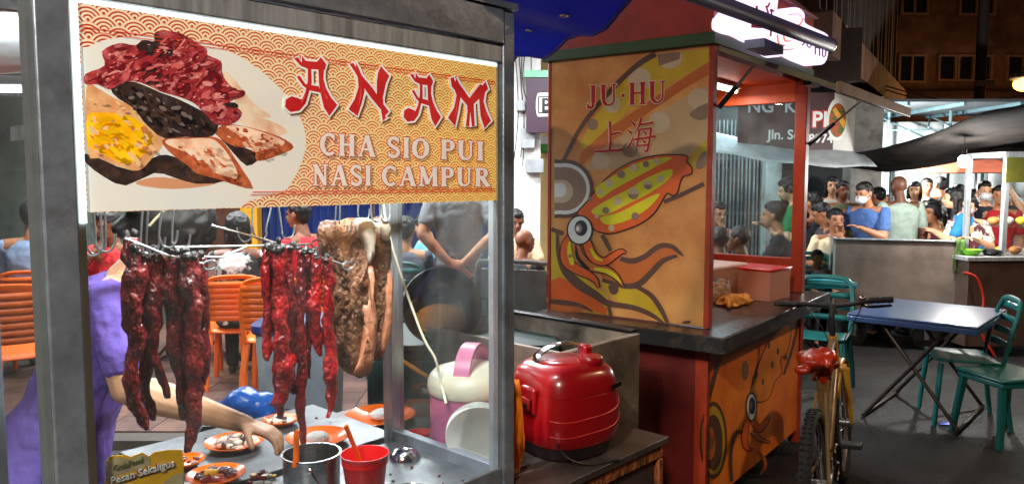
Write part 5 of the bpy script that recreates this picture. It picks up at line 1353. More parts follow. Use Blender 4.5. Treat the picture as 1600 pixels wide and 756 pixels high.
# ---- lower front mural
zC = lambda pts: [(1080 + p[0] / 2.84, 490 + p[1] / 2.84) + tuple((w / 2.84 for w in p[2:])) for p in pts]
FR = Print(JM, 1, -.02, -1, front, .00015)
for x, y, r in ((0, 0, 0),): pass
FR.poly(zC([(60, 220), (135, 190), (500, 50), (508, 20), (135, 150), (62, 175)]), gy, 0)
FR.stroke(zC([(130, 180, 16), (100, 290, 20), (70, 400, 18)]), dkb, n=3); FR.stroke(zC([(475, 30, 10), (450, 150, 12), (410, 270, 12)]), dkb, n=3)
FR.circ(1080 + 98 / 2.84, 490 + 560 / 2.84, 62 / 2.84, dkb, 172 / 2.84); FR.circ(1080 + 98 / 2.84, 490 + 560 / 2.84, 52 / 2.84, yl, 152 / 2.84)
FR.circ(1080 + 98 / 2.84, 490 + 570 / 2.84, 42 / 2.84, dkb, 124 / 2.84); FR.circ(1080 + 82 / 2.84, 490 + 575 / 2.84, 26 / 2.84, ob, 74 / 2.84); FR.circ(1080 + 76 / 2.84, 490 + 575 / 2.84, 14 / 2.84, lt_, 42 / 2.84)
FR.circ(1080 + 240 / 2.84, 490 + 250 / 2.84, 15 / 2.84, gy, 44 / 2.84)
bod = zC([(265, 350), (290, 260), (330, 150), (380, 80), (435, 45), (440, 100), (420, 180), (395, 200), (400, 260), (370, 300), (345, 370), (300, 390)])
FR.stroke(smooth_pts(bod, 3), blk, 2.4, closed=True); FR.poly(bod, pm('mural_amber', (236, 140, 34), .45), 3)
for x, y in ((345, 140), (385, 165), (318, 300), (290, 270), (360, 225), (420, 190)): FR.circ(1080 + x / 2.84, 490 + y / 2.84, 2, dkb, 5.6, n=12)
for pts, m in (([(250, 470, 16), (238, 530, 26), (245, 590, 20), (275, 600, 4)], orr), ([(275, 470, 20), (300, 510, 26), (330, 480, 20), (350, 450, 6)], orr), ([(265, 520, 10), (300, 550, 18), (350, 570, 6)], ob)):
    FR.stroke([(x, y, w + 2.2) for x, y, w in zC(pts)], blk, n=4); FR.stroke(zC(pts), m, n=4)
FR.circ(1080 + 268 / 2.84, 490 + 412 / 2.84, 26 / 2.84, blk, 66 / 2.84); FR.circ(1080 + 268 / 2.84, 490 + 412 / 2.84, 21 / 2.84, wht, 57 / 2.84); FR.circ(1080 + 270 / 2.84, 490 + 408 / 2.84, 14 / 2.84, blk, 38 / 2.84); FR.circ(1080 + 266 / 2.84, 490 + 408 / 2.84, 6 / 2.84, gy, 20 / 2.84)
FR.stroke(zC([(230, 520, 14), (195, 530, 16), (180, 590, 14), (175, 660, 14), (180, 740, 14)]), dkb, n=4)
FR.stroke(zC([(290, 600, 12), (330, 660, 16), (300, 740, 16)]), ob, n=4)
FR.done()

# ---- lit roof sign
ls_ = thing('light_box_sign', 'white glowing cloud shaped JU HU squid sign on cart roof', 'sign', M=JM)
zL = lambda pts: [(1060 + p[0] / 4.2, p[1] / 4.2) + tuple((w / 4.2 for w in p[2:])) for p in pts]
yy = -.1
out = smooth_pts(zL([(335, 200), (330, 110), (400, 20), (420, -120), (640, -60), (648, 100), (720, 55), (790, 55), (828, 95), (830, 150), (900, 190), (982, 235), (985, 330), (960, 415), (890, 425), (790, 380), (720, 345), (660, 375), (600, 345), (540, 290), (430, 225)]), 3)
pts3 = [pl(JM, px, py, 1, yy) for px, py in out]
boxm = MB().prism([(p.x, p.z) for p in pts3], 0, .075, Matrix.Translation((0, yy + .075, 0)) @ X90)
lb = boxm.build('light_box', glow('sign_white', (236, 214, 250), 1.35), ls_)
LB = Print(JM, 1, yy, -1, ls_, .0006)
lr2 = pm('sign_crimson', (150, 14, 40), .5, es=.3); ldk = pm('sign_plum', (84, 30, 56), .5, es=.3); lor = pm('sign_orange', (230, 120, 60), .5, es=.8)
for st_ in ([(515, 40, 14), (512, 150, 14)], [(515, 95, 12), (545, 90, 12)], [(478, 170, 26), (548, 178, 22)], [(575, 40, 12), (590, 90, 12)], [(600, 70, 12), (630, 75, 12)], [(612, 60, 12), (606, 240, 12)], [(585, 100, 12), (632, 110, 12)], [(580, 140, 12), (626, 160, 12)], [(600, 20, 12), (585, 50, 12)]): LB.stroke(zL(st_), lr2)
for st_ in ([(650, 230, 10), (660, 290, 12), (700, 300, 10)], [(690, 230, 10), (700, 270, 12), (740, 270, 6)], [(730, 200, 6), (800, 160, 10), (820, 120, 6)], [(720, 100, 5), (790, 95, 5), (815, 130, 5)], [(640, 310, 6), (700, 330, 8), (760, 320, 5)]): LB.stroke(zL(st_), lor, n=3)
for st_ in ([(825, 195, 11), (825, 285, 10), (812, 300, 10)], [(845, 215, 9), (845, 300, 9), (858, 315, 9), (872, 300, 9), (872, 225, 9)], [(880, 265, 9), (884, 275, 9)], [(900, 265, 9), (898, 360, 9)], [(928, 280, 9), (926, 368, 9)], [(899, 312, 7), (927, 320, 7)], [(948, 290, 9), (946, 365, 9), (955, 376, 9), (966, 366, 9), (968, 300, 9)]): LB.stroke(zL(st_), ldk)
LB.done()
bq = pl(JM, 1165, 62, 1, -.075)
MB().bb(.15, .42, -.2, -.105, bq.z - .06, bq.z - .02).build('bracket', steel_dk, ls_)
MB().bb(.2, 1.3, -.0995 + .0755, -.0305, 2.38, 2.42).build('bracket', steel_dk, ls_)

# ---- things on the cart counter
clearp = pm('frosted_tub', (232, 216, 208), .25, var=.03, trans=.75, spec=.4)
def tub(p, sx, sy, h, label, lid, tubm, rz=0, name='food_tub'):
    t_ = thing(name, label, 'container', M=JM @ Matrix.Translation(p) @ Matrix.Rotation(R(rz), 4, 'Z'))
    b = MB()
    vs, fs = [], []
    for (f, z) in ((.94, 0), (1, h), (.985, h), (.925, .006)):
        vs += [(sx / 2 * f * a, sy / 2 * f * c, z) for a, c in ((-1, -1), (1, -1), (1, 1), (-1, 1))]
    for i in range(3):
        for k in range(4): fs.append((i * 4 + k, i * 4 + (k + 1) % 4, i * 4 + 4 + (k + 1) % 4, i * 4 + 4 + k))
    fs += [(3, 2, 1, 0), (12, 13, 14, 15)]
    b.add(vs, fs).build('tub', tubm, t_, bevel=.006)
    MB().bb(-sx / 2 - .006, sx / 2 + .006, -sy / 2 - .006, sy / 2 + .006, h + .001, h + .016).build('lid', lid, t_, bevel=.005)
    return t_
pinkt = pm('milky_pink_tub', (232, 170, 150), .3, var=.03, alpha=.82, sss=.1)
frost = pm('milky_clear_tub', (240, 228, 220), .25, var=.03, alpha=.2)
pa = pl(JM, 1225, 470, 2, .949)
tub((pa.x + .05, pa.y + .16, .949), .26, .26, .17, 'pink tinted tub with red lid by the red cart post', redp, pinkt, -8)
pb = pl(JM, 1150, 480, 2, .949)
tub((pb.x + .22, pb.y + .3, .9495), .42, .36, .19, 'large clear tub of white dumplings with pale lid', pm('pale_lid', (240, 210, 200), .35, alpha=.5), frost, -8)
scr = thing('dumplings', 'white dumplings heaped inside the clear tub', 'food', M=JM @ Matrix.Translation((pb.x + .22, pb.y + .3, .958)) @ Matrix.Rotation(R(-8), 4, 'Z'))
dm = pm('dumpling', (226, 206, 168), .5, var=.1, bump=.3, bscale=60); me_d = MB().ell((0, 0, 0), (.026, .02, .017), 10, 7).build('dumpling', dm, scr, smooth=True)
for k in range(72):
    o = me_d if k == 0 else me_d.copy()
    if k: COL.objects.link(o); o.parent = scr
    o.location = (random.uniform(-.16, .16), random.uniform(-.13, .13), .012 + (k // 20) * .022); o.rotation_euler = (random.uniform(-.4, .4), random.uniform(-.4, .4), random.uniform(0, 3))
# orange cloth
pcx = pl(JM, 1148, 476, 2, .949)
q = MB(); rnd = random.Random(12)
for k in range(11):
    a = rnd.uniform(0, 3.1); L = rnd.uniform(.07, .13); x, y = pcx.x + rnd.uniform(-.07, .12), pcx.y + .02 + rnd.uniform(-.04, .04)
    pp = [(x + math.cos(a) * L * t + .02 * math.sin(3 * t + k), y + math.sin(a) * L * .6 * t, .958 + .035 * (1 - t * t) * rnd.uniform(.6, 1.2)) for t in (-1, -.5, 0, .5, 1)]
    q.tube(smooth_pts(pp, 4, False), rnd.uniform(.010, .017), 8)
q.bb(pcx.x - .1, pcx.x + .18, pcx.y - .05, pcx.y + .08, .9495, .962)
cl = q.build('cloth', pm('orange_cloth', (200, 130, 44), .85, var=.2, scale=12, bump=.3, bscale=200), smooth=True, M=JM); live_voxel(cl, .007, 3)
tag(cl, 'crumpled orange wiping cloth on the cart counter', 'cloth')

# ================================================================== BLUE TARPAULIN
tarpm = thin_sheet('blue_tarp', (18, 36, 176))
A4, B4, C4, D4 = V((-.02, 3.4, 2.125)), V((.43, 2.4, 2.195)), V((-1.9, 1.0, 2.8)), V((-2.3, 2.6, 2.75))
P = []
for i in range(17):
    u = i / 16; row = []
    for j in range(13):
        v = j / 12
        p = A4.lerp(B4, v).lerp(D4.lerp(C4, v), u) + V((0, 0, -.12 * math.sin(math.pi * u) + .03 * math.sin(v * 15 + u * 5) * (1 - u) + .02 * math.sin(u * 17 + v * 9)))
        row.append(p)
    P.append(row)
tarp = thing('tarpaulin', 'blue tarpaulin stretched above the stall beside the mural cart', 'tarpaulin')
MB().grid(P).build('sheet', tarpm, tarp, smooth=True)
hemp = [P[0][j] for j in range(13)]
MB().tube(hemp, .011, 6, flat=.5).build('hem', pm('tarp_hem', (30, 50, 190), .5), tarp, smooth=True)
for j in (0, 3, 6, 9, 12):
    q = P[1][j]
    MB().tube([q + V((.014 * math.cos(a), .014 * math.sin(a), -.004)) for a in [2 * math.pi * k / 12 for k in range(12)]], .004, 6, closed=True).build('eyelet', chrome, tarp, smooth=True)
for u in (5, 10): MB().tube([P[u][j] - V((0, 0, .003)) for j in range(13)], .006, 5, flat=.4).build('seam', tarpm, tarp, smooth=True)
tp0, tp1 = at_y(1070, -14, 2.3), at_y(1296, 70, 4.35)
tpo = thing('canopy_pole', 'dark blue sleeved canopy pole slanting across the lit sign', 'pole')
MB().tube([tp0 + (tp0 - tp1) * .6, tp0, tp1], [.026, .026, .036], 12).build('shaft', pm('navy_sleeve', (40, 56, 150), .5), tpo, smooth=True)
MB().tube([tp1, tp1 + (tp1 - tp0).normalized() * .03], .038, 12).build('end_cap', blackg, tpo, smooth=True)

# ================================================================== BICYCLE (local: x forward, z up, origin under the rear axle)
BMx = Matrix.Translation((1.35, 3.26, 0)) @ Matrix.Rotation(R(61), 4, 'Z') @ Matrix.Rotation(R(-4), 4, 'X') @ Matrix.Scale(.94, 4)
bike = thing('bicycle', 'yellow framed mountain bicycle leaning by the cart front', 'bicycle', M=BMx)
fy_m = pm('bike_yellow', (214, 160, 60), .35, coat=.3, var=.08); fw_m = pm('bike_white', (206, 196, 176), .35, coat=.3, var=.06)
rim_m = pm('rim_alloy', (150, 150, 150), .35, .8)
def wheel(x, name='wheel'):
    w = bpy.data.objects.new(name, None); COL.objects.link(w); w.parent = bike; w.location = (x, 0, .34)
    Rr = .315
    ring = lambda r, n=40: [(r * math.cos(2 * math.pi * k / n), 0, r * math.sin(2 * math.pi * k / n)) for k in range(n)]
    t = MB().tube(ring(Rr), .027, 10, closed=True)
    for k in range(72):                                # tread knobs
        a = 2 * math.pi * k / 72
        for s in (-1, 1):
            t.box((0, 0, 0), (.012, .014, .012), Matrix.Rotation(-a, 4, 'Y') @ Matrix.Translation((Rr + .024, s * .013 + (.005 if k % 2 else 0), 0)))
    t.build('tyre', tyre_m, w, smooth=True)
    MB().tube(ring(Rr - .032), .012, 8, closed=True).build('rim', rim_m, w, smooth=True)
    MB().tube([(0, -.05, 0), (0, .05, 0)], .024, 12).build('hub', rim_m, w, smooth=True)
    for k in range(24):
        a = 2 * math.pi * k / 24; s = .03 if k % 2 else -.03
        MB().tube([(.02 * math.cos(a + 1.2), s, .02 * math.sin(a + 1.2)), ((Rr - .035) * math.cos(a), 0, (Rr - .035) * math.sin(a))], .0016, 5).build('spoke', rim_m, w)
    return w
wheel(0); wheel(1.06)
fr = MB()
bbk, seat, head1, head0 = V((.42, 0, .31)), V((.30, 0, .72)), V((.86, 0, .86)), V((.90, 0, .72))
fr.tube([bbk, head0], [.024, .026], 10); fr.tube([seat, head1], [.019, .022], 10); fr.tube([bbk, V((.28, 0, .78))], .018, 10)
for s in (-1, 1):
    fr.tube([bbk + V((0, s * .03, 0)), V((0, s * .06, .34))], .010, 8); fr.tube([seat + V((0, s * .02, -.02)), V((0, s * .06, .34))], .009, 8)
fr.tube([bbk + V((0, -.04, 0)), bbk + V((0, .04, 0))], .025, 12)
fr.build('frame', pm('bike_frame_cream', (132, 106, 68), .4, coat=.3, dirt=.4), bike, smooth=True)
MB().tube([head0 - V((-.012, 0, .03)), head1 + V((-.008, 0, .03))], .025, 12).build('head_tube', fy_m, bike, smooth=True)
fk = MB()
for s in (-1, 1):
    fk.tube([V((.915, s * .055, .69)), V((.96, s * .06, .5)), V((1.06, s * .06, .34))], [.019, .018, .012], 10)
fk.tube([V((.913, -.06, .695)), V((.913, .06, .695))], .02, 10)
fk.build('fork', fy_m, bike, smooth=True)
gd = MB()                                              # front mudguard arc
vs, fs = [], []
for i in range(14):
    a = R(35 + 110 * i / 13)
    for y, r in ((-.035, .36), (-.02, .372), (.02, .372), (.035, .36)): vs.append((1.06 + r * math.cos(a), y, .34 + r * math.sin(a)))
for i in range(13):
    for k in range(3): fs.append((i * 4 + k, i * 4 + k + 1, i * 4 + 5 + k, i * 4 + 4 + k))
gd.add(vs, fs).build('mudguard', fy_m, bike, smooth=True, solid=.003)
hb = MB().tube([V((.85, 0, .88)), V((.84, 0, .99)), V((.9, 0, 1.05))], .016, 10)
hb.tube(smooth_pts([(.86, .28, 1.06), (.88, .18, 1.06), (.9, .06, 1.05), (.9, -.06, 1.05), (.88, -.2, 1.08), (.86, -.31, 1.095)], 4, False), .0125, 10)
hbo = hb.build('handlebar', blackm, bike, smooth=True)
for s in (-1, 1):
    gp = MB()
    for k in range(9): gp.tube([V((.882 - .0025 * k, s * (.19 + .0135 * k), .95 + (.135 if s < 0 else .11) + .001 * k - .005)), V((.880 - .0025 * k, s * (.2 + .0135 * k), .951 + (.135 if s < 0 else .11) + .001 * k - .005))], .0185 if k % 2 else .0165, 10)
    gp.build('grip', blackm, hbo, smooth=True)
    MB().tube(smooth_pts([(.9, s * .15, 1.055), (.955, s * .19, 1.035), (.95, s * .3, 1.045)], 5, False), [.008] * 10 + [.006], 8).build('brake_lever', blackg, hbo, smooth=True)
MB().ell((.893, -.155, 1.09), (.02, .02, .016)).build('bell', chrome, hbo, smooth=True)
for s in (-1, 1): MB().tube(smooth_pts([(.92, s * .15, 1.05), (1.0, s * .12, .98), (1.0, s * .05, .85), (.93, s * .03, .75)], 6, False), .003, 6).build('brake_cable', blackg, bike, smooth=True)
MB().tube([V((.28, 0, .78)), V((.255, 0, .87))], .014, 10).build('seat_post', blackg, bike, smooth=True)
sd = MB(); sd.ell((.18, 0, .885), (.1, .075, .03)); sd.cone((.2, 0, .885), (.36, 0, .89), .045, .022)
live_voxel(sd.build('saddle', blackg, bike, smooth=True), .012, 3)
ckk = MB().tube([V((.42, -.06, .31)), V((.42, .06, .31))], .012, 8)
for s, dx, dz in ((1, .1, -.13), (-1, -.1, .13)): ckk.bar((.42, s * .065, .31), (.42 + dx, s * .075, .31 + dz), .012, .022)
ckk.build('crank', blackg, bike)
for s, dx, dz in ((1, .1, -.13), (-1, -.1, .13)): MB().box((.42 + dx, s * .13, .31 + dz), (.075, .095, .022)).build('pedal', blackm, bike, bevel=.004)
MB().tube([(.42 + .09 * math.cos(2 * math.pi * k / 36), -.045, .31 + .09 * math.sin(2 * math.pi * k / 36)) for k in range(36)], .006, 6, closed=True).build('chainring', blackg, bike)
bg_ = MB(); rnd = random.Random(3)
bg_.ell((.2, 0, .89), (.125, .085, .045))
for k in range(22): bg_.ell((.2 + rnd.uniform(-.11, .11), rnd.uniform(-.075, .075), .872 + rnd.uniform(-.04, .045)), (rnd.uniform(.015, .05), rnd.uniform(.012, .04), rnd.uniform(.012, .035)))
for k in range(4): bg_.cone((.3 + rnd.uniform(-.1, .05), rnd.uniform(-.06, .06), .85), (.32 + rnd.uniform(-.1, .06), rnd.uniform(-.07, .07), .76), .03, .012)
o = bg_.build('plastic_bag', pm('red_brown_bag', (196, 52, 20), .3, var=.15, scale=9, bump=.6, bscale=18, coat=.3), smooth=True, M=BMx); live_voxel(o, .009, 1)
tag(o, 'orange red plastic bag tied over the bicycle saddle', 'bag')

# ================================================================== BLUE FOLDING TABLE
tcs = [at_z(*p, .73) for p in ((1318, 492), (1400, 463), (1558, 480), (1534, 514))]
tc_ = sum(tcs, V()) / 4; tx = ((tcs[3] - tcs[0]) + (tcs[2] - tcs[1])).normalized(); tang = math.degrees(math.atan2(tx.y, tx.x))
def fold_table(name, label, M, L, W, H, top, legm):
    t_ = thing(name, label, 'table', M=M)
    MB().bb(-L / 2, L / 2, -W / 2, W / 2, H - .018, H).build('tabletop', top, t_, bevel=.006, seg=3)
    rim = MB(); rim.bb(-L / 2, L / 2, -W / 2 - .004, -W / 2 + .012, H - .055, H - .019); rim.bb(-L / 2, L / 2, W / 2 - .012, W / 2 + .004, H - .055, H - .019)
    rim.bb(-L / 2 - .004, -L / 2 + .012, -W / 2 + .0125, W / 2 - .0125, H - .055, H - .019); rim.bb(L / 2 - .012, L / 2 + .004, -W / 2 + .0125, W / 2 - .0125, H - .055, H - .019)
    rim.build('edge_band', top, t_, bevel=.004)
    for y, o_ in ((-W / 2 + .09, 0), (W / 2 - .09, 0)):
        MB().tube([(-L * .36, y, .02), (L * .3, y, H - .025)], .013, 8).build('leg', legm, t_, smooth=True)
        MB().tube([(L * .36, y + .03, .02), (-L * .3, y + .03, H - .025)], .013, 8).build('leg', legm, t_, smooth=True)
    for x in (-L * .36, L * .36): MB().tube([(x, -W / 2 + .06, .016), (x, W / 2 - .03, .016)], .013, 8).build('crossbar', legm, t_, smooth=True)
    return t_
leg_dk = pm('table_leg_steel', (70, 62, 58), .35, .8, dirt=.4)
fold_table('folding_table', 'blue plastic folding table beside the bicycle', Matrix.Translation((tc_.x, tc_.y, 0)) @ Matrix.Rotation(R(tang), 4, 'Z'), (tcs[3] - tcs[0]).length * .98, (tcs[1] - tcs[0]).length * .8, .73, bluetop, leg_dk)

# ================================================================== PLASTIC CHAIRS
def make_chair(name, label, mat, group, slats=5, arms=False):
    t_ = thing(name, label, 'chair', group=group)
    st_ = MB()
    P = [[(-.21 + .42 * i / 6, -.2 + .4 * j / 6, .44 + .012 * ((i - 3) / 3) ** 2 + (.0 if j else -.012)) for j in range(7)] for i in range(7)]
    st_.grid(P).build('seat', mat, t_, smooth=True, solid=.014)
    for x in (-1, 1):
        MB().tube([(x * .19, .18, .43), (x * .215, .2, .2), (x * .225, .215, 0)], [.024, .022, .02], 8, flat=.8).build('leg', mat, t_, smooth=True)
        MB().tube([(x * .19, -.17, .43), (x * .215, -.22, .2), (x * .225, -.25, 0)], [.024, .022, .02], 8, flat=.8).build('leg', mat, t_, smooth=True)
    bk = MB().tube(smooth_pts([(-.2, -.19, .43), (-.21, -.22, .62), (-.19, -.27, .8), (-.12, -.29, .86), (.12, -.29, .86), (.19, -.27, .8), (.21, -.22, .62), (.2, -.19, .43)], 5, False), .019, 8, flat=.7)
    bo = bk.build('backrest', mat, t_, smooth=True)
    for k in range(slats):
        z = .55 + .26 * k / (slats - 1); y = -.2 - .09 * (z - .43) / .43
        vs = []
        for i in range(7):
            x = -.195 + .39 * i / 6; yy = y - .025 * (1 - (x / .2) ** 2)
            vs += [(x, yy, z - .022), (x, yy - .004, z + .022)]
        MB().add(vs, [(2 * i, 2 * i + 1, 2 * i + 3, 2 * i + 2) for i in range(6)]).build('slat', mat, bo, smooth=True, solid=.009)
    if arms:
        for x in (-1, 1):
            MB().tube(smooth_pts([(x * .21, -.24, .66), (x * .25, -.1, .66), (x * .25, .12, .65), (x * .23, .19, .44)], 4, False), .018, 8, flat=.7).build('armrest', mat, t_, smooth=True)
    return t_
ch_or = make_chair('plastic_chair', 'x', orangec, 'orange plastic chairs on the terrace', 7)
ch_te = make_chair('plastic_chair', 'x', tealc, 'teal plastic chairs', 4)
used = set()
def chair(kind, x, y, rz, label, z=0.0, s=1):
    src = {'o': ch_or, 't': ch_te}[kind]
    o = src if kind not in used else copy_tree(src)
    used.add(kind)
    o.location = (x, y, z); o.rotation_euler = (0, 0, R(rz)); o.scale = (s,) * 3; o['label'] = label
    return o
# by the blue table
chair('t', 3.1, 5.2, 74, 'teal plastic chair tucked at the right of the blue table', s=.98)
# teal stool in front of it
sl_ = at_z(1512, 688, 0)
sto2 = thing('plastic_stool', 'teal plastic stool at the lower right corner', 'stool', (sl_.x + .26, sl_.y + .06, 0), 12)
MB().bb(-.21, .21, -.19, .19, .405, .43).build('seat', tealc, sto2, bevel=.012, seg=3)
MB().bb(-.2, .2, -.18, .18, .37, .404).build('apron', tealc, sto2, bevel=.008)
for x in (-1, 1):
    for y in (-1, 1): MB().tube([(x * .17, y * .15, .4), (x * .21, y * .19, 0)], [.028, .024], 8, flat=.8).build('leg', tealc, sto2, smooth=True)
lp = at_z(1480, 664, .0)
tag(MB().add([(-.05, 0, .004), (.03, -.03, .012), (.06, .02, .02), (-.02, .04, .006)], [(0, 1, 2, 3)]).build('litter', pm('blue_wrapper', (30, 70, 220), .4), solid=.003, M=Matrix.Translation((lp.x, lp.y, 0))), 'small blue wrapper lying on the asphalt', 'litter')

# ================================================================== RIGHT HAND STALLS
gp_m = pm('dull_zinc', (132, 118, 108), .5, .35, var=.18, scale=3, dirt=.5, dcol=(84, 70, 62), dscale=2.5, bump=.05)
gx0, gx1 = at_y(1304, 440, 7.55), at_y(1500, 440, 7.2)
gang = math.degrees(math.atan2(gx1.y - gx0.y, gx1.x - gx0.x)); gL = (gx1 - gx0).length
gcart = thing('vending_cart', 'plain zinc clad cart back behind the blue table', 'cart', M=frame(gx0.x, gx0.y, gang))
MB().bb(0, gL, 0, .02, .26, 1.06).build('back_panel', gp_m, gcart, bevel=.003)
MB().bb(gL + .0005, gL + .02, .0, .6, .26, 1.058).build('side_panel', steel, gcart, bevel=.003)
MB().bb(-.02, -.0005, .0, .6, .26, 1.058).build('side_panel', steel, gcart)
MB().bb(0, gL, .021, .6, .28, .31).build('shelf', steel, gcart); MB().bb(-.03, gL + .03, -.02, .02, 1.061, 1.075).build('rim', steel, gcart, bevel=.002)
MB().bb(.0, gL, .3, .6, .9, .93).build('shelf', steel, gcart)
for x in (.2, gL - .25):
    wv_ = MB().tube([(x, .08, .12), (x, .13, .12)], .12, 20).build('wheel', blackm, gcart, smooth=True)
    MB().bb(x - .02, x + .02, .06, .15, .1, .279).build('caster', steel_dk, wv_)
MB().bb(gL - .06, gL - .02, .5, .56, 0, .279).build('leg', steel_dk, gcart)
# green towel on its corner
P = [[(gL - .06 + .09 * j / 4 + .008 * math.sin(i + j), -.026 - .012 * math.sin(j * 2.1 + i * .4), 1.09 - .32 * i / 9) for j in range(5)] for i in range(10)]
tag(MB().grid(P).build('towel', pm('green_towel', (70, 100, 40), .9, bump=.4, bscale=150), smooth=True, solid=.008, M=frame(gx0.x, gx0.y, gang)), 'green towel hanging on the corner of the zinc cart', 'towel')
# stall at the far right
rx = at_y(1512, 412, 7.0)
rs = thing('food_stall', 'lit glass case stall cut off by the right edge', 'food stall', (rx.x, 7.0, 0), 3)
MB().bb(0, 1.5, .0, .7, .9, .94).build('counter_top', steel, rs, bevel=.004)
MB().bb(.03, 1.48, .03, .66, .1, .898).build('cabinet', pm('dark_stall_panel', (84, 66, 58), .5, dirt=.5), rs, bevel=.004)
for x in (.36, 1.4):
    for y in (.06, .6): MB().bb(x, x + .045, y, y + .045, .941, 1.85).build('post', steel, rs, bevel=.003)
MB().bb(.33, 1.47, .03, .67, 1.851, 1.9).build('roof_sheet', steel, rs)
MB().bb(.36, 1.44, .055, .06, 1.62, 1.85).build('header_board', pm('header_olive', (90, 90, 30), .5), rs)
for z in (1.2, 1.45): MB().bb(.407, 1.399, .08, .6, z, z + .012).build('glass_shelf', pane, rs)
MB().bb(.407, 1.399, .07, .074, .95, 1.61).build('glass_pane', pane, rs)
for k in range(14):
    x, y, z = .45 + (k % 7) * .14, .2 + .12 * (k // 7), (.942 if k < 7 else 1.214)
    fo = MB().ell((0, 0, .04), (.055, .05, .04)).build('food_parcel', pm('parcel_%d' % (k % 3), [(210, 190, 40), (190, 120, 60), (220, 210, 190)][k % 3], .5), smooth=True, M=Matrix.Translation((rx.x, 7.0, 0)) @ Matrix.Rotation(R(3), 4, 'Z') @ Matrix.Translation((x, y, z)))
    tag(fo, '%s %s food parcel, %s from left on the %s shelf of the far right case' % (['round', 'plump'][k // 7], ['yellow', 'brown', 'pale'][k % 3], ['first', 'second', 'third', 'fourth', 'fifth', 'sixth', 'seventh'][k % 7], ['lower', 'upper'][k // 7]), 'food', 'parcels in the far right case')
point_lamp('case_light', (rx.x + .95, 7.35, 1.78), 9, (1, .95, .85), None, .05).parent = None
for k, (x, c, lb) in enumerate(((.12, (120, 200, 40), 'lime green bowl on the far right stall counter'), (.3, (30, 30, 34), 'black wire basket on the far right stall counter'))):
    o = MB().lathe([(.05, .0), (.09, .05), (.095, .055), (.085, .05), (.001, .008)], 20, capt=False).build('bowl', pm('bowl_%d' % k, c, .4), smooth=True, M=Matrix.Translation((rx.x + x, 7.15, .941))); tag(o, lb, 'bowl')
hs = [V((rx.x - .05, 6.97, .8)), V((rx.x + .06, 6.95, .75)), V((rx.x + .12, 6.93, .55)), V((rx.x + .08, 6.9, .3)), V((rx.x + .2, 6.85, .05))]
tag(MB().tube(smooth_pts(hs, 6, False), .012, 8).build('gas_hose', pm('red_hose', (170, 40, 24), .5), smooth=True), 'red gas hose hanging from the far right stall', 'hose')

# ---- black shade canopy over the crowd
blk_t = pm('black_shade_cloth', (44, 40, 38), .95, spec=.1, var=.3, scale=3, bump=.2, bscale=60)
top = smooth_pts([(1272, 244, 9.6), (1345, 236, 8.6), (1420, 222, 7.6), (1500, 190, 6.5), (1560, 172, 5.9), (1660, 146, 5.3)], 4, False)
bot = smooth_pts([(1272, 248, 9.7), (1345, 262, 9.6), (1400, 268, 9.5), (1500, 252, 9.4), (1560, 250, 9.3), (1660, 246, 9.2)], 4, False)
P = []
for a, b in zip(top, bot):
    A, B = at_y(*a), at_y(*b)
    P.append([A.lerp(B, t / 10) - V((0, 0, .07 * math.sin(math.pi * t / 10) - .012 * math.sin(t * 1.9 + a[0] * .05))) for t in range(11)])
can = thing('shade_canopy', 'black sagging shade cloth canopy over the crowd at right', 'canopy')
MB().grid(P).build('cloth', blk_t, can, smooth=True, solid=.006)
pr = MB()
for px, D in ((1392, 9.5), (1640, 9.2)):
    q = at_y(px, 268, D); pr = MB().tube([(q.x, D, 0), (q.x, D, q.z + .02)], .016, 8); pr.build('pole', pm('teal_pole', (60, 110, 116), .5), can, smooth=True)
# ---- white sheeted market hall behind the crowd, with blue poles
hall = thing('market_shelter', 'white sheeted shelter with blue poles behind the crowd', 'shelter', (5.0, 13.2, 0))
sheet = pm('white_sheeting', (214, 228, 232), .6, var=.06, scale=2, bump=.15, bscale=6)
for k in range(9):
    P = [[(k * .78 + .77 * i / 6, .05 * math.sin(i * 1.3 + k) + .02 * math.sin(j + i), 2.62 * j / 6) for j in range(7)] for i in range(7)]
    MB().grid(P).build('wall_sheet', sheet, hall, smooth=True, solid=.006)
bp_m = pm('shelter_pole_blue', (88, 118, 128), .5, .2)
for k in range(8):
    x = .2 + k * .85
    MB().tube([(x, -.5 - .25 * (k % 3), 0), (x, -.5 - .25 * (k % 3), 2.72)], .025, 8).build('pole', bp_m, hall, smooth=True)
    MB().tube([(x, -.5, 2.65), (x + .8, -.5, 2.3)], .014, 6).build('brace', bp_m, hall, smooth=True)
    MB().tube([(x + .4, -1.2, 2.45), (x + .85, -.4, 2.7)], .012, 6).build('brace', bp_m, hall, smooth=True)
MB().bb(-.2, 7.4, -2.2, .3, 2.74, 2.78).build('roof_sheet', pm('shelter_roof', (60, 70, 76), .5, dirt=.4), hall)
for k in range(10): MB().bb(-.2 + k * .8, -.16 + k * .8, -2.2, .3, 2.69, 2.739).build('rafter', bp_m, hall)
MB().tube([(-.2, -1.2, 2.4), (7.4, -1.2, 2.45)], .012, 6).build('wire', bp_m, hall)
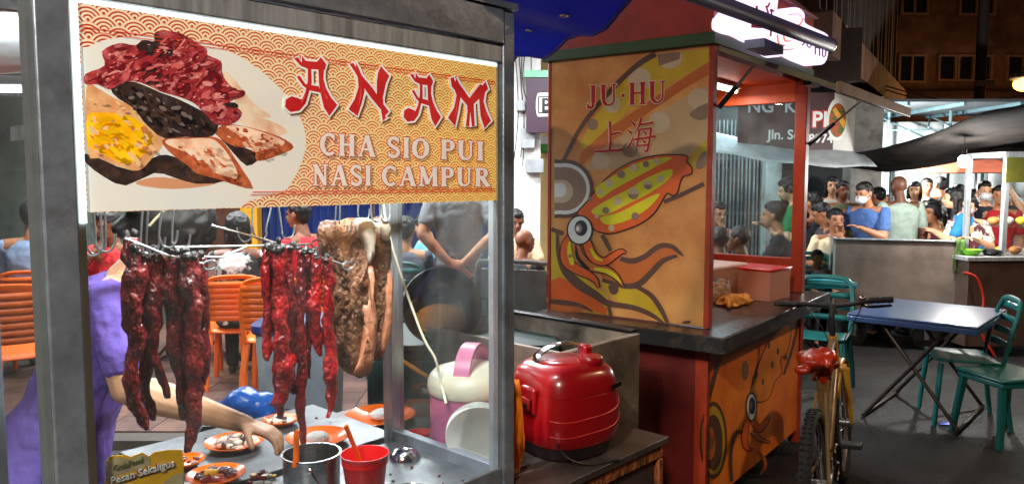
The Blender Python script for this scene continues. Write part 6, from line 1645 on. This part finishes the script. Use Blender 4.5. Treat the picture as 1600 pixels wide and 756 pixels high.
# orange parasol far right
pp_ = at_y(1525, 275, 11.2)
par = thing('parasol', 'faded orange market parasol under the black canopy', 'parasol', (pp_.x, 11.2, 0))
for k in range(8):
    a0, a1 = 2 * math.pi * k / 8, 2 * math.pi * (k + 1) / 8
    MB().add([(0, 0, 2.1), (.95 * math.cos(a0), .95 * math.sin(a0), 1.74), (.95 * math.cos(a1), .95 * math.sin(a1), 1.74)], [(0, 1, 2)]).build('canopy_panel', pm('parasol_orange', (190, 100, 72), .7), par, solid=.004)
MB().tube([(0, 0, 0), (0, 0, 2.1)], .018, 8).build('pole', steel, par, smooth=True)
pr2 = at_y(545, 322, 7.9)
par = thing('parasol', 'salmon red parasol edge behind the pork slab', 'parasol', (-1.5, 8.3, .05))
for k in range(8):
    a0, a1 = 2 * math.pi * k / 8 + .2, 2 * math.pi * (k + 1) / 8 + .2
    P = [[(r * math.cos(a0 + (a1 - a0) * j / 4), r * math.sin(a0 + (a1 - a0) * j / 4), 1.64 - .28 * r * r / .7 - .03 * math.sin(math.pi * j / 4) * r) for j in range(5)] for r in (0.01, .25, .5, .74)]
    MB().grid(P).build('canopy_panel', pm('parasol_salmon', (226, 84, 70), .6), par, smooth=True, solid=.004)
MB().tube([(0, 0, 0), (0, 0, 1.66)], .018, 8).build('pole', steel, par, smooth=True)

# ================================================================== LAMPS OF THE PLACE, AND ADDED LAMPS
def bulb(px, py, D, e, label, col=(1, .97, .92), r=.05, watt=None):
    p = at_y(px, py, D)
    t_ = thing('hanging_bulb', label, 'lamp')
    MB().ell(p, (r, r, r * 1.15)).build('bulb', glow('bulb_white', (250, 252, 255), 40), t_, smooth=True)
    MB().tube([p + V((0, 0, r)), p + V((0, 0, r + .05))], .022, 10).build('socket', blackg, t_, smooth=True)
    MB().tube([p + V((0, 0, r + .05)), p + V((0, 0, r + .4))], .004, 6).build('cord', blackg, t_)
    point_lamp('bulb_light', p - V((0, .0, r + .06)), e, col, t_, .06)
bulb(1367, 228, 11.2, 620, 'bright bulb hanging under the white shelter')
bulb(1506, 252, 6.95, 100, 'bright bulb hanging under the black canopy')
bulb(1720, 230, 9.0, 160, 'extra unseen bulb lighting the far right stall')  # extra bulb out of view past the right edge, for its light
def tube_fixture(x, y, z, L, rz, e, label, col=(.92, .97, 1), up=0):
    t_ = thing('tube_lamp', label, 'lamp', (x, y, z), rz)
    MB().bb(-L / 2, L / 2, -.03, .03, 0.0, .04).build('lamp_housing', whitep, t_, bevel=.004)
    MB().tube([(-L / 2 + .02, 0, -.02), (L / 2 - .02, 0, -.02)], .014, 8).build('lamp_tube', glow('tube_white', (235, 248, 255), 14), t_, smooth=True)
    area_lamp('tube_light', (0, 0, -.045), (L, .04), e, col, t_)
    if up: area_lamp('tube_light_up', (0, 0, .05), (L, .04), e * up, col, t_, rot=(math.pi, 0, 0))
tube_fixture(-3.6, 7.0, 3.24, 1.2, 0, 120, 'ceiling tube over the left terrace tables')
tube_fixture(-1.4, 7.4, 3.24, 1.2, 0, 120, 'ceiling tube over the middle terrace tables')
tube_fixture(.6, 7.6, 3.24, 1.2, 20, 70, 'ceiling tube in front of the white column')
tube_fixture(-3.0, 5.6, 3.24, 1.2, 0, 140, 'added front ceiling tube over the left terrace edge')  # this and the next tube are added to brighten the diners
tube_fixture(-.9, 5.7, 3.24, 1.2, 0, 140, 'added front ceiling tube over the middle terrace edge')
tube_fixture(2.65, 9.3, 2.72, 1.2, 0, 36, 'tube lamp above the dim grille shop')
# white canopy added to give the glare at the far left, with a lit tube
nb = thing('glare_canopy', 'added white canvas canopy giving the glare at the upper left edge', 'canopy')
P = [[(-5.2 + 3.4 * i / 8, 3.2 + 2.0 * j / 6, 2.42 - .06 * abs(j - 3) / 3 + .02 * math.sin(i * 1.4 + j)) for j in range(7)] for i in range(9)]
MB().grid(P).build('canvas', pm('canopy_canvas', (232, 240, 242), .7), nb, smooth=True, solid=.005)
for x in (-5.1, -2.95): MB().tube([(x, 5.1, 0), (x, 5.1, 2.38)], .02, 8).build('pole', steel, nb, smooth=True)
q = at_y(25, 132, 3.6)
tube_fixture(q.x - .28, 3.6, q.z, .9, 8, 30, 'bright tube lamp seen through the left side glass', up=4.0)  # upward light boosted to whiten the added canopy
# street lamps: one added unseen behind the viewer to light the stalls, one on the right
def street_lamp(x, y, h, rz, e, col, label, size=.3):
    t_ = thing('street_lamp', label, 'street lamp', (x, y, 0), rz)
    MB().tube(smooth_pts([(0, 0, 0), (0, 0, h * .6), (0, 0, h), (.1, 0, h + .22), (.6, 0, h + .3)], 4, False), .05, 10).build('post', steel_dk, t_, smooth=True)
    MB().bb(.5, .95, -.11, .11, h + .24, h + .34).build('lamp_housing', steel_dk, t_, bevel=.02)
    MB().bb(.55, .9, -.08, .08, h + .225, h + .2395).build('diffuser', glow('lamp_diffuser_%d' % int(e), (255, 225, 180), 6), t_)
    area_lamp('street_light', (.72, 0, h + .21), (size, .16), e, col, t_)
street_lamp(-1.3, -2.2, 3.5, 80, 265, (1, .9, .77), 'added street lamp behind the viewer lighting the stalls')
street_lamp(6.0, 3.0, 4.2, 175, 95, (1, .66, .36), 'warm street lamp at the right of the lane')

# ================================================================== PEOPLE
SK = {'light': (214, 164, 128), 'tan': (176, 118, 84), 'brown': (128, 80, 56), 'dark': (96, 58, 42)}
def skin(k): return pm('skin_' + k, SK[k], .5, var=.08, scale=14, bump=.08, bscale=120, sss=.12)
hairm = pm('black_hair', (16, 14, 15), .42, var=.3, scale=40, stretch=(6, 6, 1), bump=.35, bscale=120)
greyh = pm('cropped_grey_hair', (58, 48, 44), .6, var=.3, scale=60)
def cloth_m(c, print_=None, **k):
    nm = 'fabric_%d_%d_%d' % c + ('p' if print_ else '')
    return pm(nm, c, .85, var=.12, scale=5, bump=.55, bscale=16, **(dict(c2=print_, ramp=(.48, .52)) if print_ else {}), **k)
def hand(m, wrist, dirv, nrm, s=1.0, curl=.25, side=1):
    """palm and five unequal, bent fingers; side=+1 thumb towards +lateral"""
    d = dirv.normalized(); n = (nrm - d * nrm.dot(d)).normalized(); l = d.cross(n) * side
    p0, p1 = wrist, wrist + d * .075 * s
    for k in (-1.2, -.4, .4, 1.2):
        m.cone(p0 + l * k * .011 * s, p1 + l * k * .018 * s, .016 * s, .0125 * s, 8)
    for k, L in ((-1.35, .058), (-.45, .072), (.45, .078), (1.35, .07)):
        a = p1 + l * k * .0185 * s; v = d
        for q, (f, r0, r1) in enumerate(((.45, .0105, .0095), (.32, .0095, .0088), (.24, .0088, .0075))):
            v = (v - n * (curl * (.6 + .7 * q))).normalized(); b = a + v * L * f * s
            m.cone(a, b, r0 * s, r1 * s, 7); a = b
    a = p0 + l * .024 * s + d * .012 * s; v = (d * .7 + l * .75 - n * curl * .5).normalized()
    b = a + v * .04 * s; m.cone(a, b, .0135 * s, .0115 * s, 8)
    v = (v + d * .35 - n * curl * .8).normalized(); m.cone(b, b + v * .034 * s, .0115 * s, .009 * s, 8)
TUFT = bpy.data.textures.new('hair_tufts', 'CLOUDS'); TUFT.noise_scale = .028; TUFT.noise_depth = 2
FOLD = bpy.data.textures.new('cloth_folds', 'CLOUDS'); FOLD.noise_scale = .11; FOLD.noise_depth = 2
def person(label, hx, hy, D, face, sit=False, shirt=(90, 90, 90), pants=(30, 32, 40), sk='tan', hair='short', arms=('hang', 'hang'), lean=0, turn=0, nod=0, mask=None,
           sleeve='short', print_=None, zg=0.0, vox=.0115, fem=False, cap=None, scale=None, arm_pts=None, extra=None, group=None, girth=1.0, world=None, hem=-.06, curl=.3):
    """one figure: continuous skinned body; shirt, trousers, hair, mask as children"""
    head = world if world is not None else at_y(hx, hy, D)
    Z0 = .53 if sit else .95                        # pelvis height
    L = R(lean)
    def tor(x, y, z):                               # torso coordinates (above pelvis) -> local, with lean
        return V((x, y * math.cos(L) + z * math.sin(L), Z0 + z * math.cos(L) - y * math.sin(L)))
    hc = tor(0, .02, .63) + V((0, .02 + .05 * math.sin(R(nod)), .015 - .02 * math.sin(R(nod))))
    s = scale or (head.z - zg) / hc.z
    hxy = Matrix.Rotation(R(face), 3, 'Z') @ V((hc.x, hc.y, 0)) * s
    root = thing('person', label, 'person', (head.x - hxy.x, head.y - hxy.y, zg), face, group, scale=s)
    hw = (.185 if not fem else .165) * girth
    HR = Matrix.Rotation(R(turn), 3, 'Z') @ Matrix.Rotation(R(-nod), 3, 'X')
    H = lambda x, y, z: hc + HR @ V((x, y, z))
    HM = HR.to_4x4()
    b = MB()
    # head
    b.ell(H(0, -.008, .028), (.076, .094, .088), 18, 12, HM); b.ell(H(0, .022, -.03), (.060, .070, .078), 16, 10, HM); b.ell(H(0, .05, -.078), (.034, .032, .026), 12, 8, HM)
    b.cone(H(0, .086, .01), H(0, .108, -.022), .010, .015, 8); b.ell(H(.012, .098, -.026), .010, 8, 6); b.ell(H(-.012, .098, -.026), .010, 8, 6)
    b.ell(H(0, .09, -.056), (.024, .011, .010), 10, 6, HM)
    b.ell(H(.03, .078, .022), (.026, .012, .008), 8, 6, HM); b.ell(H(-.03, .078, .022), (.026, .012, .008), 8, 6, HM)
    for e in (-1, 1): b.ell(H(e * .077, -.012, -.006), (.011, .020, .032), 10, 8, HM)
    nb_ = tor(0, -.01, .47); b.cone(nb_, H(0, -.012, -.05), .058 if not fem else .048, .052 if not fem else .044, 12)
    # trunk
    for x in (-1, 1): b.cone(tor(0, 0, .44), tor(x * hw * .86, 0, .435), .06, .055)
    b.cone(tor(0, 0, .02), tor(0, .01, .36), .10, .12)
    # arms
    sleeves = []; wrists = []
    for i, sx in ((0, -1), (1, 1)):                  # 0 left hand side, 1 right
        sh = tor(sx * hw, 0, .43)
        if arm_pts and arm_pts[i]:
            Mi = (Matrix.Translation(root.location) @ Matrix.Rotation(R(face), 4, 'Z') @ Matrix.Scale(s, 4)).inverted()
            el, wr, tip = (Mi @ V(q) for q in arm_pts[i]); hd, nr = tip - wr, V((0, 0, 1))
        else:
            el, wr, hd, nr = {
                'hang': (sh + V((sx * .05, -.03, -.28)), sh + V((sx * .06, .05, -.53)), V((0, .1, -1)), V((sx, 0, 0))),
                'table': (sh + V((sx * .06, .12, -.24)), sh + V((-sx * .03, .34, -.2)), V((-sx * .5, 1, 0)), V((0, 0, 1))),
                'lap': (sh + V((sx * .07, .06, -.27)), sh + V((-sx * .04, .26, -.36)), V((-sx * .7, .8, -.2)), V((0, 0, 1))),
                'back': (sh + V((sx * .07, -.12, -.26)), V((sx * .03, -.17, sh.z - .48 + sx * .015)), V((-sx * .9, -.1, -.5)), V((0, -1, .2))),
                'chin': (sh + V((sx * .04, .22, -.22)), H(sx * .02, .13, -.17), V((-sx * .3, -.3, 1)), V((0, 1, 0))),
                'fold': (sh + V((sx * .08, .05, -.27)), sh + V((-sx * .2, .2, -.22)), V((-sx * 1, .15, .05)), V((0, 1, .2))),
                'phone': (sh + V((sx * .07, .1, -.26)), sh + V((-sx * .08, .28, -.16)), V((-sx * .5, .7, .3)), V((0, 0, 1))),
                'up': (sh + V((sx * .2, .1, .0)), sh + V((sx * .06, .12, .2)), V((-sx * .5, 0, .8)), V((0, 1, 0))),
            }[arms[i]]
        b.cone(sh, el, .05 * girth, .041 * girth, 12); b.cone(el, el.lerp(wr, .3), .041 * girth, .043 * girth, 12); b.cone(el.lerp(wr, .3), wr, .043 * girth, .027, 12)
        hand(b, wr, hd, nr, 1.0, curl, sx)
        sleeves.append((sh, el, wr)); wrists.append(wr)
    # legs
    legs = []
    for sx in (-1, 1):
        hp = tor(sx * .095, 0, -.02)
        if sit: kn, an = V((sx * .12, .42, .5)), V((sx * .12, .40, .09))
        else: kn, an = V((sx * .11, .02, .50)), V((sx * .11, -.02, .09))
        b.cone(hp, kn, .07, .05, 10); b.cone(kn, an, .048, .034, 10); b.cone(an, an + V((0, .12, -.045)), .036, .03, 10)
        legs.append((hp, kn, an))
    live_voxel(b.build('body', skin(sk), root, smooth=True), vox, 3, .4)
    # shirt
    m = MB(); g_ = girth
    rings = [(hem, .17 + (-.06 - hem) * .35, .125 + (-.06 - hem) * .35), (.06, .165, .12), (.18, .165, .12), (.3, .18, .125), (.38, .18, .118), (.44, .15, .098), (.475, .085, .072)]
    if fem: rings = [(hem, .17 + (-.06 - hem) * .35, .13 + (-.06 - hem) * .35), (.06, .15, .11), (.18, .145, .11), (.3, .16, .125), (.38, .16, .112), (.44, .135, .09), (.475, .075, .066)]
    vs, fs, n = [], [], 20
    for z, rx, ry in rings:
        for k in range(n):
            t = 2 * math.pi * k / n; c, q = math.cos(t), math.sin(t)
            vs.append(tor(rx * g_ * math.copysign(abs(c) ** .8, c), ry * g_ * math.copysign(abs(q) ** .8, q) + .005, z))
    for i in range(len(rings) - 1):
        for k in range(n): fs.append((i * n + k, i * n + (k + 1) % n, (i + 1) * n + (k + 1) % n, (i + 1) * n + k))
    fs += [tuple(range(n))[::-1], tuple((len(rings) - 1) * n + k for k in range(n))]
    m.add(vs, fs)
    for sh, el, wr in sleeves:
        m.ell(sh + V((0, 0, -.012)), (.054 * g_,) * 3, 12, 8)
        if sleeve == 'short': m.cone(sh, sh.lerp(el, .66), .056 * g_, .06, 14)
        elif sleeve == 'long': m.cone(sh, el, .056 * g_, .048, 14); m.cone(el, wr.lerp(el, .08), .05, .037, 14)
    mt_ = cloth_m(shirt, print_)
    so = live_voxel(m.build('shirt', mt_, root, smooth=True), vox, 2, .4)
    dm_ = so.modifiers.new('folds', 'DISPLACE'); dm_.texture = FOLD; dm_.strength = .022; dm_.mid_level = .45; dm_.texture_coords = 'LOCAL'
    # trousers
    m = MB(); m.ell(tor(0, 0, .0), (.165 * g_, .12 * g_, .11))
    for hp, kn, an in legs: m.cone(hp, kn, .086, .064, 12); m.cone(kn, an, .062, .05, 12)
    live_voxel(m.build('trousers', cloth_m(pants), root, smooth=True), .016, 2, .4)
    m = MB()
    for hp, kn, an in legs: m.cone(an + V((0, -.02, -.055)), an + V((0, .15, -.06)), .032, .03, 10)
    m.build('shoes', blackm, root, smooth=True)
    # hair and face
    if hair != 'bald' :
        m = MB()
        m.ell(H(0, -.020, .040), (.083, .094, .088), 18, 12, HM)
        if hair == 'crop': pass
        else: m.ell(H(0, .015, .075), (.066, .07, .05), 14, 8, HM); m.ell(H(0, -.05, .0), (.072, .055, .07), 14, 8, HM)
        if hair in ('long', 'tail', 'bob'):
            m.ell(H(0, -.03, .03), (.092, .1, .098), 18, 12, HM)
            for e in (-1, 1): m.cone(H(e * .075, -.02, .0), H(e * .078, -.03, -.1 if hair != 'tail' else -.03), .026, .022)
            if hair == 'long': m.cone(H(0, -.07, 0), H(0, -.1, -.26), .07, .05)
            if hair == 'bob': m.cone(H(0, -.06, 0), H(0, -.06, -.1), .07, .06)
            if hair == 'tail': m.cone(H(0, -.12, .03), H(0, -.17, -.14), .03, .016)
        if hair == 'big': m.ell(H(0, -.035, .03), (.118, .135, .118), 20, 14, HM); m.ell(H(.0, -.12, .06), .07, 12, 8); m.cone(H(0, -.08, -.02), H(0, -.1, -.08), .06, .04)
        if hair == 'bun': m.ell(H(0, -.03, .03), (.092, .1, .095), 18, 12, HM); m.ell(H(0, -.12, .05), .045, 12, 8)
        ho = live_voxel(m.build('hair', greyh if hair == 'crop' else hairm, root, smooth=True), .008, 1, .3)
        dh = ho.modifiers.new('tufts', 'DISPLACE'); dh.texture = TUFT; dh.strength = .016; dh.mid_level = .5; dh.texture_coords = 'LOCAL'
    for e in (-1, 1):
        ey = MB().ell(H(e * .031, .083, .004), (.011, .006, .006), 10, 6, HM).build('eye', pm('eye_dark', (24, 18, 16), .2), root, smooth=True)
        MB().ell(H(e * .032, .086, .026), (.018, .006, .004), 8, 6, HM).build('eyebrow', hairm, root, smooth=True)
    if mask:
        m = MB(); m.ell(H(0, .056, -.05), (.062, .062, .052), 16, 10, HM); m.build('face_mask', pm('mask_%d' % mask[0], mask, .8, var=.05), root, smooth=True)
        ms = MB()
        for e in (-1, 1): ms.tube([H(e * .055, .06, -.03), H(e * .08, -.005, .0)], .003, 5); ms.tube([H(e * .05, .06, -.075), H(e * .08, -.01, -.03)], .003, 5)
        ms.build('mask_strap', MATS['mask_%d' % mask[0]], root)
    else:
        MB().ell(H(0, .0955, -.0565), (.022, .006, .0045), 10, 6, HM).build('mouth', pm('lips', (120, 62, 56), .5), root, smooth=True)
    if cap:
        m = MB(); m.ell(H(0, -.012, .06), (.092, .104, .078), 18, 10, HM); m.build('cap', cloth_m(cap), root, smooth=True)
        m = MB(); m.ell(H(0, .105, .055), (.07, .07, .010), 14, 6, HM); m.build('cap_brim', cloth_m(cap), root, smooth=True)
    root['_c'] = 0; del root['_c']
    return root

# ---- the vendor, bent over the case from behind, right arm reaching to the pot
vh = at_y(272, 366, 2.28)
E_, W_, T_ip = at_y(200, 606, 2.06), at_y(384, 662, 2.2), at_y(468, 690, 2.18)
vendor = person('vendor in purple shirt leaning into the ANAM stall, one arm reaching', 0, 0, 0, -72, shirt=(112, 90, 184), pants=(28, 44, 40), sk='light', hair='big', lean=24, turn=0, nod=48,
       arms=('back', 'hang'), arm_pts=((at_y(95, 580, 2.62), at_y(105, 680, 2.62), at_y(108, 730, 2.62)), (E_, W_, T_ip)), vox=.0045, fem=True, world=vh, girth=1.14, hem=-.2, curl=.62)
hb_ = MB()                                           # pearl hair band
for k in range(22):
    a = at_y(234 + 42 * k / 21, 352 - 30 * math.sin(math.pi * .5 * k / 21), 2.13)
    hb_.ell(a, .0042, 6, 5)
hbm = hb_.build('hair_band', pm('pearl', (206, 196, 160), .3), None, smooth=True)
hbm.parent = vendor; hbm.matrix_parent_inverse = (Matrix.Translation(vendor.location) @ Matrix.Rotation(R(-72), 4, 'Z') @ Matrix.Scale(vendor.scale[0], 4)).inverted()

TZ = .062
# ---- terrace, left to centre
person('diner in pale blue shirt seated beyond the left side glass', 52, 338, 6.2, 20, True, (150, 172, 206), sk='tan', hair='short', arms=('table', 'table'), zg=TZ)
person('diner in red printed shirt sitting behind the empty hooks', 166, 352, 6.0, 160, True, (196, 28, 34), sk='brown', hair='short', arms=('table', 'chin'), zg=TZ, nod=12)
person('seated diner in zebra patterned top behind the thin meat strips', 372, 356, 5.9, 12, True, (30, 28, 30), print_=(200, 200, 196), pants=(20, 20, 24), sk='brown', hair='bob', fem=True, arms=('table', 'table'), zg=TZ)
person('moustached man in bright red shirt seated in profile', 466, 336, 6.6, 68, True, (206, 20, 36), sk='brown', arms=('table', 'lap'), zg=TZ)
person('person in grey hooded top seen from behind on teal chair', 634, 360, 6.3, -8, True, (84, 84, 100), sk='tan', hair='short', sleeve='long', arms=('table', 'table'), zg=TZ)
person('boy in light blue shirt with black cap looking left', 664, 352, 7.4, 118, True, (110, 190, 220), sk='light', hair='short', cap=(22, 22, 26), arms=('table', 'table'), zg=TZ)
person('standing man in grey t-shirt with hands clasped behind back', 716, 262, 5.9, 4, False, (132, 134, 138), pants=(50, 50, 64), sk='tan', arms=('back', 'back'), zg=TZ, girth=1.02)
person('bald man in black shirt seated beside the mural panel', 820, 378, 6.4, -52, True, (26, 30, 30), sk='brown', hair='bald', arms=('table', 'table'), zg=TZ, girth=1.1)
person('man in pale yellow shirt seated behind the bald man', 806, 346, 7.6, 190, True, (222, 196, 160), sk='brown', arms=('table', 'table'), zg=TZ, nod=16)
# ---- seen through the cart window
person('man in dark shirt seated nearest the cart window, cropped hair', 1122, 376, 6.5, 20, True, (40, 38, 44), sk='brown', hair='crop', arms=('table', 'table'))
person('man in navy shirt seated right of the cropped haired man', 1153, 374, 6.6, 60, True, (34, 36, 52), sk='tan', hair='crop', arms=('table', 'table'))
person('diner resting chin on hand against the grille', 1121, 334, 8.3, 200, True, (150, 140, 140), sk='tan', hair='short', arms=('chin', 'table'), nod=8)
person('man in black t-shirt leaning at table behind the cart window', 1209, 336, 7.6, 60, True, (24, 26, 32), sk='tan', arms=('table', 'table'), lean=14)
person('standing attendant in green shirt beside the red cart post', 1232, 296, 7.6, 70, False, (20, 120, 66), pants=(30, 34, 40), sk='light', hair='tail', fem=True, arms=('fold', 'phone'), nod=18)
# ---- crowd on the right
person('diner in dark top between the red post and the toddler', 1270, 318, 9.4, 30, True, (46, 50, 58), sk='tan', hair='short', arms=('table', 'table'))
person('diner with lowered head left of the woman in white', 1283, 334, 9.0, 80, True, (70, 60, 66), sk='tan', arms=('table', 'table'), nod=20)
person('small child in pale top sitting at teal table', 1279, 360, 7.8, 175, True, (200, 180, 190), sk='tan', hair='short', arms=('table', 'table'), scale=.72)
person('woman in white blouse half hidden behind man in olive shirt', 1300, 308, 9.6, 165, False, (206, 200, 190), sk='light', hair='bob', fem=True, arms=('phone', 'hang'), scale=.98)
person('man in olive shirt standing and facing the camera', 1318, 298, 9.2, 175, False, (74, 82, 54), sk='brown', arms=('hang', 'phone'))
person('youth in cream shirt seated with mask below his chin', 1306, 344, 8.2, 160, True, (226, 206, 170), sk='tan', hair='short', arms=('chin', 'table'), turn=14)
person('man in blue shirt with white mask looking down at phone', 1350, 302, 8.0, 118, False, (70, 104, 164), pants=(60, 64, 80), sk='tan', mask=(226, 230, 232), arms=('phone', 'phone'), nod=16, lean=8, girth=1.1)
person('dark haired person partly hidden behind blue shirted man', 1372, 306, 9.6, 20, False, (60, 62, 70), sk='tan')
person('balding man in grey green shirt with his back turned', 1404, 292, 8.1, 6, False, (142, 158, 148), pants=(40, 40, 46), sk='dark', hair='bald', girth=1.12)
person('person in sky blue top right of the balding man', 1429, 298, 9.8, 150, False, (130, 170, 206), sk='light', hair='long', fem=True)
person('far standing person in pale shirt under the canopy', 1448, 306, 11.2, 170, False, (210, 212, 206), sk='tan', scale=.97)
person('far standing person in dark shirt under the canopy', 1468, 304, 10.8, 10, False, (44, 44, 52), sk='tan', scale=.98)
person('woman in black and red top looking left', 1458, 334, 8.6, 100, True, (70, 20, 28), sk='tan', hair='tail', fem=True, arms=('table', 'table'), scale=1.08)
person('woman in bright blue top bending forward by the stall', 1489, 322, 7.9, 60, False, (30, 120, 180), sk='light', hair='long', fem=True, lean=18, arms=('phone', 'phone'), scale=.93)
person('far man with black hair behind the masked woman', 1496, 302, 9.6, 20, False, (50, 52, 60), sk='tan')
person('masked woman in white patterned shirt serving at far right stall', 1515, 322, 7.75, 150, False, (220, 216, 206), print_=(90, 40, 44), pants=(30, 30, 36), sk='light', hair='tail', fem=True, mask=(196, 170, 178), arms=('phone', 'phone'), nod=10, turn=-20)
person('person in black shirt with raised arm behind masked woman', 1538, 326, 8.4, 165, False, (40, 44, 56), sk='light', hair='short', mask=(220, 224, 226), arms=('up', 'hang'), scale=.95)
person('person in red shirt standing behind the far right glass case', 1562, 306, 8.3, 150, False, (190, 26, 36), sk='tan', hair='short')
person('far seated person in yellow shirt beyond the balding man', 1441, 344, 9.4, 160, True, (216, 190, 40), sk='tan', arms=('table', 'table'))

for px, py, D, fc, st, sh, hr, lb in ((1290, 306, 11.0, 170, 0, (120, 40, 44), 'short', 'far person in dull red shirt left of the woman in white'), (1336, 312, 10.6, 150, 0, (190, 186, 170), 'long', 'far person in cream top between olive and blue shirts'), (1386, 312, 10.9, 190, 0, (60, 80, 110), 'short', 'far person in slate shirt left of the balding man'),
        (1434, 322, 10.2, 160, 0, (200, 120, 60), 'bob', 'far person in orange top right of the balding man'), (1478, 314, 11.5, 150, 0, (170, 180, 190), 'short', 'far person in light grey shirt behind bending woman'), (1524, 308, 10.6, 200, 0, (90, 60, 100), 'bob', 'far person in violet top behind the masked woman'), (1585, 316, 9.4, 170, 0, (210, 206, 196), 'short', 'person in white shirt behind the far right case'), (1450, 326, 9.9, 30, 1, (120, 130, 60), 'short', 'far seated person in moss green shirt')):
    person(lb, px, py, D, fc, bool(st), sh, sk=random.choice(['tan', 'light', 'brown']), hair=hr, fem=hr in ('bob', 'long'), arms=('phone', 'hang'), vox=.013)
# ---- chairs under the seated and around
def sit_chair(kind, px, py, D, rz, label, z=0.0, s=1.0):
    p = at_y(px, py, D); chair(kind, p.x, p.y, rz, label, z, s)
chair('o', *at_z(362, 592, TZ).xy, 172, 'orange plastic chair facing away beside the grey bin', TZ, 1.0)
sit_chair('o', 372, 380, 5.95, 12, 'orange plastic chair under the zebra top diner', TZ)
sit_chair('o', 166, 380, 6.0, 160, 'orange plastic chair behind the red printed shirt', TZ)
sit_chair('o', 436, 420, 5.5, 8, 'orange plastic chair behind the thin meat strips', TZ, 1.05)
sit_chair('o', 12, 420, 4.9, 30, 'orange plastic chair at the left picture edge', TZ, 1.08)
sit_chair('o', 52, 380, 6.2, 20, 'orange plastic chair under the pale blue shirt diner', TZ)
sit_chair('o', 466, 380, 6.6, 68, 'orange plastic chair under the man in bright red', TZ)
sit_chair('t', 634, 400, 6.25, -8, 'teal plastic chair under the grey hooded person', TZ, 1.08)
sit_chair('t', 664, 400, 7.4, 118, 'teal plastic chair under the boy in cap', TZ)
sit_chair('t', 832, 430, 6.35, -52, 'teal plastic chair under the bald man', TZ, 1.0)
sit_chair('t', 806, 400, 7.6, 190, 'teal plastic chair under the pale yellow shirt man', TZ)
for px, D, rz, lb in ((1122, 6.5, 20, 'teal plastic chair under the cropped haired man'), (1153, 6.6, 60, 'teal plastic chair under the man in navy'), (1121, 8.3, 200, 'teal plastic chair against the grille'), (1206, 7.6, 60, 'teal plastic chair under the man in black t-shirt'), (1270, 9.4, 30, 'teal plastic chair under the dark topped diner'), (1283, 9.0, 80, 'teal plastic chair under the diner with lowered head'), (1279, 7.85, 175, 'teal plastic chair under the small child'), (1306, 8.2, 160, 'teal plastic chair under the youth in cream'), (1458, 8.6, 100, 'teal plastic chair under the black and red topped woman'), (1441, 9.4, 160, 'teal plastic chair under the yellow shirted person')):
    sit_chair('t', px, 400, D, rz, lb)
sit_chair('t', 1283, 430, 5.9, 150, 'empty teal plastic chair behind the bicycle handlebar')
# ---- tables among the diners
def bg_table(x, y, rz, label, z=0.0, top=None, H=.72, L=.95, W=.6): return fold_table('folding_table', label, Matrix.Translation((x, y, z)) @ Matrix.Rotation(R(rz), 4, 'Z'), L, W, H, top or pm('turquoise_table', (40, 140, 160), .35, coat=.2), leg_dk)
bg_table(2.6, 8.0, 10, 'turquoise table laid with tissues behind the cart window')
bg_table(2.2, 7.6, -8, 'turquoise table beside the grille')
bg_table(2.62, 7.15, 5, 'turquoise table under the small child')
bg_table(.55, 7.0, 0, 'blue table in front of the bald man', top=bluetop, L=.7)
bg_table(-2.75, 6.7, 0, 'orange table between the terrace diners', TZ, orangec)
bg_table(-.85, 6.95, 0, 'dark table before the grey hooded person', TZ, blackg)
bot_m = pm('bottle_glass', (150, 90, 30), .15, trans=.3); tis = pm('tissue_box', (230, 120, 40), .5)
for k, (x, y, z, lb) in enumerate(((2.5, 8.0, .721, 'orange tissue box on table behind the cart window'), (2.8, 8.05, .721, 'white tissue pack on table behind the cart window'))):
    tag(MB().bb(-.09, .09, -.05, .05, 0, .07).build('tissue_box', tis if k == 0 else whitep, bevel=.008, M=Matrix.Translation((x, y, z))), lb, 'tissue box')
for k, (x, y, z, lb) in enumerate(((2.65, 7.95, .721, 'bottle standing on table behind the cart window'), (2.15, 7.6, .721, 'bottle standing on table beside the grille'), (.0 - .75, 6.95, TZ + .721, 'bottle standing on the dark terrace table'))):
    b_ = thing('bottle', lb, 'bottle', (x, y, z))
    MB().lathe([(.03, 0), (.032, .01), (.032, .13), (.014, .18), (.012, .22), (.014, .225)], 16).build('bottle_body', bot_m, b_, smooth=True); MB().lathe([(.0145, .2255), (.0145, .235)], 12).build('bottle_cap', redp, b_)
